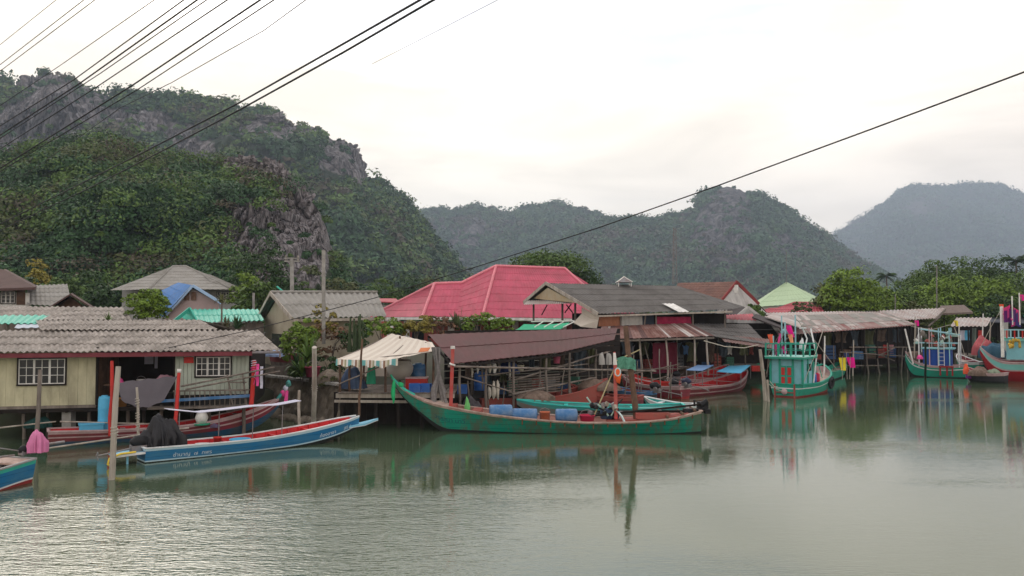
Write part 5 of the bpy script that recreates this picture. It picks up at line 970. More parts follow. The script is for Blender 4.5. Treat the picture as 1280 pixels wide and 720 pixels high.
# ------------------------------------------------------------------ boats
def curve(pts):
    xs = [p[0] for p in pts]; ys = [p[1] for p in pts]; n = len(xs)
    d = [(ys[i+1]-ys[i])/(xs[i+1]-xs[i]) for i in range(n-1)]; tg = [d[0]]+[(d[i-1]+d[i])/2 if d[i-1]*d[i] > 0 else 0 for i in range(1, n-1)]+[d[-1]]
    def f(t):
        t = min(max(t, xs[0]), xs[-1]); i = max(k for k in range(n-1) if xs[k] <= t or k == 0); hh = xs[i+1]-xs[i]; s = (t-xs[i])/hh
        return ys[i]*(2*s**3-3*s*s+1)+tg[i]*hh*(s**3-2*s*s+s)+ys[i+1]*(-2*s**3+3*s*s)+tg[i+1]*hh*(s**3-s*s)
    return f
class Hull:
    def __init__(s, L, b, g, k, fb=.5, pw=.75, rake=0.0):
        s.L = L; s.b = curve(b); s.g = curve(g); s.k = curve(k); s.fb = fb; s.pw = pw; s.rake = rake
    def p(s, t, v, side, off=0):
        return V((t*s.L+s.rake*v*max(0, t-.7)/.3, side*(s.b(t)*(s.fb+(1-s.fb)*v**s.pw)+off), s.k(t)+(s.g(t)-s.k(t))*v))
    def shell(s, rt, bands, mats, n=44):
        m = MB(); m.sm = True; ts = [i/n for i in range(n+1)]
        for side in (-1, 1):
            for v0, v1, mi in bands:
                m.cur = mi; g = [[s.p(t, v, side) for t in ts] for v in (v0, (v0+v1)/2, v1)]; m.grid(g, side > 0)
        m.cur = bands[0][2]; m.grid([[s.p(t, 0, -1) for t in ts], [s.p(t, 0, 1) for t in ts]], True)
        m.sm = False
        for v0, v1, mi in bands: m.cur = mi; m.add([s.p(0, v0, -1), s.p(0, v1, -1), s.p(0, v1, 1), s.p(0, v0, 1)], [(0, 1, 2, 3)])
        return part('hull', m, mats, rt, local=True)
    def inside(s, rt, mat, fmat, depth=.32, n=36, t0=.01, t1=.97, ribs=14, ribmat=None, th=.05):
        m = MB(); m.sm = True; ts = [t0+(t1-t0)*i/n for i in range(n+1)]; fz = lambda t: max(s.k(t)+.08, s.g(t)-depth)
        def ip(t, z, side): v = (z-s.k(t))/(s.g(t)-s.k(t)); return V((s.p(t, max(0, v), side).x, side*max(.01, s.b(t)*(s.fb+(1-s.fb)*max(0, v)**s.pw)-th), z))
        for side in (-1, 1): m.grid([[ip(t, fz(t), side) for t in ts], [ip(t, s.g(t)+.002, side) for t in ts]], side < 0)
        m.sm = False
        for t in (t0, t1): m.add([ip(t, fz(t), -1), ip(t, fz(t), 1), ip(t, s.g(t)-.02, 1), ip(t, s.g(t)-.02, -1)], [(0, 1, 2, 3)])
        part('inner_planking', m, mat, rt, local=True)
        m = MB(); m.grid([[ip(t, fz(t)+.012, -1) for t in ts], [ip(t, fz(t)+.012, 1) for t in ts]]); part('floorboards', m, fmat, rt, local=True)
        if ribs:
            m = MB()
            for i in range(ribs):
                t = t0+.04+(t1-t0-.08)*i/max(1, ribs-1)
                for side in (-1, 1): a, b = ip(t, fz(t), side), ip(t, s.g(t)-.01, side); o = V((0, -side*.03, 0)); m.beam(a+o, b+o, .045, .06)
            part('ribs', m, ribmat or mat, rt, local=True)
    def rail(s, rt, mat, w=.09, hh=.045, n=44, t0=0, t1=1, name='gunwale', off=-.02):
        m = MB(); m.sm = False
        for side in (-1, 1):
            ps = [s.p(t0+(t1-t0)*i/n, 1, side, off) for i in range(n+1)]; o = V((0, side*w/2, 0)); q = V((0, 0, hh))
            m.grid([[p-o+q for p in ps], [p+o+q for p in ps]]); m.grid([[p+o for p in ps], [p+o+q for p in ps]]); m.grid([[p-o for p in ps], [p-o+q for p in ps]])
        ps = [s.p(t0, 1, -1, off), s.p(t0, 1, 1, off)]; m.beam(ps[0]+V((0, 0, hh/2)), ps[1]+V((0, 0, hh/2)), w, hh-.004)
        return part(name, m, mat, rt, local=True)
    def thwarts(s, rt, ts, mat, drop=.06, w=.2):
        for t in ts:
            a, b = s.p(t, 1, -1, -.05), s.p(t, 1, 1, -.05); m = MB(); o = V((0, 0, drop)); m.beam(a-o, b-o, w, .035); part('thwart', m, mat, rt, local=True)
    def text(s, rt, body, t0, v0, size, side, mat, name='lettering', ext=.004, sh=1.0):
        cu = bpy.data.curves.new('t', 'FONT'); cu.body = body; cu.size = size; cu.resolution_u = 3; ob = bpy.data.objects.new('t', cu); COL.objects.link(ob)
        dg = bpy.context.evaluated_depsgraph_get(); me = bpy.data.meshes.new_from_object(ob.evaluated_get(dg)); bpy.data.objects.remove(ob)
        for vt in me.vertices:
            t = t0+(vt.co.x*sh/s.L)*(-1 if side > 0 else 1); hgt = s.g(t)-s.k(t); vt.co = s.p(t, v0+vt.co.y/hgt, side, .012)
        me.materials.clear(); me.materials.append(mat); me.name = name
        o = bpy.data.objects.new(name, me); COL.objects.link(o); o.parent = rt; return o
def place(pa, Ya, pb, Yb, half, side):
    a, b = G(pa, Ya, 0), G(pb, Yb, 0); d = (b-a); L_ = d.length; d.normalize(); nrm = V((-d.y, d.x, 0)); a = a-nrm*side*half   # side facing the viewer: +1 port, -1 starboard
    return a, math.atan2(d.y, d.x), L_
def motor(rt, x, y, z, cover=blk, shaft=-2.2, sz=1.0, name='engine', tilt=-.12):
    m = MB(); m.box((x, y, z+.12), (.5*sz, .3*sz, .22*sz)); m.cur = 1; m.blob((x+.03, y, z+.36*sz), (.32*sz, .2*sz, .2*sz), 3, .15, 12); m.cur = 0; m.tube([(x-.1, y+.18*sz, z+.25), (x-.1, y+.3*sz, z+.25)], .1*sz, 10)
    e = part(name, m, [steel, cover], rt, local=True)
    m = MB(); m.tube([(x-.2, y, z+.15), (x+shaft, y, z+.15+shaft*-tilt*1.0)], .03, 6); m.tube([(x+.2, y, z+.2), (x+1.0, y, z+.42)], .018, 5); part('shaft', m, steel, e, local=True)
    px_ = x+shaft; pz = z+.15+shaft*-tilt; m = MB()
    for k in range(3): a = k*2.09; m.blob((px_, y+math.cos(a)*.1, pz+math.sin(a)*.1), (.02, .07, .07), 1, 0, 8)
    part('propeller', m, steel, e, local=True); return e
# --- long blue boat
a, rz, L_ = place(183, 27.7, 456, 33.3, .62, -1)
rt = root('blue_longboat', 'long bright blue boat with red inside and pale pointed prow board', 'boat', a, rz)
hb = Hull(L_, [(0, .56), (.25, .70), (.55, .74), (.8, .60), (.93, .42), (1, .16)], [(0, .50), (.4, .46), (.7, .60), (1, .90)], [(0, -.10), (.6, -.10), (.8, .03), (.92, .26), (1, .48)], .72, .8)
hb.shell(rt, [(0, .22, 2), (.22, .30, 1), (.30, .86, 0), (.86, 1, 1)], [bblue, M('boat_stripe_pale_blue', (.45, .62, .70), .5, .08), bboot])
hb.inside(rt, bred, M('boat_floor_red', (.36, .05, .05), .6, .2, 2, dirt=(.2, .1, .09), damt=.4), .34, ribs=18); hb.rail(rt, bwhite, .09, .04)
hb.thwarts(rt, (.36, .58, .74), bred, .1, .1)
m = MB(); e0 = [hb.p(.93, .55, -1, .02), V((L_+.25, -.22, .60)), V((L_+1.0, -.02, .74))]; e1 = [hb.p(.93, .55, 1, .02), V((L_+.25, .22, .60)), V((L_+1.0, .02, .74))]
m.slab([e0, e1], .07); m.cur = 1; m.slab([[p-V((0, 0, .075)) for p in e0], [p-V((0, 0, .075)) for p in e1]], .025); part('prow_board', m, [blblue, bwhite], rt, local=True)
m = MB(); m.slab([[V((-.95, -.42, .34)), V((.03, -.5, .38))], [V((-.95, .42, .34)), V((.03, .5, .38))]], .05); m.cur = 1; m.beam((-.95, -.42, .33), (0, -.5, .37), .02, .08); m.cur = 0; m.beam((-.5, -.2, .30), (-.5, -.2, .0), .06); part('stern_platform', m, [blblue, bwhite], rt, local=True)
m = MB(); m.tube([(-.3, -.45, .42), (-.8, -.5, .42), (-1.15, -.5, .3), (-1.2, -.5, .12), (-1.05, -.48, .0), (-.9, -.45, -.1)], .035, 7); part('yellow_hose', m, yellow, rt, local=True)
motor(rt, -.1, 0, .35, blk, -1.3, 1.0)
hb.text(rt, 'ชำนาญ  ๗  กพร', .105, .40, .18, -1, letter, sh=1.15); hb.text(rt, 'ก้องอาชา', .765, .40, .19, -1, letter, sh=1.1); hb.text(rt, 'JEE  6', .90, .42, .16, -1, letter, sh=1.0)
m = MB(); Yw = 0
g = [[V((x_, y_, z_+.04*math.sin(x_*2.2))) for x_, z_ in zip((.9, 2, 3, 4, 5, 6), (1.72, 1.60, 1.58, 1.62, 1.66, 1.70))] for y_ in (-.05, .2, .5)]; m.slab(g, .02)
part('white_awning', m, lilac, rt, local=True)
for x_ in (1.25, 2.7, 4.2, 5.2):
    for y_ in ((0.0,) if x_ != 4.2 else (.45,)): m = MB(); m.tube([(x_, y_, .2), (x_+.05, y_+.03, 1.6)], .018, 6); part('awning_pole', m, steel, rt, local=True)
TB = MW[rt]
def onboat(v): return TB@V(v)
m = MB(); c = onboat((.75, .05, .72)); m.drape(c+V((-.05, .06, -.42)), .70, .40, 1.34, 9, .34, n=140, m=44, p=2.2); m.drape(c+V((-.45, -.22, -.42)), .36, .34, .72, 13, .34, n=110, m=30); solo('black_bag_heap', m, blackbag, 'crumpled black plastic sheet covering gear at the blue boat stern', 'bag')
for nm, x_, y_, hh, r_, mt, lb, cat in (('red_tub', 1.55, -.3, .3, .2, redpl, 'red tub next to the black plastic heap in the blue boat', 'tub'), ('red_can', 2.6, -.2, .45, .14, redpl, 'red can amidships in the blue boat', 'can'), ('white_basin', 2.05, -.15, .25, .28, bwhite, 'white basin between red tub and red can in the blue boat', 'basin'), ('blue_basket', 3.45, -.2, .3, .36, skyblue, 'sky blue basket in the middle of the blue boat', 'basket')):
    b = onboat((x_, y_, .18)); r2 = root(nm, lb, cat, b); m = MB(); m.lathe([(0, 0), (r_*.85, 0), (r_, hh), (r_*1.08, hh), (r_*1.08, hh-.03)], b, 16); part('body', m, mt, r2); m = MB(); m.lathe([(r_*.94, hh-.02), (r_*.8, .03), (0, .03)], b, 16); part('inside', m, mt, r2)
# --- maroon and blue boat behind it
a, rz, L_ = place(60, 31.2, 352, 35.8, .6, -1)
rt = root('maroon_longboat', 'long maroon boat with pale rails and blue lower bow behind the blue boat', 'boat', a, rz)
hb = Hull(L_, [(0, .55), (.3, .75), (.6, .8), (.85, .55), (.95, .28), (1, .08)], [(0, .58), (.3, .50), (.6, .55), (.85, .95), (1, 1.35)], [(0, -.1), (.7, -.1), (.85, .1), (.95, .55), (1, 1.0)], .65, .8)
hb.shell(rt, [(0, .40, 0), (.40, .62, 2), (.62, .70, 1), (.70, .86, 2), (.86, 1, 1)], [M('dull_navy_hull', (.02, .085, .16), .6, .2, 1, dirt=(.08, .07, .06), damt=.4, planks=.2), bpink, bmaroon]); hb.inside(rt, bred, bdeck, .34, ribs=16); hb.rail(rt, bpink, .09, .05); hb.thwarts(rt, (.3, .5, .66, .8), bpink, .08, .18)
m = MB(); m.tube([(L_-.15, 0, 1.2), (L_+.25, 0, 1.75), (L_+.5, 0, 2.15)], [.08, .07, .055], 8); part('stem_post', m, bteal, rt, local=True)
m = MB()
for k in range(3): m.cur = k; m.blob((L_+.2+.12*k, 0, 1.62+.2*k), (.12, .12, .15), k, .3, 9)
m.cur = 0; m.slab([[V((L_+.3, -.1, 1.75)), V((L_+.42, -.1, 1.72))], [V((L_+.2, -.14, 1.2)), V((L_+.38, -.14, 1.15))]], .02); part('ribbon', m, [pinkpl, lilac, bteal], rt, local=True)
TB = MW[rt]
b = onboat((1.5, -.1, .3)); rt2 = root('blue_box', 'sky blue box with lid at the stern of the maroon boat', 'box', b, rz); m = MB(); m.box((0, 0, .22), (.85, .5, .44)); part('body', m, skyblue, rt2, local=True); m = MB(); m.box((0, 0, .47), (.92, .56, .06)); part('lid', m, skyblue, rt2, local=True)
lump('net_pile', 'purple grey net pile in the middle of the maroon boat', 'net', 262, 529, 34.4, (.5, .3, .16), M('purple_net', (.14, .11, .19), .9, .3, 5), 40, .3)
bb = P(252, 531, 34.0); rt2 = root('white_jug', 'white round jug on a green tray in the maroon boat', 'jug', bb); m = MB(); m.lathe([(0, .06), (.2, .08), (.27, .3), (.2, .5), (.08, .56), (.08, .62), (0, .62)], bb, 14); part('body', m, white, rt2); m = MB(); m.lathe([(0, 0), (.34, 0), (.36, .07), (0, .06)], bb, 14); part('tray', m, greencloth, rt2)
# --- blue boat cut by the left edge
a, rz, L_ = place(44, 24.6, -150, 20.2, .6, 1)
rt = root('small_blue_boat', 'blue boat with red waterline and green trim at the left edge', 'boat', a, rz)
hb = Hull(L_, [(0, .62), (.4, .8), (.8, .55), (1, .1)], [(0, .70), (.4, .62), (.8, .85), (1, 1.2)], [(0, -.15), (.8, -.1), (1, .5)], .7, .8)
hb.shell(rt, [(0, .30, 1), (.30, .36, 2), (.36, .86, 0), (.86, 1, 3)], [bblue, bbootred, bwhite, bturq]); hb.inside(rt, bwhite, bdeck, .25, ribs=8); hb.rail(rt, M('boat_grey_rail', (.28, .28, .28), .7, .2, 2), .1, .05)
m = MB(); m.slab([[V((.0, -.55, .72)), V((.75, -.6, .70))], [V((0, .55, .72)), V((.75, .6, .70))]], .05); part('stern_deck', m, bdeck, rt, local=True)
e = motor(rt, -.15, 0, .74, blk, .01, .6, tilt=0); SB = MW[rt]
m = MB(); m.tube([(-.3, 0, 1.0), (-1.7, -.05, .95)], .05, 6); part('drive_tube', m, steel, rt, local=True)
m = MB(); m.tube([(.3, .1, .85), (2.2, .15, .98)], .03, 6); part('tiller', m, steel, rt, local=True)
m = MB(); p1 = P(56, 561, 27.5); p2 = P(236, 535, 31.2); m.tube([p1, p1.lerp(p2, .5), p2], .035, 6); solo('long_white_pole', m, palewood, 'long whitish pole floating above the water from pink cover towards the black bag', 'pole')
m = MB(); c = SB@V((-.30, .05, 1.16))+V((.24, 0, 0)); m.drape(c-V((0, 0, .32)), .27, .24, .66, 21, .25, n=110, m=34, p=3.2); solo('pink_motor_cover', m, palepink, 'crumpled pink cloth cover over the outboard motor at lower left', 'cover')
# --- long green boat
a, rz, L_ = place(878, 34.7, 487, 35.4, .75, 1)
rt = root('green_longboat', 'long weathered green wooden boat with a tall curved prow', 'boat', a, rz)
hb = Hull(L_, [(0, .60), (.12, .95), (.4, 1.15), (.65, 1.0), (.82, .55), (.92, .20), (.97, .09), (1, .06)],
          [(0, .96), (.1, .66), (.35, .50), (.6, .70), (.8, 1.06), (.9, 1.34), (.97, 1.84), (1, 2.25)], [(0, -.12), (.80, -.12), (.83, -.06), (.9, .62), (.97, 1.5), (1, 2.05)], .6, .7)
hb.shell(rt, [(0, .2, 1), (.2, .93, 0), (.93, 1, 2)], [bgreen, bboot, bdeck], 60)
hb.inside(rt, M('boat_inside_pinkish', (.40, .22, .18), .8, .2, 2, dirt=(.2, .1, .08), damt=.4), bdeck, .22, n=50, t1=.9, ribs=0); hb.rail(rt, bdeck, .14, .05, 60, t1=.955)
m = MB(); ts = [.80+.13*i/8 for i in range(9)]; m.slab([[hb.p(t, 1, -1, -.05)+V((0, 0, .03)) for t in ts], [hb.p(t, 1, 1, -.05)+V((0, 0, .03)) for t in ts]], .04); part('foredeck', m, bdeck, rt, local=True)
m = MB(); m.tube([(L_*t, 0, hb.g(t)+.02) for t in (.93, .955, .975, 1.0)], [.1, .085, .075, .06], 8); m.cur = 1; m.tube([(L_*1.0, 0, hb.g(1)), (L_+.12, 0, hb.g(1)+.22)], [.065, .05], 8); part('prow_stem', m, [bturq, greencloth], rt, local=True)
m = MB(); m.blob((L_-.02, .1, 1.72), (.1, .08, .45), 4, .3, 10); m.blob((L_*.975, 0, 2.0), (.12, .12, .14), 5, .3, 10); part('green_ribbon', m, M('bright_green_cloth', (.03, .42, .16), .8, .2, 3), rt, local=True)
hb.text(rt, 'วรรณา นาวี', .86, .45, .26, 1, letterdark, sh=1.2)
m = MB(); t0, t1 = .04, .30; ts = [t0+(t1-t0)*i/8 for i in range(9)]; m.slab([[V((L_*t, -.5, hb.g(t)+.06)) for t in ts], [V((L_*t, .62, hb.g(t)+.06)) for t in ts]], .06); part('stern_hatch', m, dullred, rt, local=True)
m = MB()
for t in (.02, .06, .11): m.beam(hb.p(t, 1, -1, 0)+V((0, 0, .1)), hb.p(t, 1, 1, 0)+V((0, 0, .1)), .08, .1)
part('stern_beams', m, brownwood, rt, local=True)
m = MB(); rr = random.Random(3)
for k in range(13):
    t = .03+k*.045; a_ = hb.p(t, .97, 1, .012); m.beam(a_, a_-V((0, -.01, .14+.1*rr.random())), .05, .02)
part('rust_straps', m, M('rust_stain', RUST, .9, .3, 5), rt, local=True)
m = MB(); m.beam((L_*.8, -.5, 1.0), (L_*.8, .5, 1.0), .3, .3); m.beam((L_*.72, -.6, .85), (L_*.72, .6, .85), .4, .2); part('bow_lockers', m, dullred, rt, local=True)
TB = MW[rt]
m = MB(); p0 = P(563, 520, 35.6); p1 = P(566, 436, 35.6); m.tube([p0, p1], [.085, .08], 10); m.cur = 1; m.tube([p1, p1+V((0, 0, .12))], .1, 10); m.tube([p0.lerp(p1, .76)+V((0, -.1, 0)), p0.lerp(p1, .78)+V((.02, -.1, 0))], .14, 8); part('red_mast', m, [redpl if 0 else M('worn_red', (.48, .06, .055), .6, .2, 2, dirt=(.3, .14, .12), damt=.4), white], rt)
m = MB(); m.pole(P(796, 528, 35.4), P(782, 408, 35.8), .13, .006, 7); part('main_post', m, brownwood, rt)
m = MB(); m.tube([P(770, 524, 35.1), P(769, 455, 35.2), P(768, 440, 35.2)], [.085, .08, .05], 9); m.cur = 1; m.tube([P(769, 456, 35.2), P(768, 441, 35.2)], [.09, .055], 9); m.cur = 2; m.blob(P(772, 470, 35.05), (.15, .12, .26), 3, .4, 12); part('red_buoy_post', m, [M('worn_red', (.48, .06, .055)), white, orange], rt)
m = MB(); q = P(772, 465, 34.9); m.tube([q+V((.12*math.cos(k*.5), -.05, .17*math.sin(k*.5))) for k in range(14)], .03, 6); m.tube([P(773, 515, 35), P(777, 520, 34.9), P(781, 528, 34.8)], .045, 7); part('white_hose', m, M('pale_hose', (.5, .62, .62), .5), rt)
m = MB(); m.pole(P(700, 515, 35.8), P(884, 514, 35.3), .06, .006); m.pole(P(738, 520, 35.2), P(880, 505, 35.3), .05, .008); part('stern_booms', m, darkwood, rt)
m = MB(); m.box(P(878, 508, 35.5), (.45, .35, .42)); m.box(P(866, 513, 35.4), (.8, .4, .16)); m.tube([P(876, 506, 35.3), P(884, 501, 35.3)], .12, 9); m.box(P(884, 514, 35.4), (.25, .3, .2)); m.tube([P(868, 508, 35.3), P(868, 500, 35.3)], .05, 7); part('dark_engine', m, blk, rt)
m = MB(); m.pole(P(742, 521, 35.2), P(767, 463, 35.3), .03, .01); m.pole(P(768, 452, 35.4), P(800, 437, 35.8), .03, .01); part('stays', m, M('yellowish_rope', (.4, .35, .2), .9), rt)
m = MB(); m.slab([[P(771+k*3.4, 446+(k-3)**2*.25+j*4.5+R.uniform(-1, 1), 35.4)+V((0, .05*math.sin(k*2+j), 0)) for k in range(8)] for j in range(4)], .03); solo('green_net', m, M('faded_green_net', (.1, .28, .2), .9, .3, 5, bump=.8), 'green net draped on the brown post of the green boat', 'net')
m = MB()
for i in range(26):
    a_ = P(738+i*1.5+R.uniform(-3, 3), 514+R.uniform(-9, 7), 35.2+R.uniform(-.25, .25)); m.cur = [0, 1, 2, 3, 2, 2][i % 6]
    if i % 3 == 0: m.box(a_, (R.uniform(.08, .3), .12, R.uniform(.06, .2)), rz=R.uniform(0, 3), ry=R.uniform(-.6, .6))
    elif i % 3 == 1: m.tube([a_, a_+V((R.uniform(-.4, .4), .1, R.uniform(-.1, .35)))], R.uniform(.02, .05), 6)
    else: m.blob(a_, (R.uniform(.06, .14), .1, R.uniform(.06, .13)), i, .45, 9)
part('gear_and_shadow_fill', m, [steel, M('pale_green_metal', (.3, .42, .36), .6), blk, palewood], rt)  # deck gear, with extra black bits added as shadow between the boats
def inboat(px, py): return P(px, py, 35.25)
lyingdrum('blue_barrel', 'blue barrel lying nearest the bow in the green boat', 626, 523, 35.3, .30, 1.0, bluefade, .15)
lyingdrum('blue_barrel', 'blue barrel lying left of the orange tub in the green boat', 656, 526, 35.3, .27, 1.1, bluefade, -.1)
lyingdrum('blue_barrel', 'blue barrel lying right of the orange tub in the green boat', 708, 527, 35.3, .28, .95, bluefade, .05)
lyingdrum('dull_barrel', 'navy barrel lying behind the brown post of the green boat', 762, 524, 35.5, .25, .8, M('navy_plastic', (.04, .07, .14), .5), .1)
bucket('orange_tub', 'square edged orange brown tub between blue barrels in the green boat', 681, 526, 35.2, .23, .40, M('terracotta_plastic', (.5, .15, .08), .6), 'tub', .92)
bucket('red_basket', 'bright red basket right of the last blue barrel in the green boat', 734, 526, 35.1, .33, .26, M('crimson_plastic', (.5, .03, .08), .5), 'basket', .9)
lump('green_bag', 'light green bag hanging at the bow of the green boat behind the red mast', 'bag', 584, 505, 36.2, (.11, .09, .33), M('light_green_cloth', (.16, .5, .16), .7, .2, 3), 42, .25)
rt2 = root('stack_of_panels', 'dull red boards lying at the stern of the green boat', 'boards', P(815, 520, 35.3)); m = MB(); m.box(P(815, 519, 35.3), (1.5, .7, .25)); part('board', m, dullred, rt2); m = MB(); m.box(P(815, 510.5, 35.5), (1.3, .5, .06)); part('turquoise_board', m, bteal, rt2)
# --- boats moored behind it
def simple(name, label, pa, Ya, pb, Yb, side, half, mats, bands, g=.75, bowz=1.2, inner=bred, rails=bpink, floor=bdeck, eng=None, thw=(.3, .5, .7), stern=None, depth=.32):
    a, rz, L_ = place(pa, Ya, pb, Yb, half, side); rt = root(name, label, 'boat', a, rz)
    hb = Hull(L_, [(0, half*.8), (.3, half*1.05), (.6, half*1.1), (.85, half*.7), (.95, half*.35), (1, .07)], [(0, stern or g), (.3, g*.92), (.6, g), (.85, g+(bowz-g)*.5), (1, bowz)], [(0, -.12), (.72, -.12), (.86, .08), (.95, .45), (1, bowz*.72)], .62, .75)
    hb.shell(rt, bands, mats, 30); hb.inside(rt, inner, floor, depth, n=24, ribs=10); hb.rail(rt, rails, .1, .05, 26); hb.thwarts(rt, thw, rails, .06, .18)
    if eng: motor(rt, -.1, 0, g-.05, eng, -1.6, 1.1)
    return rt, hb
B3 = [(0, .3, 0), (.3, .8, 1), (.8, 1, 2)]
simple('turquoise_boat', 'bright turquoise boat moored directly behind the green longboat', 858, 37.8, 645, 38.2, 1, .8, [bboot, M('grey_teal_side', (.13, .20, .19), .8, .2, 1, dirt=(.2, .12, .1), damt=.5), bteal], B3, .80, 1.05, bteal, M('bright_teal_rail', (.05, .50, .44), .5, .1), stern=.84)
simple('red_brown_boat', 'faded red brown boat lying under the brown shed front', 604, 39.6, 768, 43.2, -1, .7, [bboot, dullred, dullred], B3, 1.0, 1.7, M('dark_red_inside', (.16, .035, .03), .8), dullred)
simple('teal_skiff', 'small pale teal skiff at the stern of the turquoise boat', 862, 40.5, 800, 42.0, 1, .6, [bboot, bteal, bwhite], B3, .62, .85, bteal, bwhite)
simple('white_railed_boat', 'small teal and white boat squeezed between green and turquoise boats', 856, 36.4, 802, 36.6, 1, .4, [bboot, bturq, bwhite], B3, .72, .8, bteal, bwhite, thw=(.5,))
MR = [bbootred, bmaroon, bpink]
rt, hb = simple('red_longboat', 'red and pink longboat nearest the green fishing boat', 862, 50.6, 950, 56.5, -1, 1.05, MR, [(0, .12, 0), (.12, .4, 1), (.4, .52, 2), (.52, .82, 1), (.82, 1, 2)], .60, 1.3, bred, bpink, bred, blk, depth=.5)
rt, hb = simple('red_longboat', 'red longboat half hidden behind the nearest red one', 864, 54.2, 926, 60, -1, 1.05, MR, B3, .85, 1.5, bred, bpink, bred, blk, depth=.6)
rt, hb = simple('maroon_boat', 'low maroon boat with pink rail left of the red longboats', 848, 49.6, 770, 53.5, 1, .7, MR, B3, .75, 1.2, bmaroon, bpink, bdeck, M('boat_engine_navy', (.03, .035, .07), .5))
for pts, mt, lb in (([(896, 464, 54), (926, 466, 53), (938, 456, 56), (911, 457, 57)], skyblue, 'flat sky blue sunshade over the two red longboats'), ([(858, 462, 51), (878, 463, 51), (892, 456, 55), (872, 456, 55)], M('dull_blue_sheet', (.14, .24, .42), .7), 'flat faded blue sunshade left of the brighter one')):
    q = [P(*p) for p in pts]; rt = root('sunshade', lb, 'sunshade', (q[0]+q[2])/2-V((0, 0, .9))); m = MB(); m.quad(q[0], q[1], q[2], q[3], .04, 4, 2, .04); part('sheet', m, mt, rt)
    for p in q: m = MB(); m.tube([p-V((0, 0, .03)), p-V((0, 0, .95))], .025, 5); part('leg', m, steel, rt)
# stored hull on the bank
rt, hb = simple('stored_hull', 'maroon hull laid up on the bank behind the leafy plant', 332, 46.5, 376, 44.5, -1, .75, [greywood, bmaroon, bpink], B3, .8, 1.1, bmaroon, bpink, thw=(.5,)); rt.location.z = 2.35; lump('blue_white_sheet', 'blue and white sheet bundled inside the stored maroon hull', 'sheet', 351, 441, 45.8, (.85, .4, .22), M('pale_blue_cloth', (.35, .45, .68), .8, .15, 3), 44, .3)
m = MB()
for px in (340, 362): m.box(P(px, 461, 45.6)+V((0, .4, -.2)), (.25, 1.6, .75))
rt2 = rt; solo('boat_trestle', MB().beam(P(338, 463, 45.9), P(372, 463, 45.2), .3, .5), greywood, 'timber trestle carrying the stored maroon hull', 'trestle')

simple('dark_red_boat', 'dark red boat wedged between the turquoise boat and the brown shed', 796, 42.2, 706, 44.0, 1, .7, [bboot, bmaroon, dullred], B3, .85, 1.35, M('dark_red_inside', (.16, .035, .03)), dullred, bdeck)
simple('blue_rimmed_boat', 'small dark boat with faded blue rim left of the maroon boat', 812, 46.6, 752, 48.4, 1, .6, [bboot, M('dark_skiff_side', (.04, .04, .045), .8), bluefade], B3, .7, 1.0, dullred, bluefade, bdeck, blk)
simple('red_rimmed_boat', 'small boat with bright red rim tucked under the striped awning', 838, 51.5, 780, 54, 1, .65, [bboot, bmaroon, redpl], B3, .85, 1.25, bred, redpl, bdeck)
# ------------------------------------------------------------------ fishing boats on the right
fgreen = M('fishing_boat_green', (.02, .34, .24), .5, .15, .8, dirt=(.05, .18, .13), dscale=1.6, damt=.38, bump=.1); fpale = M('cabin_pale_blue', (.20, .45, .50), .6, .1, 1, dirt=(.15, .3, .33), damt=.3)
a0 = G(1000, 50.5, 0); rz = math.radians(52); d = V((math.cos(rz), math.sin(rz), 0)); nl = V((-d.y, d.x, 0)); a0 = a0+nl*.95
rt = root('green_fishing_boat', 'bright green fishing boat with red cabin doors and flags on its roof rails', 'fishing boat', a0, rz); TB = MW[rt]
hb = Hull(7.8, [(0, .95), (.25, 1.3), (.55, 1.4), (.82, 1.0), (.95, .4), (1, .08)], [(0, .80), (.3, .78), (.6, 1.0), (.85, 1.35), (1, 1.7)], [(0, -.25), (.8, -.25), (.93, .1), (1, .9)], .6, .7)
hb.shell(rt, [(0, .32, 1), (.32, .74, 0), (.74, .80, 2), (.80, 1, 0)], [fgreen, bbootred, bwhite]); hb.inside(rt, bpink, bdeck, .35, ribs=10); hb.rail(rt, fgreen, .12, .07)
m = MB()
for y in (-.62, .62): m.beam((-.04, y, -.2), (-.04, y, .85), .09, .09)
m.beam((-.04, -.62, .3), (-.04, .62, .3), .05, .06); part('rudder_bracket', m, dullred, rt, local=True)
m = MB(); m.lathe([(.0, -.09), (.17, -.09), (.2, 0), (.17, .06), (0, .06)], (-.1, 0, .35), 12, 'x'); part('stern_emblem', m, bpink, rt, local=True)
x0, x1, y0, z0, z1 = .35, 2.3, 1.02, .62, 2.42
m = MB(); m.box(((x0+x1)/2, 0, (z0+z1)/2), (x1-x0, 2*y0, z1-z0)); m.cur = 1
for x, y in ((x0, -y0), (x0, y0), (x1, -y0), (x1, y0), (x0, -.42), (x0, .42), (1.3, -y0)): m.box((x, y, (z0+z1)/2), (.13, .13, z1-z0+.01))
cb = part('cabin', m, [fpale, fgreen], rt, local=True)
for y in (-.2, .2):
    m = MB(); m.box((x0-.03, y, 1.32), (.05, .34, 1.3)); m.cur = 1
    for z in (1.02, 1.62): m.box((x0-.065, y, z), (.03, .22, .48))
    part('door', m, [fgreen, redpl], cb, local=True)
m = MB(); m.box((1.6, -y0-.01, 1.85), (.9, .03, .45)); part('cabin_window', m, glass, cb, local=True)
m = MB(); m.box((1.25, 0, z1+.06), (2.6, 2.5, .12)); m.cur = 1; m.box((1.25, 0, z1+.14), (2.66, 2.56, .045)); part('cabin_roof', m, [fgreen, M('pale_turquoise_trim', (.3, .62, .55), .5, .1)], rt, local=True)
m = MB(); zt = z1+.16
for x in (0, 1.25, 2.5):
    for y in (-1.2, -.4, .4, 1.2):
        if x == 1.25 and abs(y) < 1: continue
        m.beam((x, y, zt), (x, y, zt+.78), .09)
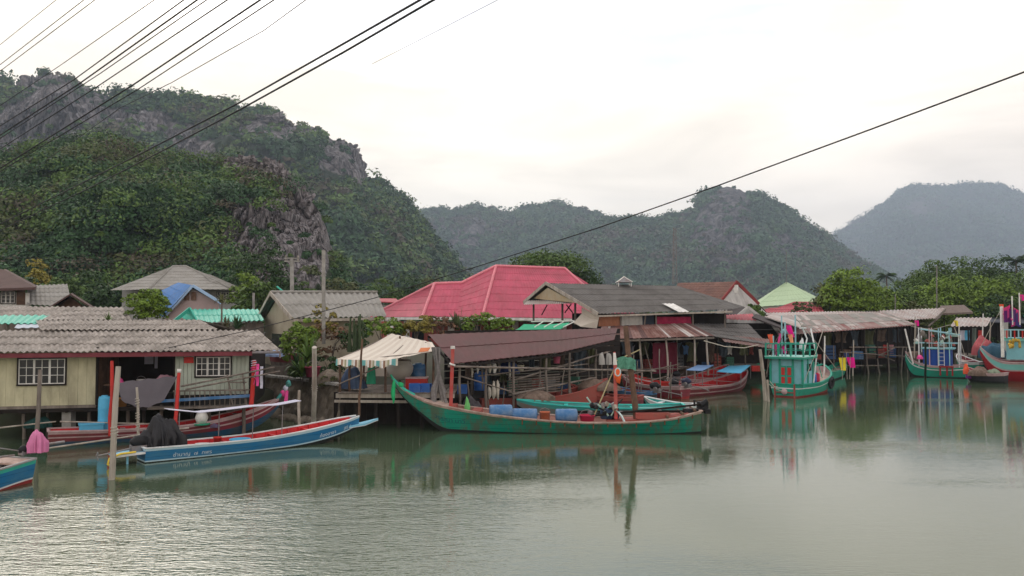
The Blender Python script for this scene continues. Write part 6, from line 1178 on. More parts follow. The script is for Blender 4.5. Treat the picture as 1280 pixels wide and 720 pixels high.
for s_ in (-1, 1): m.beam((0, s_*1.2, zt+.8), (2.5, s_*1.2, zt+.8), .07); m.beam((0, s_*1.2, zt+.4), (2.5, s_*1.2, zt+.4), .04)
for x in (0, 2.5): m.beam((x, -1.2, zt+.8), (x, 1.2, zt+.8), .075); m.beam((x, -1.2, zt+.4), (x, 1.2, zt+.4), .04)
part('roof_rails', m, fgreen, rt, local=True)
fl = M('mast_pale_blue', (.28, .5, .55), .5, .1, 2)
for nm, x, y, h_, r_ in (('mast', .3, .25, 2.6, .045), ('mast', .2, 0, 2.2, .05), ('mast', .8, -.45, 2.65, .05), ('mast', .1, .75, 1.3, .06)): m = MB(); m.tube([(x, y, zt-.05), (x, y, zt+h_)], r_, 8); part(nm, m, fl, rt, local=True)
m = MB(); m.beam((.3, .35, zt+1.55), (.8, -.5, zt+1.5), .06); m.blob((.5, 0, zt+1.6), (.12, .3, .16), 3, .3, 10); m.tube([(.3, .25, zt+1.6), (.5, 0, zt+1.1), (.8, -.45, zt+1.5)], .025, 5); part('mast_crossbar', m, fl, rt, local=True)
m = MB(); m.tube([(2.2, -1.1, .8), (2.6, -1.2, 2.6), (3.4, -.6, 4.3)], .055, 6); part('boom', m, bwhite, rt, local=True); m = MB(); m.tube([(1.8, -.6, zt), (2.3, -.7, zt+1.1), (2.1, -.5, zt+1.75)], .05, 6); m.box((2.1, -.5, zt+1.8), (.5, .3, .1)); m.blob((1.9, -.5, zt+.7), (.2, .15, .4), 6, .5, 10); part('light_bracket', m, bwhite, rt, local=True)
for x, y in ((5.0, -1.25), (5.5, -1.05)):
    m = MB(); c = hb.p(x/7.8, .75, -1, .12); n = 14; vs = []; m.sm = True
    g = [[c+V((math.cos(u)*(.3+.1*math.cos(v)), -.1*math.sin(v)*1.0, math.sin(u)*(.3+.1*math.cos(v))-.1)) for v in [k*math.pi/4 for k in range(9)]] for u in [k*math.pi/7 for k in range(15)]]; m.grid(g); part('tyre_fender', m, blk, rt, local=True)
m = MB(); m.sm = True; g = [[V((3.6+.9*math.cos(u), s_*(.9-.2*abs(math.cos(u))), .9+1.0*math.sin(u))) for s_ in (-1, -.5, 0, .5, 1)] for u in [k*math.pi/8 for k in range(9)]]
for k in (0, 2, 4): m.tube([V((2.6+k*.45, -1.0, 1.0)), V((2.7+k*.45, -.7, 2.0)), V((2.7+k*.45, .7, 2.0)), V((2.6+k*.45, 1.0, 1.0))], .03, 6)
part('hoops', m, fgreen, rt, local=True)
def tb(v): return TB@V(v)
for i, (x, y, mt, lb) in enumerate([(3.1, -.75, bluebarrel, 'blue barrel just behind the red door cabin of the green fishing boat'), (3.9, -.7, bluebarrel, 'blue barrel nearest the bow of the green fishing boat'), (3.5, -.95, M('crimson_plastic', (.5, .03, .08)), 'crimson barrel between two blue ones on the green fishing boat')]):
    b = tb((x, y, .68)); r2 = root('barrel', lb, 'barrel', b); m = MB(); r_ = .27 if i < 2 else .16; m.lathe([(0, 0), (r_, 0), (r_*1.04, .3), (r_, .34), (r_, .6), (r_*.8, .68), (0, .68)], b, 14); part('body', m, mt, r2); m = MB(); m.lathe([(r_*.4, .68), (r_*.4, .73), (0, .73)], b, 10); part('lid', m, mt, r2)
def flag(label, px, py, Y, base, mt, sx=.28, sz=.5, tilt=.1, seed=1):
    p = P(px, py, Y); rt = root('marker_flag', label, 'flag', base); m = MB(); m.tube([base, p+V((0, 0, sz*.6))], .022, 5); part('pole', m, greywood, rt)
    m = MB(); g = [[p+V((sx*(u-.5)*(1-.35*v)+tilt*v, .05*math.sin(u*6+seed), sz*(.5-v))) for u in (0, .25, .5, .75, 1)] for v in (0, .25, .5, .75, 1)]; m.sm = True; m.slab(g, .015); part('flag_cloth', m, mt, rt); return rt
om = M('orange_cloth', (.75, .12, .05), .7); mg = M('magenta_cloth', (.75, .01, .26), .7); pc = M('peach_cloth', (.78, .3, .16), .7); yc = M('yellow_cloth', (.75, .6, .04), .7)
rb = lambda x, y: tb((x, y, zt))
flag('orange red flag leaning out at the far left of the green fishing boat', 963, 424, 51.6, tb((.0, 1.15, 1.2)), om, .34, .62)
flag('large magenta flag above the cabin roof of the green fishing boat', 985, 414, 51.2, rb(.1, .7), mg, .42, .75, .3)
flag('peach coloured flag below the large magenta one', 988, 423, 51.0, rb(.05, .55), pc, .3, .5)
flag('dark pink flag between the orange red and large magenta flags', 976, 424, 51.6, rb(.0, 1.1), pinkpl, .22, .75, -.15)
flag('pink strip flag hanging beside the cabin roof rail', 969, 437, 51.7, tb((.0, 1.2, 1.4)), pinkpl, .2, .75, .1)
flag('small round pink flag inside the cabin roof rail', 980, 437, 51.3, rb(.1, .9), mg, .3, .45)
rt, hb2 = simple('green_dinghy', 'small green boat tied behind the green fishing boat', 1044, 64, 1063, 72, -1, .7, [bboot, fgreen, fgreen], B3, .7, 1.2, fgreen, fgreen, bdeck)
flag('bright yellow flag over the green dinghy', 1053, 455, 63, W(1053, 475, .8), yc, .55, 1.0); flag('bright magenta flag right of the yellow one', 1063, 453, 63.5, W(1062, 474, .8), mg, .65, .8, .2); flag('dark blue flag tip behind the yellow and magenta flags', 1058, 446, 64, W(1059, 474, .8), M('navy_cloth', (.03, .05, .15)), .4, .6)
m = MB(); m.tube([P(962, 476, 50.5), P(970, 486, 50.2), P(978, 489, 50)], .025, 5); m.tube([P(958, 478, 48.5), P(966, 484, 49.5), P(972, 483, 50.5)], .025, 5); solo('mooring_rope', m, rope, 'slack mooring rope from leaning pale post to the green fishing boat', 'rope')
# --- second fishing boat, broadside
a, rz, L_ = place(1208, 66.5, 1130, 69, 1.3, 1); rt = root('blue_tarp_fishing_boat', 'green fishing boat with blue tarp cabin and a tall frame of poles', 'fishing boat', a, rz); TB = MW[rt]
hb = Hull(L_, [(0, 1.0), (.3, 1.3), (.6, 1.35), (.85, .9), (1, .1)], [(0, 1.1), (.35, .95), (.65, 1.05), (.88, 1.5), (1, 2.1)], [(0, -.2), (.8, -.2), (.93, .2), (1, 1.1)], .6, .7)
hb.shell(rt, [(0, .22, 3), (.22, .70, 0), (.70, .77, 1), (.77, .88, 0), (.88, 1, 2)], [fgreen, bwhite, bpink, bboot]); hb.inside(rt, bpink, bdeck, .3, ribs=8); hb.rail(rt, bpink, .12, .06)
m = MB(); g = []
for j in range(4): g.append([V((1.1+2.1*i/16, 1.0+.05*math.sin(i*2.1), .95+1.4*j/3)) for i in range(17)])
m.sm = True; m.grid(g); m.grid([[V((1.1, 1.0-2*i/8, .95+1.4*j)) for i in range(9)] for j in (0, 1)]); m.grid([[V((3.2+.04*math.sin(i*2), 1.0-2*i/8, .95+1.4*j)) for i in range(9)] for j in (0, 1)]); part('blue_tarp_walls', m, M('royal_blue_tarp', (.02, .07, .30), .6, .2, 1.5, bump=.4, bscale=4), rt, local=True)
m = MB(); m.box((2.1, 0, 2.45), (2.5, 2.3, .1)); part('cabin_roof', m, fpale, rt, local=True)
for x in (.5, 1.2, 2.0, 2.7, 3.5):
    for y in (-1.1, 1.1): m = MB(); m.tube([(x, y, .9), (x, y, 4.2 if x > .6 else 3.6)], .05, 6); part('frame_pole', m, [fl, bwhite, bpink][int(x*3) % 3], rt, local=True)
m = MB()
for y in (-1.1, 1.1): m.tube([(.5, y, 3.6), (3.5, y, 4.1)], .045, 6); m.tube([(.5, y, 2.9), (3.8, y, 2.9)], .035, 6)
for x in (1.2, 2.7): m.tube([(x, -1.1, 3.9), (x, 1.1, 3.9)], .04, 6)
part('top_frame', m, fl, rt, local=True)
m = MB()
for y in (1.16,):
    m.tube([(1.6, y, .9), (1.6, y, 3.0)], .03, 5); m.tube([(2.05, y, .9), (2.05, y, 3.0)], .03, 5)
    for k in range(6): m.tube([(1.6, y, 1.1+k*.33), (2.05, y, 1.1+k*.33)], .02, 5)
part('ladder', m, bwhite, rt, local=True)
for k in range(22):
  if k == 0: rr = random.Random(8)
  m = MB(); q_ = rr.randrange(5); m.drape((rr.uniform(.7, 3.9), rr.uniform(-.9, 1.0), 2.5+.05*k), rr.uniform(.1, .25), .15, rr.uniform(.2, .5), k, .3, n=14, m=5)
  part('roof_gear', m, [M('pale_green_metal', (.3, .42, .36)), greywood, white, dullred, steel][q_], rt, local=True)
m = MB(); m.blob((L_-.9, 0, 1.6), (.75, .7, .5), 5, .3, 20, crease=.15); part('bow_net', m, netm, rt, local=True)
m = MB(); m.tube([(L_-.7, 1.0, 1.1), (L_-1.0, 1.0, 3.0), (L_-.1, .9, 4.1)][::2], .07, 6); part('white_boom', m, white, rt, local=True)
m = MB()
for x in (1.0, 1.4, 1.9): m.beam((x, 1.36, .2), (x, 1.30, 1.0), .12, .06)
m.beam((.9, 1.36, .95), (2.0, 1.36, .95), .06, .14); part('rubbing_boards', m, bbootred, rt, local=True)
b = TB@V((L_-1.5, .6, 1.0)); lump('pink_float', 'dull pink float bag at the bow of the blue tarp fishing boat', 'float', 1150, 446, 68, (.22, .2, .2), pinkpl, 51, .3)
post('mooring_post', 'dark thin post standing against the blue tarp fishing boat', W(1157, 478, -.5), P(1157, 428, 62.5), .09, M('dark_green_post', (.05, .07, .06), .8))
# --- small pink rimmed boat
rt, hb2 = simple('net_boat', 'small dark boat with pink rim heaped with brown net', 1254, 61.5, 1202, 63.5, 1, .95, [bboot, M('dark_skiff_side', (.04, .04, .045), .8), bpink], B3, .75, 1.15, bmaroon, bpink, bdeck, thw=(.6,))
lump('net_heap', 'round brown net heap inside the pink rimmed boat', 'net', 1224, 464, 62.6, (.7, .5, .36), netm, 52, .4); lump('net_heap', 'pale green folded net right of the round brown heap', 'net', 1241, 464, 62.4, (.5, .4, .22), M('pale_green_net', (.22, .27, .2), .9, .3, 4, bump=.8), 53, .3)
lump('orange_float', 'orange float hanging at the left corner of the pink rimmed boat', 'float', 1208, 461, 63.5, (.22, .18, .42), om, 54, .3); lump('purple_float', 'purple float hung under the orange one', 'float', 1211, 468, 63.4, (.2, .16, .32), M('purple_cloth', (.18, .03, .22), .7), 55, .3)
# --- green boat and tarp covered boat behind
simple('moored_green_boat', 'green boat with pale rail moored under the small jetty hut', 1222, 73, 1188, 76, 1, .9, [bboot, fgreen, bwhite], B3, 1.0, 1.6, bmaroon, bwhite, bdeck)
rt, hb2 = simple('covered_boat', 'boat covered by red and dark blue tarps behind the large bow', 1268, 70, 1222, 73, 1, .9, [bboot, bmaroon, bpink], B3, 1.4, 1.9, bmaroon, bpink, bdeck)
lump('red_tarp', 'faded red tarp heaped over the left end of the covered boat', 'tarp', 1229, 432, 70.5, (.95, .7, .85), M('faded_red_tarp', (.40, .10, .11), .75, .2, 1.5, bump=.5, bscale=4), 57, .25); lump('blue_tarp', 'dark teal blue tarp over the middle of the covered boat', 'tarp', 1243, 437, 69.8, (1.3, .8, .72), M('teal_blue_tarp', (.04, .10, .15), .7, .2, 1.5, bump=.5, bscale=4), 58, .2)
# --- large boat at the right edge
a, rz, L_ = place(1420, 59, 1224, 64.5, 1.8, 1); rt = root('large_red_boat', 'large red hulled boat with turquoise band and curved bow at the right edge', 'fishing boat', a, rz); TB = MW[rt]
hb = Hull(L_, [(0, 1.4), (.3, 1.8), (.6, 1.85), (.82, 1.35), (.94, .6), (1, .12)], [(0, 1.9), (.4, 1.65), (.7, 1.5), (.85, 1.55), (.93, 1.95), (1, 2.65)], [(0, -.3), (.8, -.3), (.9, .15), (.96, 1.1), (1, 2.1)], .55, .7)
hb.shell(rt, [(0, .62, 0), (.62, .68, 2), (.68, .93, 1), (.93, 1, 2)], [M('deep_red_hull', (.28, .02, .025), .5, .15, 1), M('pale_turquoise_band', (.20, .50, .46), .5, .12, 1), bpink], 50); hb.inside(rt, bred, bdeck, .5, n=40, ribs=16); hb.rail(rt, bpink, .14, .08)
m = MB(); m.box((L_*.5, 0, 2.6), (L_*.62, 3.0, 1.7)); part('deckhouse', m, [fpale], rt, local=True); m = MB(); m.box((L_*.5, 0, 3.3), (L_*.68, 3.6, .14)); m.cur = 1; m.box((L_*.5, 0, 3.4), (L_*.685, 3.66, .06)); part('deckhouse_roof', m, [M('pale_turquoise_band', (.20, .50, .46)), fgreen], rt, local=True)
m = MB()
for k in range(26): m.cur = k % 2; x = L_*.17+k*L_*.66/25; m.beam((x, 1.6, 3.43), (x, 1.6, 4.05), .1)
m.cur = 1; m.beam((L_*.16, 1.6, 4.1), (L_*.84, 1.6, 4.1), .1); part('balustrade', m, [redpl, fl], rt, local=True)
m = MB(); m.box((L_*.52, 0, 4.4), (L_*.3, 2.0, 1.5)); part('wheelhouse', m, [bteal], rt, local=True); m = MB(); m.box((L_*.52, 0, 5.2), (L_*.34, 2.6, .12)); part('wheelhouse_roof', m, fgreen, rt, local=True)
for i, (px, py, Y) in enumerate([(1252, 383, 62), (1265, 370, 61.5), (1274, 366, 61)]): p = P(px, py, Y); m = MB(); q = V((p.x, p.y, 2.0 if i == 0 else 4.5)); m.tube([q, p], .12 if i == 0 else .045, 7); part('mast', m, white, rt)
m = MB(); rr = random.Random(5)
for k in range(9): m.cur = k % 3; p = P(rr.uniform(1259, 1272), rr.uniform(390, 402), 61.5); m.slab([[p+V((-.25+.17*u, .06*math.sin(u*2+k), .45-.3*v+.1*u*math.sin(k))) for u in range(4)] for v in range(4)], .02)
m.beam(P(1254, 392, 61.8), P(1266, 400, 61.5), .12); part('folded_flags', m, [M('purple_cloth', (.18, .03, .22)), M('violet_blue', (.1, .08, .3), .7), pinkpl], rt)
m = MB()
for k in range(14): m.blob(P(rr.uniform(1262, 1275), rr.uniform(424, 434), 60.5+rr.uniform(-.2, .2)), (.11, .1, .14), k, .2, 9)
part('yellow_buoys', m, M('yellow_buoy', (.45, .30, .05), .7), rt)
b0 = W(1260, 482, -.8); post('concrete_pile', 'thick whitish concrete pile standing in the water at the right edge', V((b0.x, b0.y, -.8)), P(1256, 403, b0.y), .30, M('pale_concrete', (.48, .46, .43), .85, .15, 1, dirt=(.22, .21, .19), damt=.45, stretch=(1, 1, .3)), cat='pile')
b0 = W(1218, 466, -.6); post('concrete_pile', 'grey green pile between the net boat and the jetty hut', V((b0.x, b0.y, -.6)), P(1218, 410, b0.y), .2, M('greenish_post', (.14, .17, .15), .85, .2, 1), cat='pile')
# ------------------------------------------------------------------ trees
tree('mangrove_tree', 'bright green round mangrove tree just right of the red roofs', G(1064, 92, 1.3), P(1064, 337, 92).z-1.3, 3.3, lf_bright, 110, 80, .15, seed=61, tz=.3, rz=4.0)
GM = 'mangrove trees behind the waterfront sheds'
for i, (px, py, Y, r_, mt, lb) in enumerate([(1040, 356, 96, 2.6, lf_olive, 'small olive tree left of the bright round mangrove'), (1092, 352, 98, 3.2, lf_bright, 'lower bright tree joined to the round mangrove on its right'), (1118, 362, 102, 3.0, lf_mid, 'mid green tree in the dip left of the tall dark trees'), (1143, 357, 112, 3.4, lf_mid, 'mid green tree below the lone palm'), (1152, 338, 122, 3.6, lf_mid, 'deep green tree at the left end of the tall tree row'), (1166, 329, 126, 4.0, lf_mid, 'tall deep green tree second in the row'), (1188, 318, 128, 5.0, lf_mid, 'tallest broad green tree of the row'), (1182, 348, 108, 3.8, lf_bright, 'mid green tree in front of the tallest one'), (1204, 338, 118, 4.0, lf_mid, 'rounded tree right of the tallest one'), (1220, 321, 126, 4.2, lf_mid, 'tall green tree between the tallest tree and the right palm'), (1232, 346, 106, 3.6, lf_bright, 'yellowish bright tree at the centre of the row'), (1246, 322, 122, 3.8, lf_dark, 'dark tree left of the right palm'), (1262, 345, 108, 4.2, lf_mid, 'wide green tree below the right palm'), (1284, 336, 114, 4.6, lf_mid, 'green tree cut by the right edge'), (1212, 364, 103, 3.2, lf_bright, 'low bright tree behind the jetty hut'), (1130, 376, 98, 2.6, lf_olive, 'low olive bush tree behind the striped roof'), (1160, 372, 101, 2.8, lf_bright, 'low bright tree right of the olive bush tree'), (1252, 372, 101, 3.2, lf_dark, 'low dark tree behind the large boat masts'), (1104, 374, 96, 2.6, lf_bright, 'low bright tree over the middle of the long roof'), (1280, 372, 100, 3.2, lf_mid, 'low green tree at the far right edge')]):
    b = G(px, Y, 1.3); topz = P(px, py, Y).z; tree('mangrove_tree', lb, b, topz-1.3, r_*1.12, mt, 90, 66, .17, group=GM, seed=70+i, tz=.3, rz=(topz-1.3)*.52)
def palm(label, px, py, Y, n=22, ln=2.2, seed=1):
    rt = root('palm_tree', label, 'palm tree', G(px, Y, 1.3)); b = G(px, Y, 1.0); t = P(px, py, Y); m = MB(); m.tube([b, b.lerp(t, .5)+V((.2, 0, 0)), t], [.2, .15, .12], 7); part('trunk', m, bark, rt); rr = random.Random(seed); m = MB(); m.sm = False
    for i in range(n):
        a = rr.uniform(0, 6.28); el = rr.uniform(-.2, 1.1); d = V((math.cos(a), math.sin(a), 0)); s_ = V((-d.y, d.x, 0))
        for k in range(12):
            u = k/12; c = t+d*ln*u*math.cos(el*.6)+V((0, 0, ln*(math.sin(el)*u-.75*u*u))); w_ = .45*math.sin(math.pi*min(1, u*.9+.1)); e = d*ln/26
            for q in (-1, 1): m.add([c-e, c+e, c+e+s_*q*w_+V((0, 0, -w_*.55)), c+s_*q*w_+V((0, 0, -w_*.6))], [(0, 1, 2, 3)])
    part('fronds', m, LP if 0 else lf_dark, rt); return rt
palm('lone palm in the gap between mangroves and tall trees', 1108, 345, 150, seed=2, ln=2.4); palm('palm rising above the right end of the tree row', 1270, 326, 120, seed=3, ln=2.8); palm('second palm beside the right edge', 1284, 322, 130, seed=4, ln=2.6)
tree('domed_tree', 'wide dome shaped tree rising behind the pink roof', P(688, 396, 112), 8.9, 6.4, lf_mid, 130, 90, .17, seed=91, tz=.35, rz=3.8)
tree('domed_tree', 'darker right shoulder of trees behind the pink roof', P(722, 396, 110), 6.2, 3.3, lf_dark, 70, 70, .17, seed=92, tz=.35, rz=2.6)
bush('round_shrub', 'dense round bright green tree left of the blue roof', P(183, 384, 49), (1.35, 1.2, 1.05), lf_bright, 60, 90, .08, 93, cat='tree')
for i, (px, py, Y, r_, mt, lb) in enumerate([(44, 320, 100, 1.5, lf_yel, 'narrow yellow tree at the foot of the near hill'), (323, 300, 92, 3.6, lf_dark, 'broad dark tree behind the hip roofed house'), (308, 342, 82, 1.8, lf_bright, 'small bright tree right of the hip roofed house'), (322, 352, 78, 2.2, lf_mid, 'low green tree left of the grey gabled house'), (352, 348, 90, 2.6, lf_dark, 'dark tree behind the first utility pole'), (382, 352, 96, 2.4, lf_mid, 'mid green tree behind the grey ribbed roof'), (424, 345, 110, 2.6, lf_olive, 'olive tree right of the second utility pole'), (448, 352, 118, 3.0, lf_dark, 'dark tree behind the column cactus'), (478, 346, 126, 3.4, lf_mid, 'green tree above the left corner of the pink roof'), (505, 343, 134, 3.6, lf_dark, 'dark tree above the pink roof slope'), (536, 346, 142, 3.6, lf_olive, 'olive tree over the lower pink ridge'), (20, 340, 84, 3.0, lf_dark, 'dark tree behind the dark gabled house'), (72, 345, 92, 3.0, lf_mid, 'green tree behind the light side roof'), (105, 338, 98, 3.4, lf_dark, 'dark tree left of the hip roofed house'), (135, 350, 88, 2.6, lf_dark, 'low dark tree touching the hip roof'), (945, 378, 78, 1.0, lf_mid, 'small green shrub before the green hall')]):
    b = G(px, Y, 1.6); topz = P(px, py, Y).z; tree('foothill_tree' if px < 900 else 'shrub', lb, b, topz-1.6, r_, mt, 50, 60, .17, group='trees at the foot of the hills' if px < 900 else None, seed=110+i, tz=.35, rz=(topz-1.6)*.42)
bush('bush', 'olive shrub in front of the long red roof', P(1004, 389, 88), (1.3, 1, 1.2), lf_olive, 24, 50, .12, 140)
# far tree belt
rng = np.random.default_rng(77); Q = []; MI = []
for i in range(900):
    Y = rng.uniform(150, 330); px = rng.uniform(380, 1420); r_ = rng.uniform(1.8, 4.5); z = rng.uniform(2.0, 5.2)*(.8 if px < 1000 else 1.2); c = G(px, Y, z); per = 80
    e = rng.normal(size=(per, 3)); e /= np.linalg.norm(e, axis=1)[:, None]; pts = np.array(c)+e*r_*rng.uniform(.6, 1.1, (per, 1))*np.array([1, 1, .9]); Q.append(leafquads(pts, e+np.array([0, 0, .3]), .5, rng)); MI.append(rng.integers(0, 3))
o = leafobj('tree_belt', Q, WOOD_NEAR[0], kind='stuff', label='low far belt of trees on the flat land behind the houses', cat='woodland')
for q in WOOD_NEAR[1:]: o.data.materials.append(q)
o.data.polygons.foreach_set('material_index', np.repeat(np.array(MI, dtype=np.int32), 80))
# undergrowth along the right bank
rng = np.random.default_rng(78); Q = []
for i in range(260):
    x = rng.uniform(27, 80); y = bankY(x)+rng.uniform(.5, 10); r_ = rng.uniform(.7, 1.7); c = np.array([x, y, rng.uniform(.8, 2.2)]); per = 90
    e = rng.normal(size=(per, 3)); e /= np.linalg.norm(e, axis=1)[:, None]; Q.append(leafquads(c+e*r_*rng.uniform(.6, 1.1, (per, 1)), e+np.array([0, 0, .3]), .16, rng))
leafobj('bank_undergrowth', Q, lf_dark, kind='stuff', label='dense dark undergrowth along the right bank under the mangroves', cat='undergrowth')
# ------------------------------------------------------------------ poles, masts and overhead cables
def upole(label, px, y0, y1, Y, arm=None, r=.13):
    rt = root('utility_pole', label, 'utility pole', G(px, Y, 1.5)); m = MB(); a = P(px, y0, Y); b = P(px, y1, Y); m.beam(a, b, r*2, r*2, up=(0, 1, 0)); part('pole', m, concrete, rt)
    for k, dy in enumerate(arm or []):
        m = MB(); q = P(px, dy, Y); m.beam(q-V((.62, -.0, 0)), q+V((.62, 0, 0)), .1, .12); part('crossarm', m, concrete, rt)
        for s_ in (-.5, .5): m = MB(); m.lathe([(0, 0), (.05, 0), (.06, .1), (.03, .18), (0, .18)], q+V((s_, 0, .06)), 7); part('insulator', m, palewood, rt)
upole('concrete utility pole with two crossarms behind the grey gabled house', 365, 396, 322, 66, (323, 326.5)); upole('taller plain utility pole in front of the grey ribbed roof', 404.5, 430, 313, 44, None, .085); upole('short grey pole right of the turquoise roof', 317, 396, 366, 66, None, .08)
def tower(label, px, y0, y1, Y, wd=.35, lattice=True, name='antenna_mast'):
    a, b = P(px, y0, Y), P(px, y1, Y); m = MB()
    if lattice:
        for s_, q in ((-1, -1), (1, -1), (0, 1)): m.tube([a+V((s_*wd, q*wd, 0)), b+V((s_*wd*.5, q*wd*.5, 0))], wd*.16, 5)
        n = 16
        for k in range(n): u, v = k/n, (k+1)/n; s_ = 1 if k % 2 else -1; m.tube([a.lerp(b, u)+V((s_*wd, -wd, 0)), a.lerp(b, v)+V((-s_*wd, -wd, 0))], wd*.10, 4)
    else: m.tube([a, b], wd, 5)
    return solo(name, m, steel, label, 'antenna')
tower('lattice radio mast on the skyline left of the peaked hill', 843, 355, 285, 150, .42); tower('thin antenna pole above the green hall roof', 983, 355, 315, 138, .05, False); tower('thin pole above the waterfront shed before the tall trees', 1171, 386, 332, 95, .06, False)
tower('short thin pole over the left part of the long shed', 1119, 392, 368, 90, .05, False)
def cable(name, label, pts, r, group=None, sag=0):
    """pts: (px, py, distance); a hanging curve between its ends"""
    W_ = []; 
    for (a, b) in zip(pts, pts[1:]):
        for k in range(13):
            t = k/12
            if k == 0 and W_: continue
            px, py = a[0]+(b[0]-a[0])*t, a[1]+(b[1]-a[1])*t; Y = 1/((1/a[2])*(1-t)+(1/b[2])*t); W_.append(P(px, py, Y))
    n = len(W_)-1
    for i, p in enumerate(W_): p.z -= sag*4*(i/n)*(1-i/n)
    m = MB(); m.tube(W_, r, 5); return solo(name, m, wirem, label, 'cable', group)
cable('service_cable', 'single long cable descending from upper right across the hills to the left roofs', [(1420, 40, 12), (1280, 90, 13.5), (1090, 161, 16), (900, 231, 19.5), (750, 284, 23), (600, 332, 27), (470, 372, 31), (320, 411, 33.5), (205, 436, 33.8), (120, 441, 33.9)], .017)
GC = 'bundle of overhead cables at upper left'
CL = 'thin black overhead cable of the bundle fanning across the upper left sky'
for pts, r, lb in [([(120, -40, 14), (0, 56, 20), (-60, 102, 24)], .007, CL), ([(150, -35, 14), (0, 81, 20), (-60, 126, 24)], .009, CL), ([(165, -35, 14), (0, 89, 20), (-60, 133, 24)], .009, CL),
    ([(240, -33, 14), (75, 82, 20), (-60, 172, 26)], .009, CL), ([(275, -33, 14), (92, 100, 20), (-60, 195, 26)], .014, CL), ([(290, -31, 14), (100, 104, 20), (-60, 208, 26)], .018, CL), ([(303, -31, 14), (125, 92, 20), (-60, 212, 26)], .012, CL),
    ([(335, -34, 14), (122, 108, 20), (-60, 225, 26)], .014, CL), ([(382, -38, 14), (165, 107, 20), (-60, 248, 27)], .019, CL), ([(397, -36, 14), (172, 112, 20), (-60, 250, 27)], .013, CL)]: cable('overhead_cable', lb, pts, r, GC)
cable('overhead_cable', 'wavy thinner cable just right of the crowded bundle', [(430, -22, 13), (382, 0, 14), (330, 38, 16), (280, 66, 17), (215, 103, 19), (150, 135, 22), (90, 178, 25), (5, 236, 30)], .009)
cable('overhead_cable', 'upper one of two thick cables crossing the near hill', [(590, -36, 13), (525, 0, 14), (420, 60, 16), (300, 128, 20), (180, 190, 25), (80, 240, 31), (-60, 310, 42)], .022); cable('overhead_cable', 'lower one of two thick cables crossing the near hill', [(600, -32, 13), (540, 1, 14), (430, 65, 16), (300, 137, 20), (200, 190, 25), (110, 236, 31), (-60, 316, 42)], .022)
cable('overhead_cable', 'faint solitary cable high above the middle of the ridge', [(680, -30, 24), (622, 0, 26), (540, 42, 30), (465, 80, 35)], .010)
for i, (y0, y1, lb) in enumerate([(318, 321, 'upper thin wire running left from the crossarmed utility pole'), (323, 325, 'lower thin wire running left from the crossarmed utility pole')]): cable('pole_wire', lb, [(-60, y0-2, 75), (150, y0+1.5, 70), (365, y1, 66)], .018, None, .5)
for i, (y0, y1, lb) in enumerate([(321, 338, 'upper thin wire running right from the crossarmed utility pole'), (325, 345, 'lower thin wire running right from the crossarmed utility pole')]): cable('pole_wire', lb, [(365, y0, 66), (500, (y0+y1)/2+3, 85), (640, y1, 110)], .018, None, .6)

# ------------------------------------------------------------------ more gear in the sheds
rr = random.Random(99)
def at_floor(px, Y, z): q = G(px, Y, z); return px, 398+(H-z)/Y*F, Y
cm = [M('fish_crate_grey', (.16, .17, .18), .8), M('fish_crate_blue', (.05, .10, .22), .7), M('fish_crate_green', (.05, .14, .10), .7), brownwood, dullred]
for i in range(9): crate('fish_crate', 'small fish crate stacked on the floor at the back of the brown shed', *at_floor(612+i*15+rr.uniform(-3, 3), 41.2+i*.6, 1.05), (.5, .4, rr.choice([.3, .6])), cm[i % 5], rr.uniform(-.4, .4), group='fish crates in the brown shed')
for i in range(10): crate('fish_crate', 'small fish crate in the shadow below the striped and grey awnings', *at_floor(762+i*17+rr.uniform(-4, 4), 59+i*.6, 1.16), (.55, .45, rr.choice([.35, .7, 1.0])), cm[(i*3) % 5], rr.uniform(-.4, .4), group='fish crates below the awnings')
for i in range(9): crate('fish_crate', 'small fish crate on the deck of the long waterfront shed', *at_floor(990+i*16+rr.uniform(-4, 4), 71+i*.6, 1.31), (.8, .6, rr.choice([.4, .8, 1.2])), cm[(i*2) % 5], rr.uniform(-.4, .4), group='fish crates in the long shed')
def hangnet(label, px, py, Y, w_, h_, mt, seed, group=None):
    m = MB(); m.sm = True; a = P(px, py, Y); g = [[a+V((w_*(k/7-.5)*(1-.35*math.sin(math.pi*j/6*.8)), .09*math.sin(k*2.1+seed+j*.3), -h_*j/6+.06*math.sin(k*1.3+seed))) for k in range(8)] for j in range(7)]; m.slab(g, .03); return solo('hanging_net', m, mt, label, 'net', group)
nm_ = [netm, M('blue_grey_net', (.10, .13, .16), .95, .3, 6, bump=.8), M('olive_net', (.12, .13, .07), .95, .3, 6, bump=.8)]
for i in range(9): hangnet('fishing net hung from the rafters in the dark of the brown shed', 588+i*19+rr.uniform(-4, 4), 452-i*2.0, 40.5+i*.75, rr.uniform(.4, .9), rr.uniform(.6, 1.3), nm_[i % 3], i, 'nets in the brown shed')
for i in range(9): hangnet('fishing net hung in the dark below the striped and grey awnings', 760+i*21+rr.uniform(-4, 4), 428, 57+i*.6, rr.uniform(.5, 1.1), rr.uniform(.7, 1.5), nm_[i % 3], i, 'nets below the awnings')
for i in range(8): hangnet('fishing net hung in the dark of the long waterfront shed', 995+i*18+rr.uniform(-4, 4), 417-i*.8, 72+i*.8, rr.uniform(.7, 1.4), rr.uniform(.8, 1.6), nm_[i % 3], i, 'nets in the long shed')
for i, (px, mt, lb) in enumerate([(833, redpl, 'red shirt hung below the striped awning'), (857, bluefade, 'blue shirt hung below the striped awning'), (912, white, 'white cloth hung below the grey awning'), (939, dullred, 'dull red cloth hung at the right end below the grey awning'), (790, lilac, 'lilac cloth hung behind the brown post of the green boat')]): hangnet(lb, px, 432, 58+i*.4, .45, .6, mt, i+20)
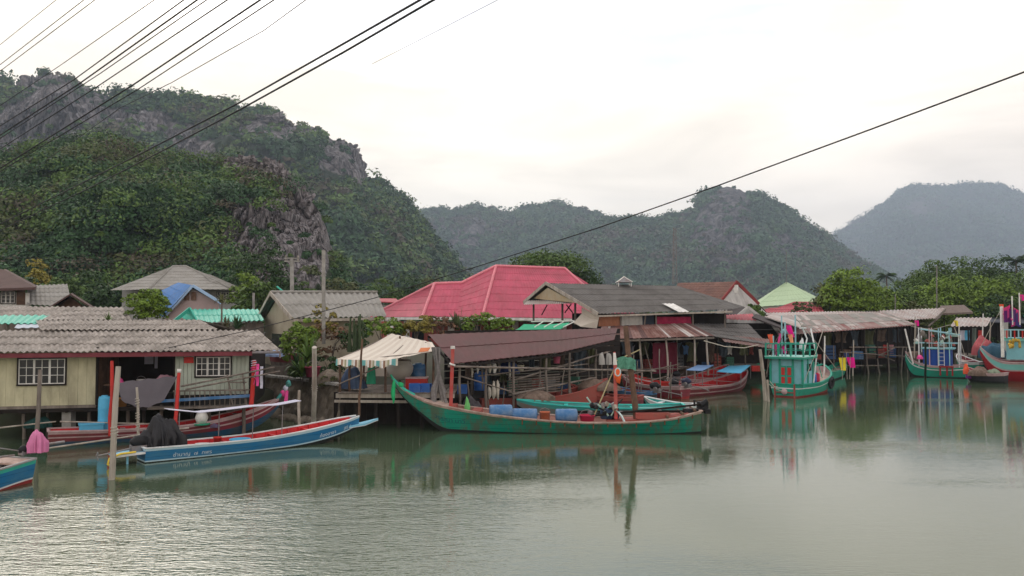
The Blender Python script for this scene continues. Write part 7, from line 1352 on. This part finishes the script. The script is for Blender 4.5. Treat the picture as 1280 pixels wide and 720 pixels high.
for i in range(12):
    px = 742+i*9+rr.uniform(-4, 4); Y = 45+i*.4; m = MB(); a = G(px, Y, .1); b = G(px+rr.uniform(-8, 8), Y+rr.uniform(-.5, 1), rr.uniform(1.9, 3.2)); m.pole(a, b, rr.uniform(.025, .045)); solo('leaning_pole', m, greywood, 'thin crooked pole leaning among the boats below the awnings', 'pole', 'thin poles below the awnings')
for i in range(12):
    px = 985+i*14+rr.uniform(-5, 5); Y = 68+i*.6; m = MB(); a = G(px, Y, -.5); b = G(px+rr.uniform(-5, 5), Y, rr.uniform(1.2, 3.0)); m.pole(a, b, rr.uniform(.04, .07)); solo('leaning_pole', m, greywood, 'thin crooked stake in the water before the long waterfront shed', 'pole', 'stakes before the long shed')
for i in range(8):
    px = 594+i*18+rr.uniform(-5, 5); Y = 38.6+i*.55; m = MB(); a = G(px, Y, -.4); b = G(px+rr.uniform(-8, 8), Y, rr.uniform(1.4, 2.6)); m.pole(a, b, rr.uniform(.025, .04)); solo('leaning_pole', m, greywood, 'thin crooked stake between the green boat and the brown shed', 'pole', 'stakes before the brown shed')
# rigging of the right hand boats
for lb, pts in (('stay rope from mast top to bow of the green fishing boat', [(993, 396, 51.4), (1022, 430, 54), (1046, 462, 56)]), ('stay rope from boom to stern of the green fishing boat', [(1029, 412, 53), (1020, 440, 52), (1004, 480, 50.8)]), ('stay rope from white boom to pole frame of the blue tarp boat', [(1139, 408, 68), (1165, 412, 67), (1188, 406, 66.5)]), ('stay rope from pole frame to stern of the blue tarp boat', [(1192, 408, 66.5), (1202, 430, 66.4), (1208, 452, 66.5)]), ('stay rope from mast to curved bow of the large red boat', [(1252, 386, 62), (1238, 410, 63), (1226, 434, 64)])):
    m = MB(); m.tube([P(*p) for p in pts], .022, 5); solo('stay_rope', m, rope, lb, 'rope')
for px, py, mt, lb in ((1252, 384, om, 'small orange pennant at the mast top of the large red boat'), (1146, 404, mg, 'small magenta pennant above the blue tarp boat'), (1195, 404, yc, 'small yellow pennant above the blue tarp boat'), (1277, 372, mg, 'small magenta pennant at the right edge of the picture')):
    flag(lb, px, py, 62 if px > 1200 else 67, P(px-1, py+14, 62 if px > 1200 else 67), mt, .35, .45)

bush('bush', 'full bright green bush between the stilt house and the grey gabled house', P(371, 432, 42.5), (.95, .8, 1.0), lf_bright, 44, 70, .07, 151)
bush('bush', 'low green shrub spilling over the stone wall beside the stored hull', P(377, 463, 40.6), (.7, .6, .55), lf_mid, 30, 60, .06, 152)
bush('bush', 'weedy green tuft on the stone wall left of the canvas shelter', P(418, 478, 39.2), (.8, .4, .3), lf_olive, 22, 50, .05, 153)
for i, (px, y0, y1, Y, lb) in enumerate([(1228, 440, 392, 72, 'thin pale mast on the covered boat behind the curved bow'), (1237, 440, 402, 72, 'short thin mast right of the pale one on the covered boat'), (1198, 452, 404, 74, 'thin mast on the green boat under the small jetty hut'), (1143, 448, 396, 69, 'thin pole rising from the bow of the blue tarp boat'), (1030, 470, 420, 56, 'thin pole rising from the bow of the green fishing boat'), (1066, 470, 425, 66, 'thin stake standing beside the green dinghy')]):
    m = MB(); m.pole(P(px, y0, Y), P(px+1, y1, Y), .05, .005); solo('thin_mast', m, [white, palewood][i % 2], lb, 'mast')
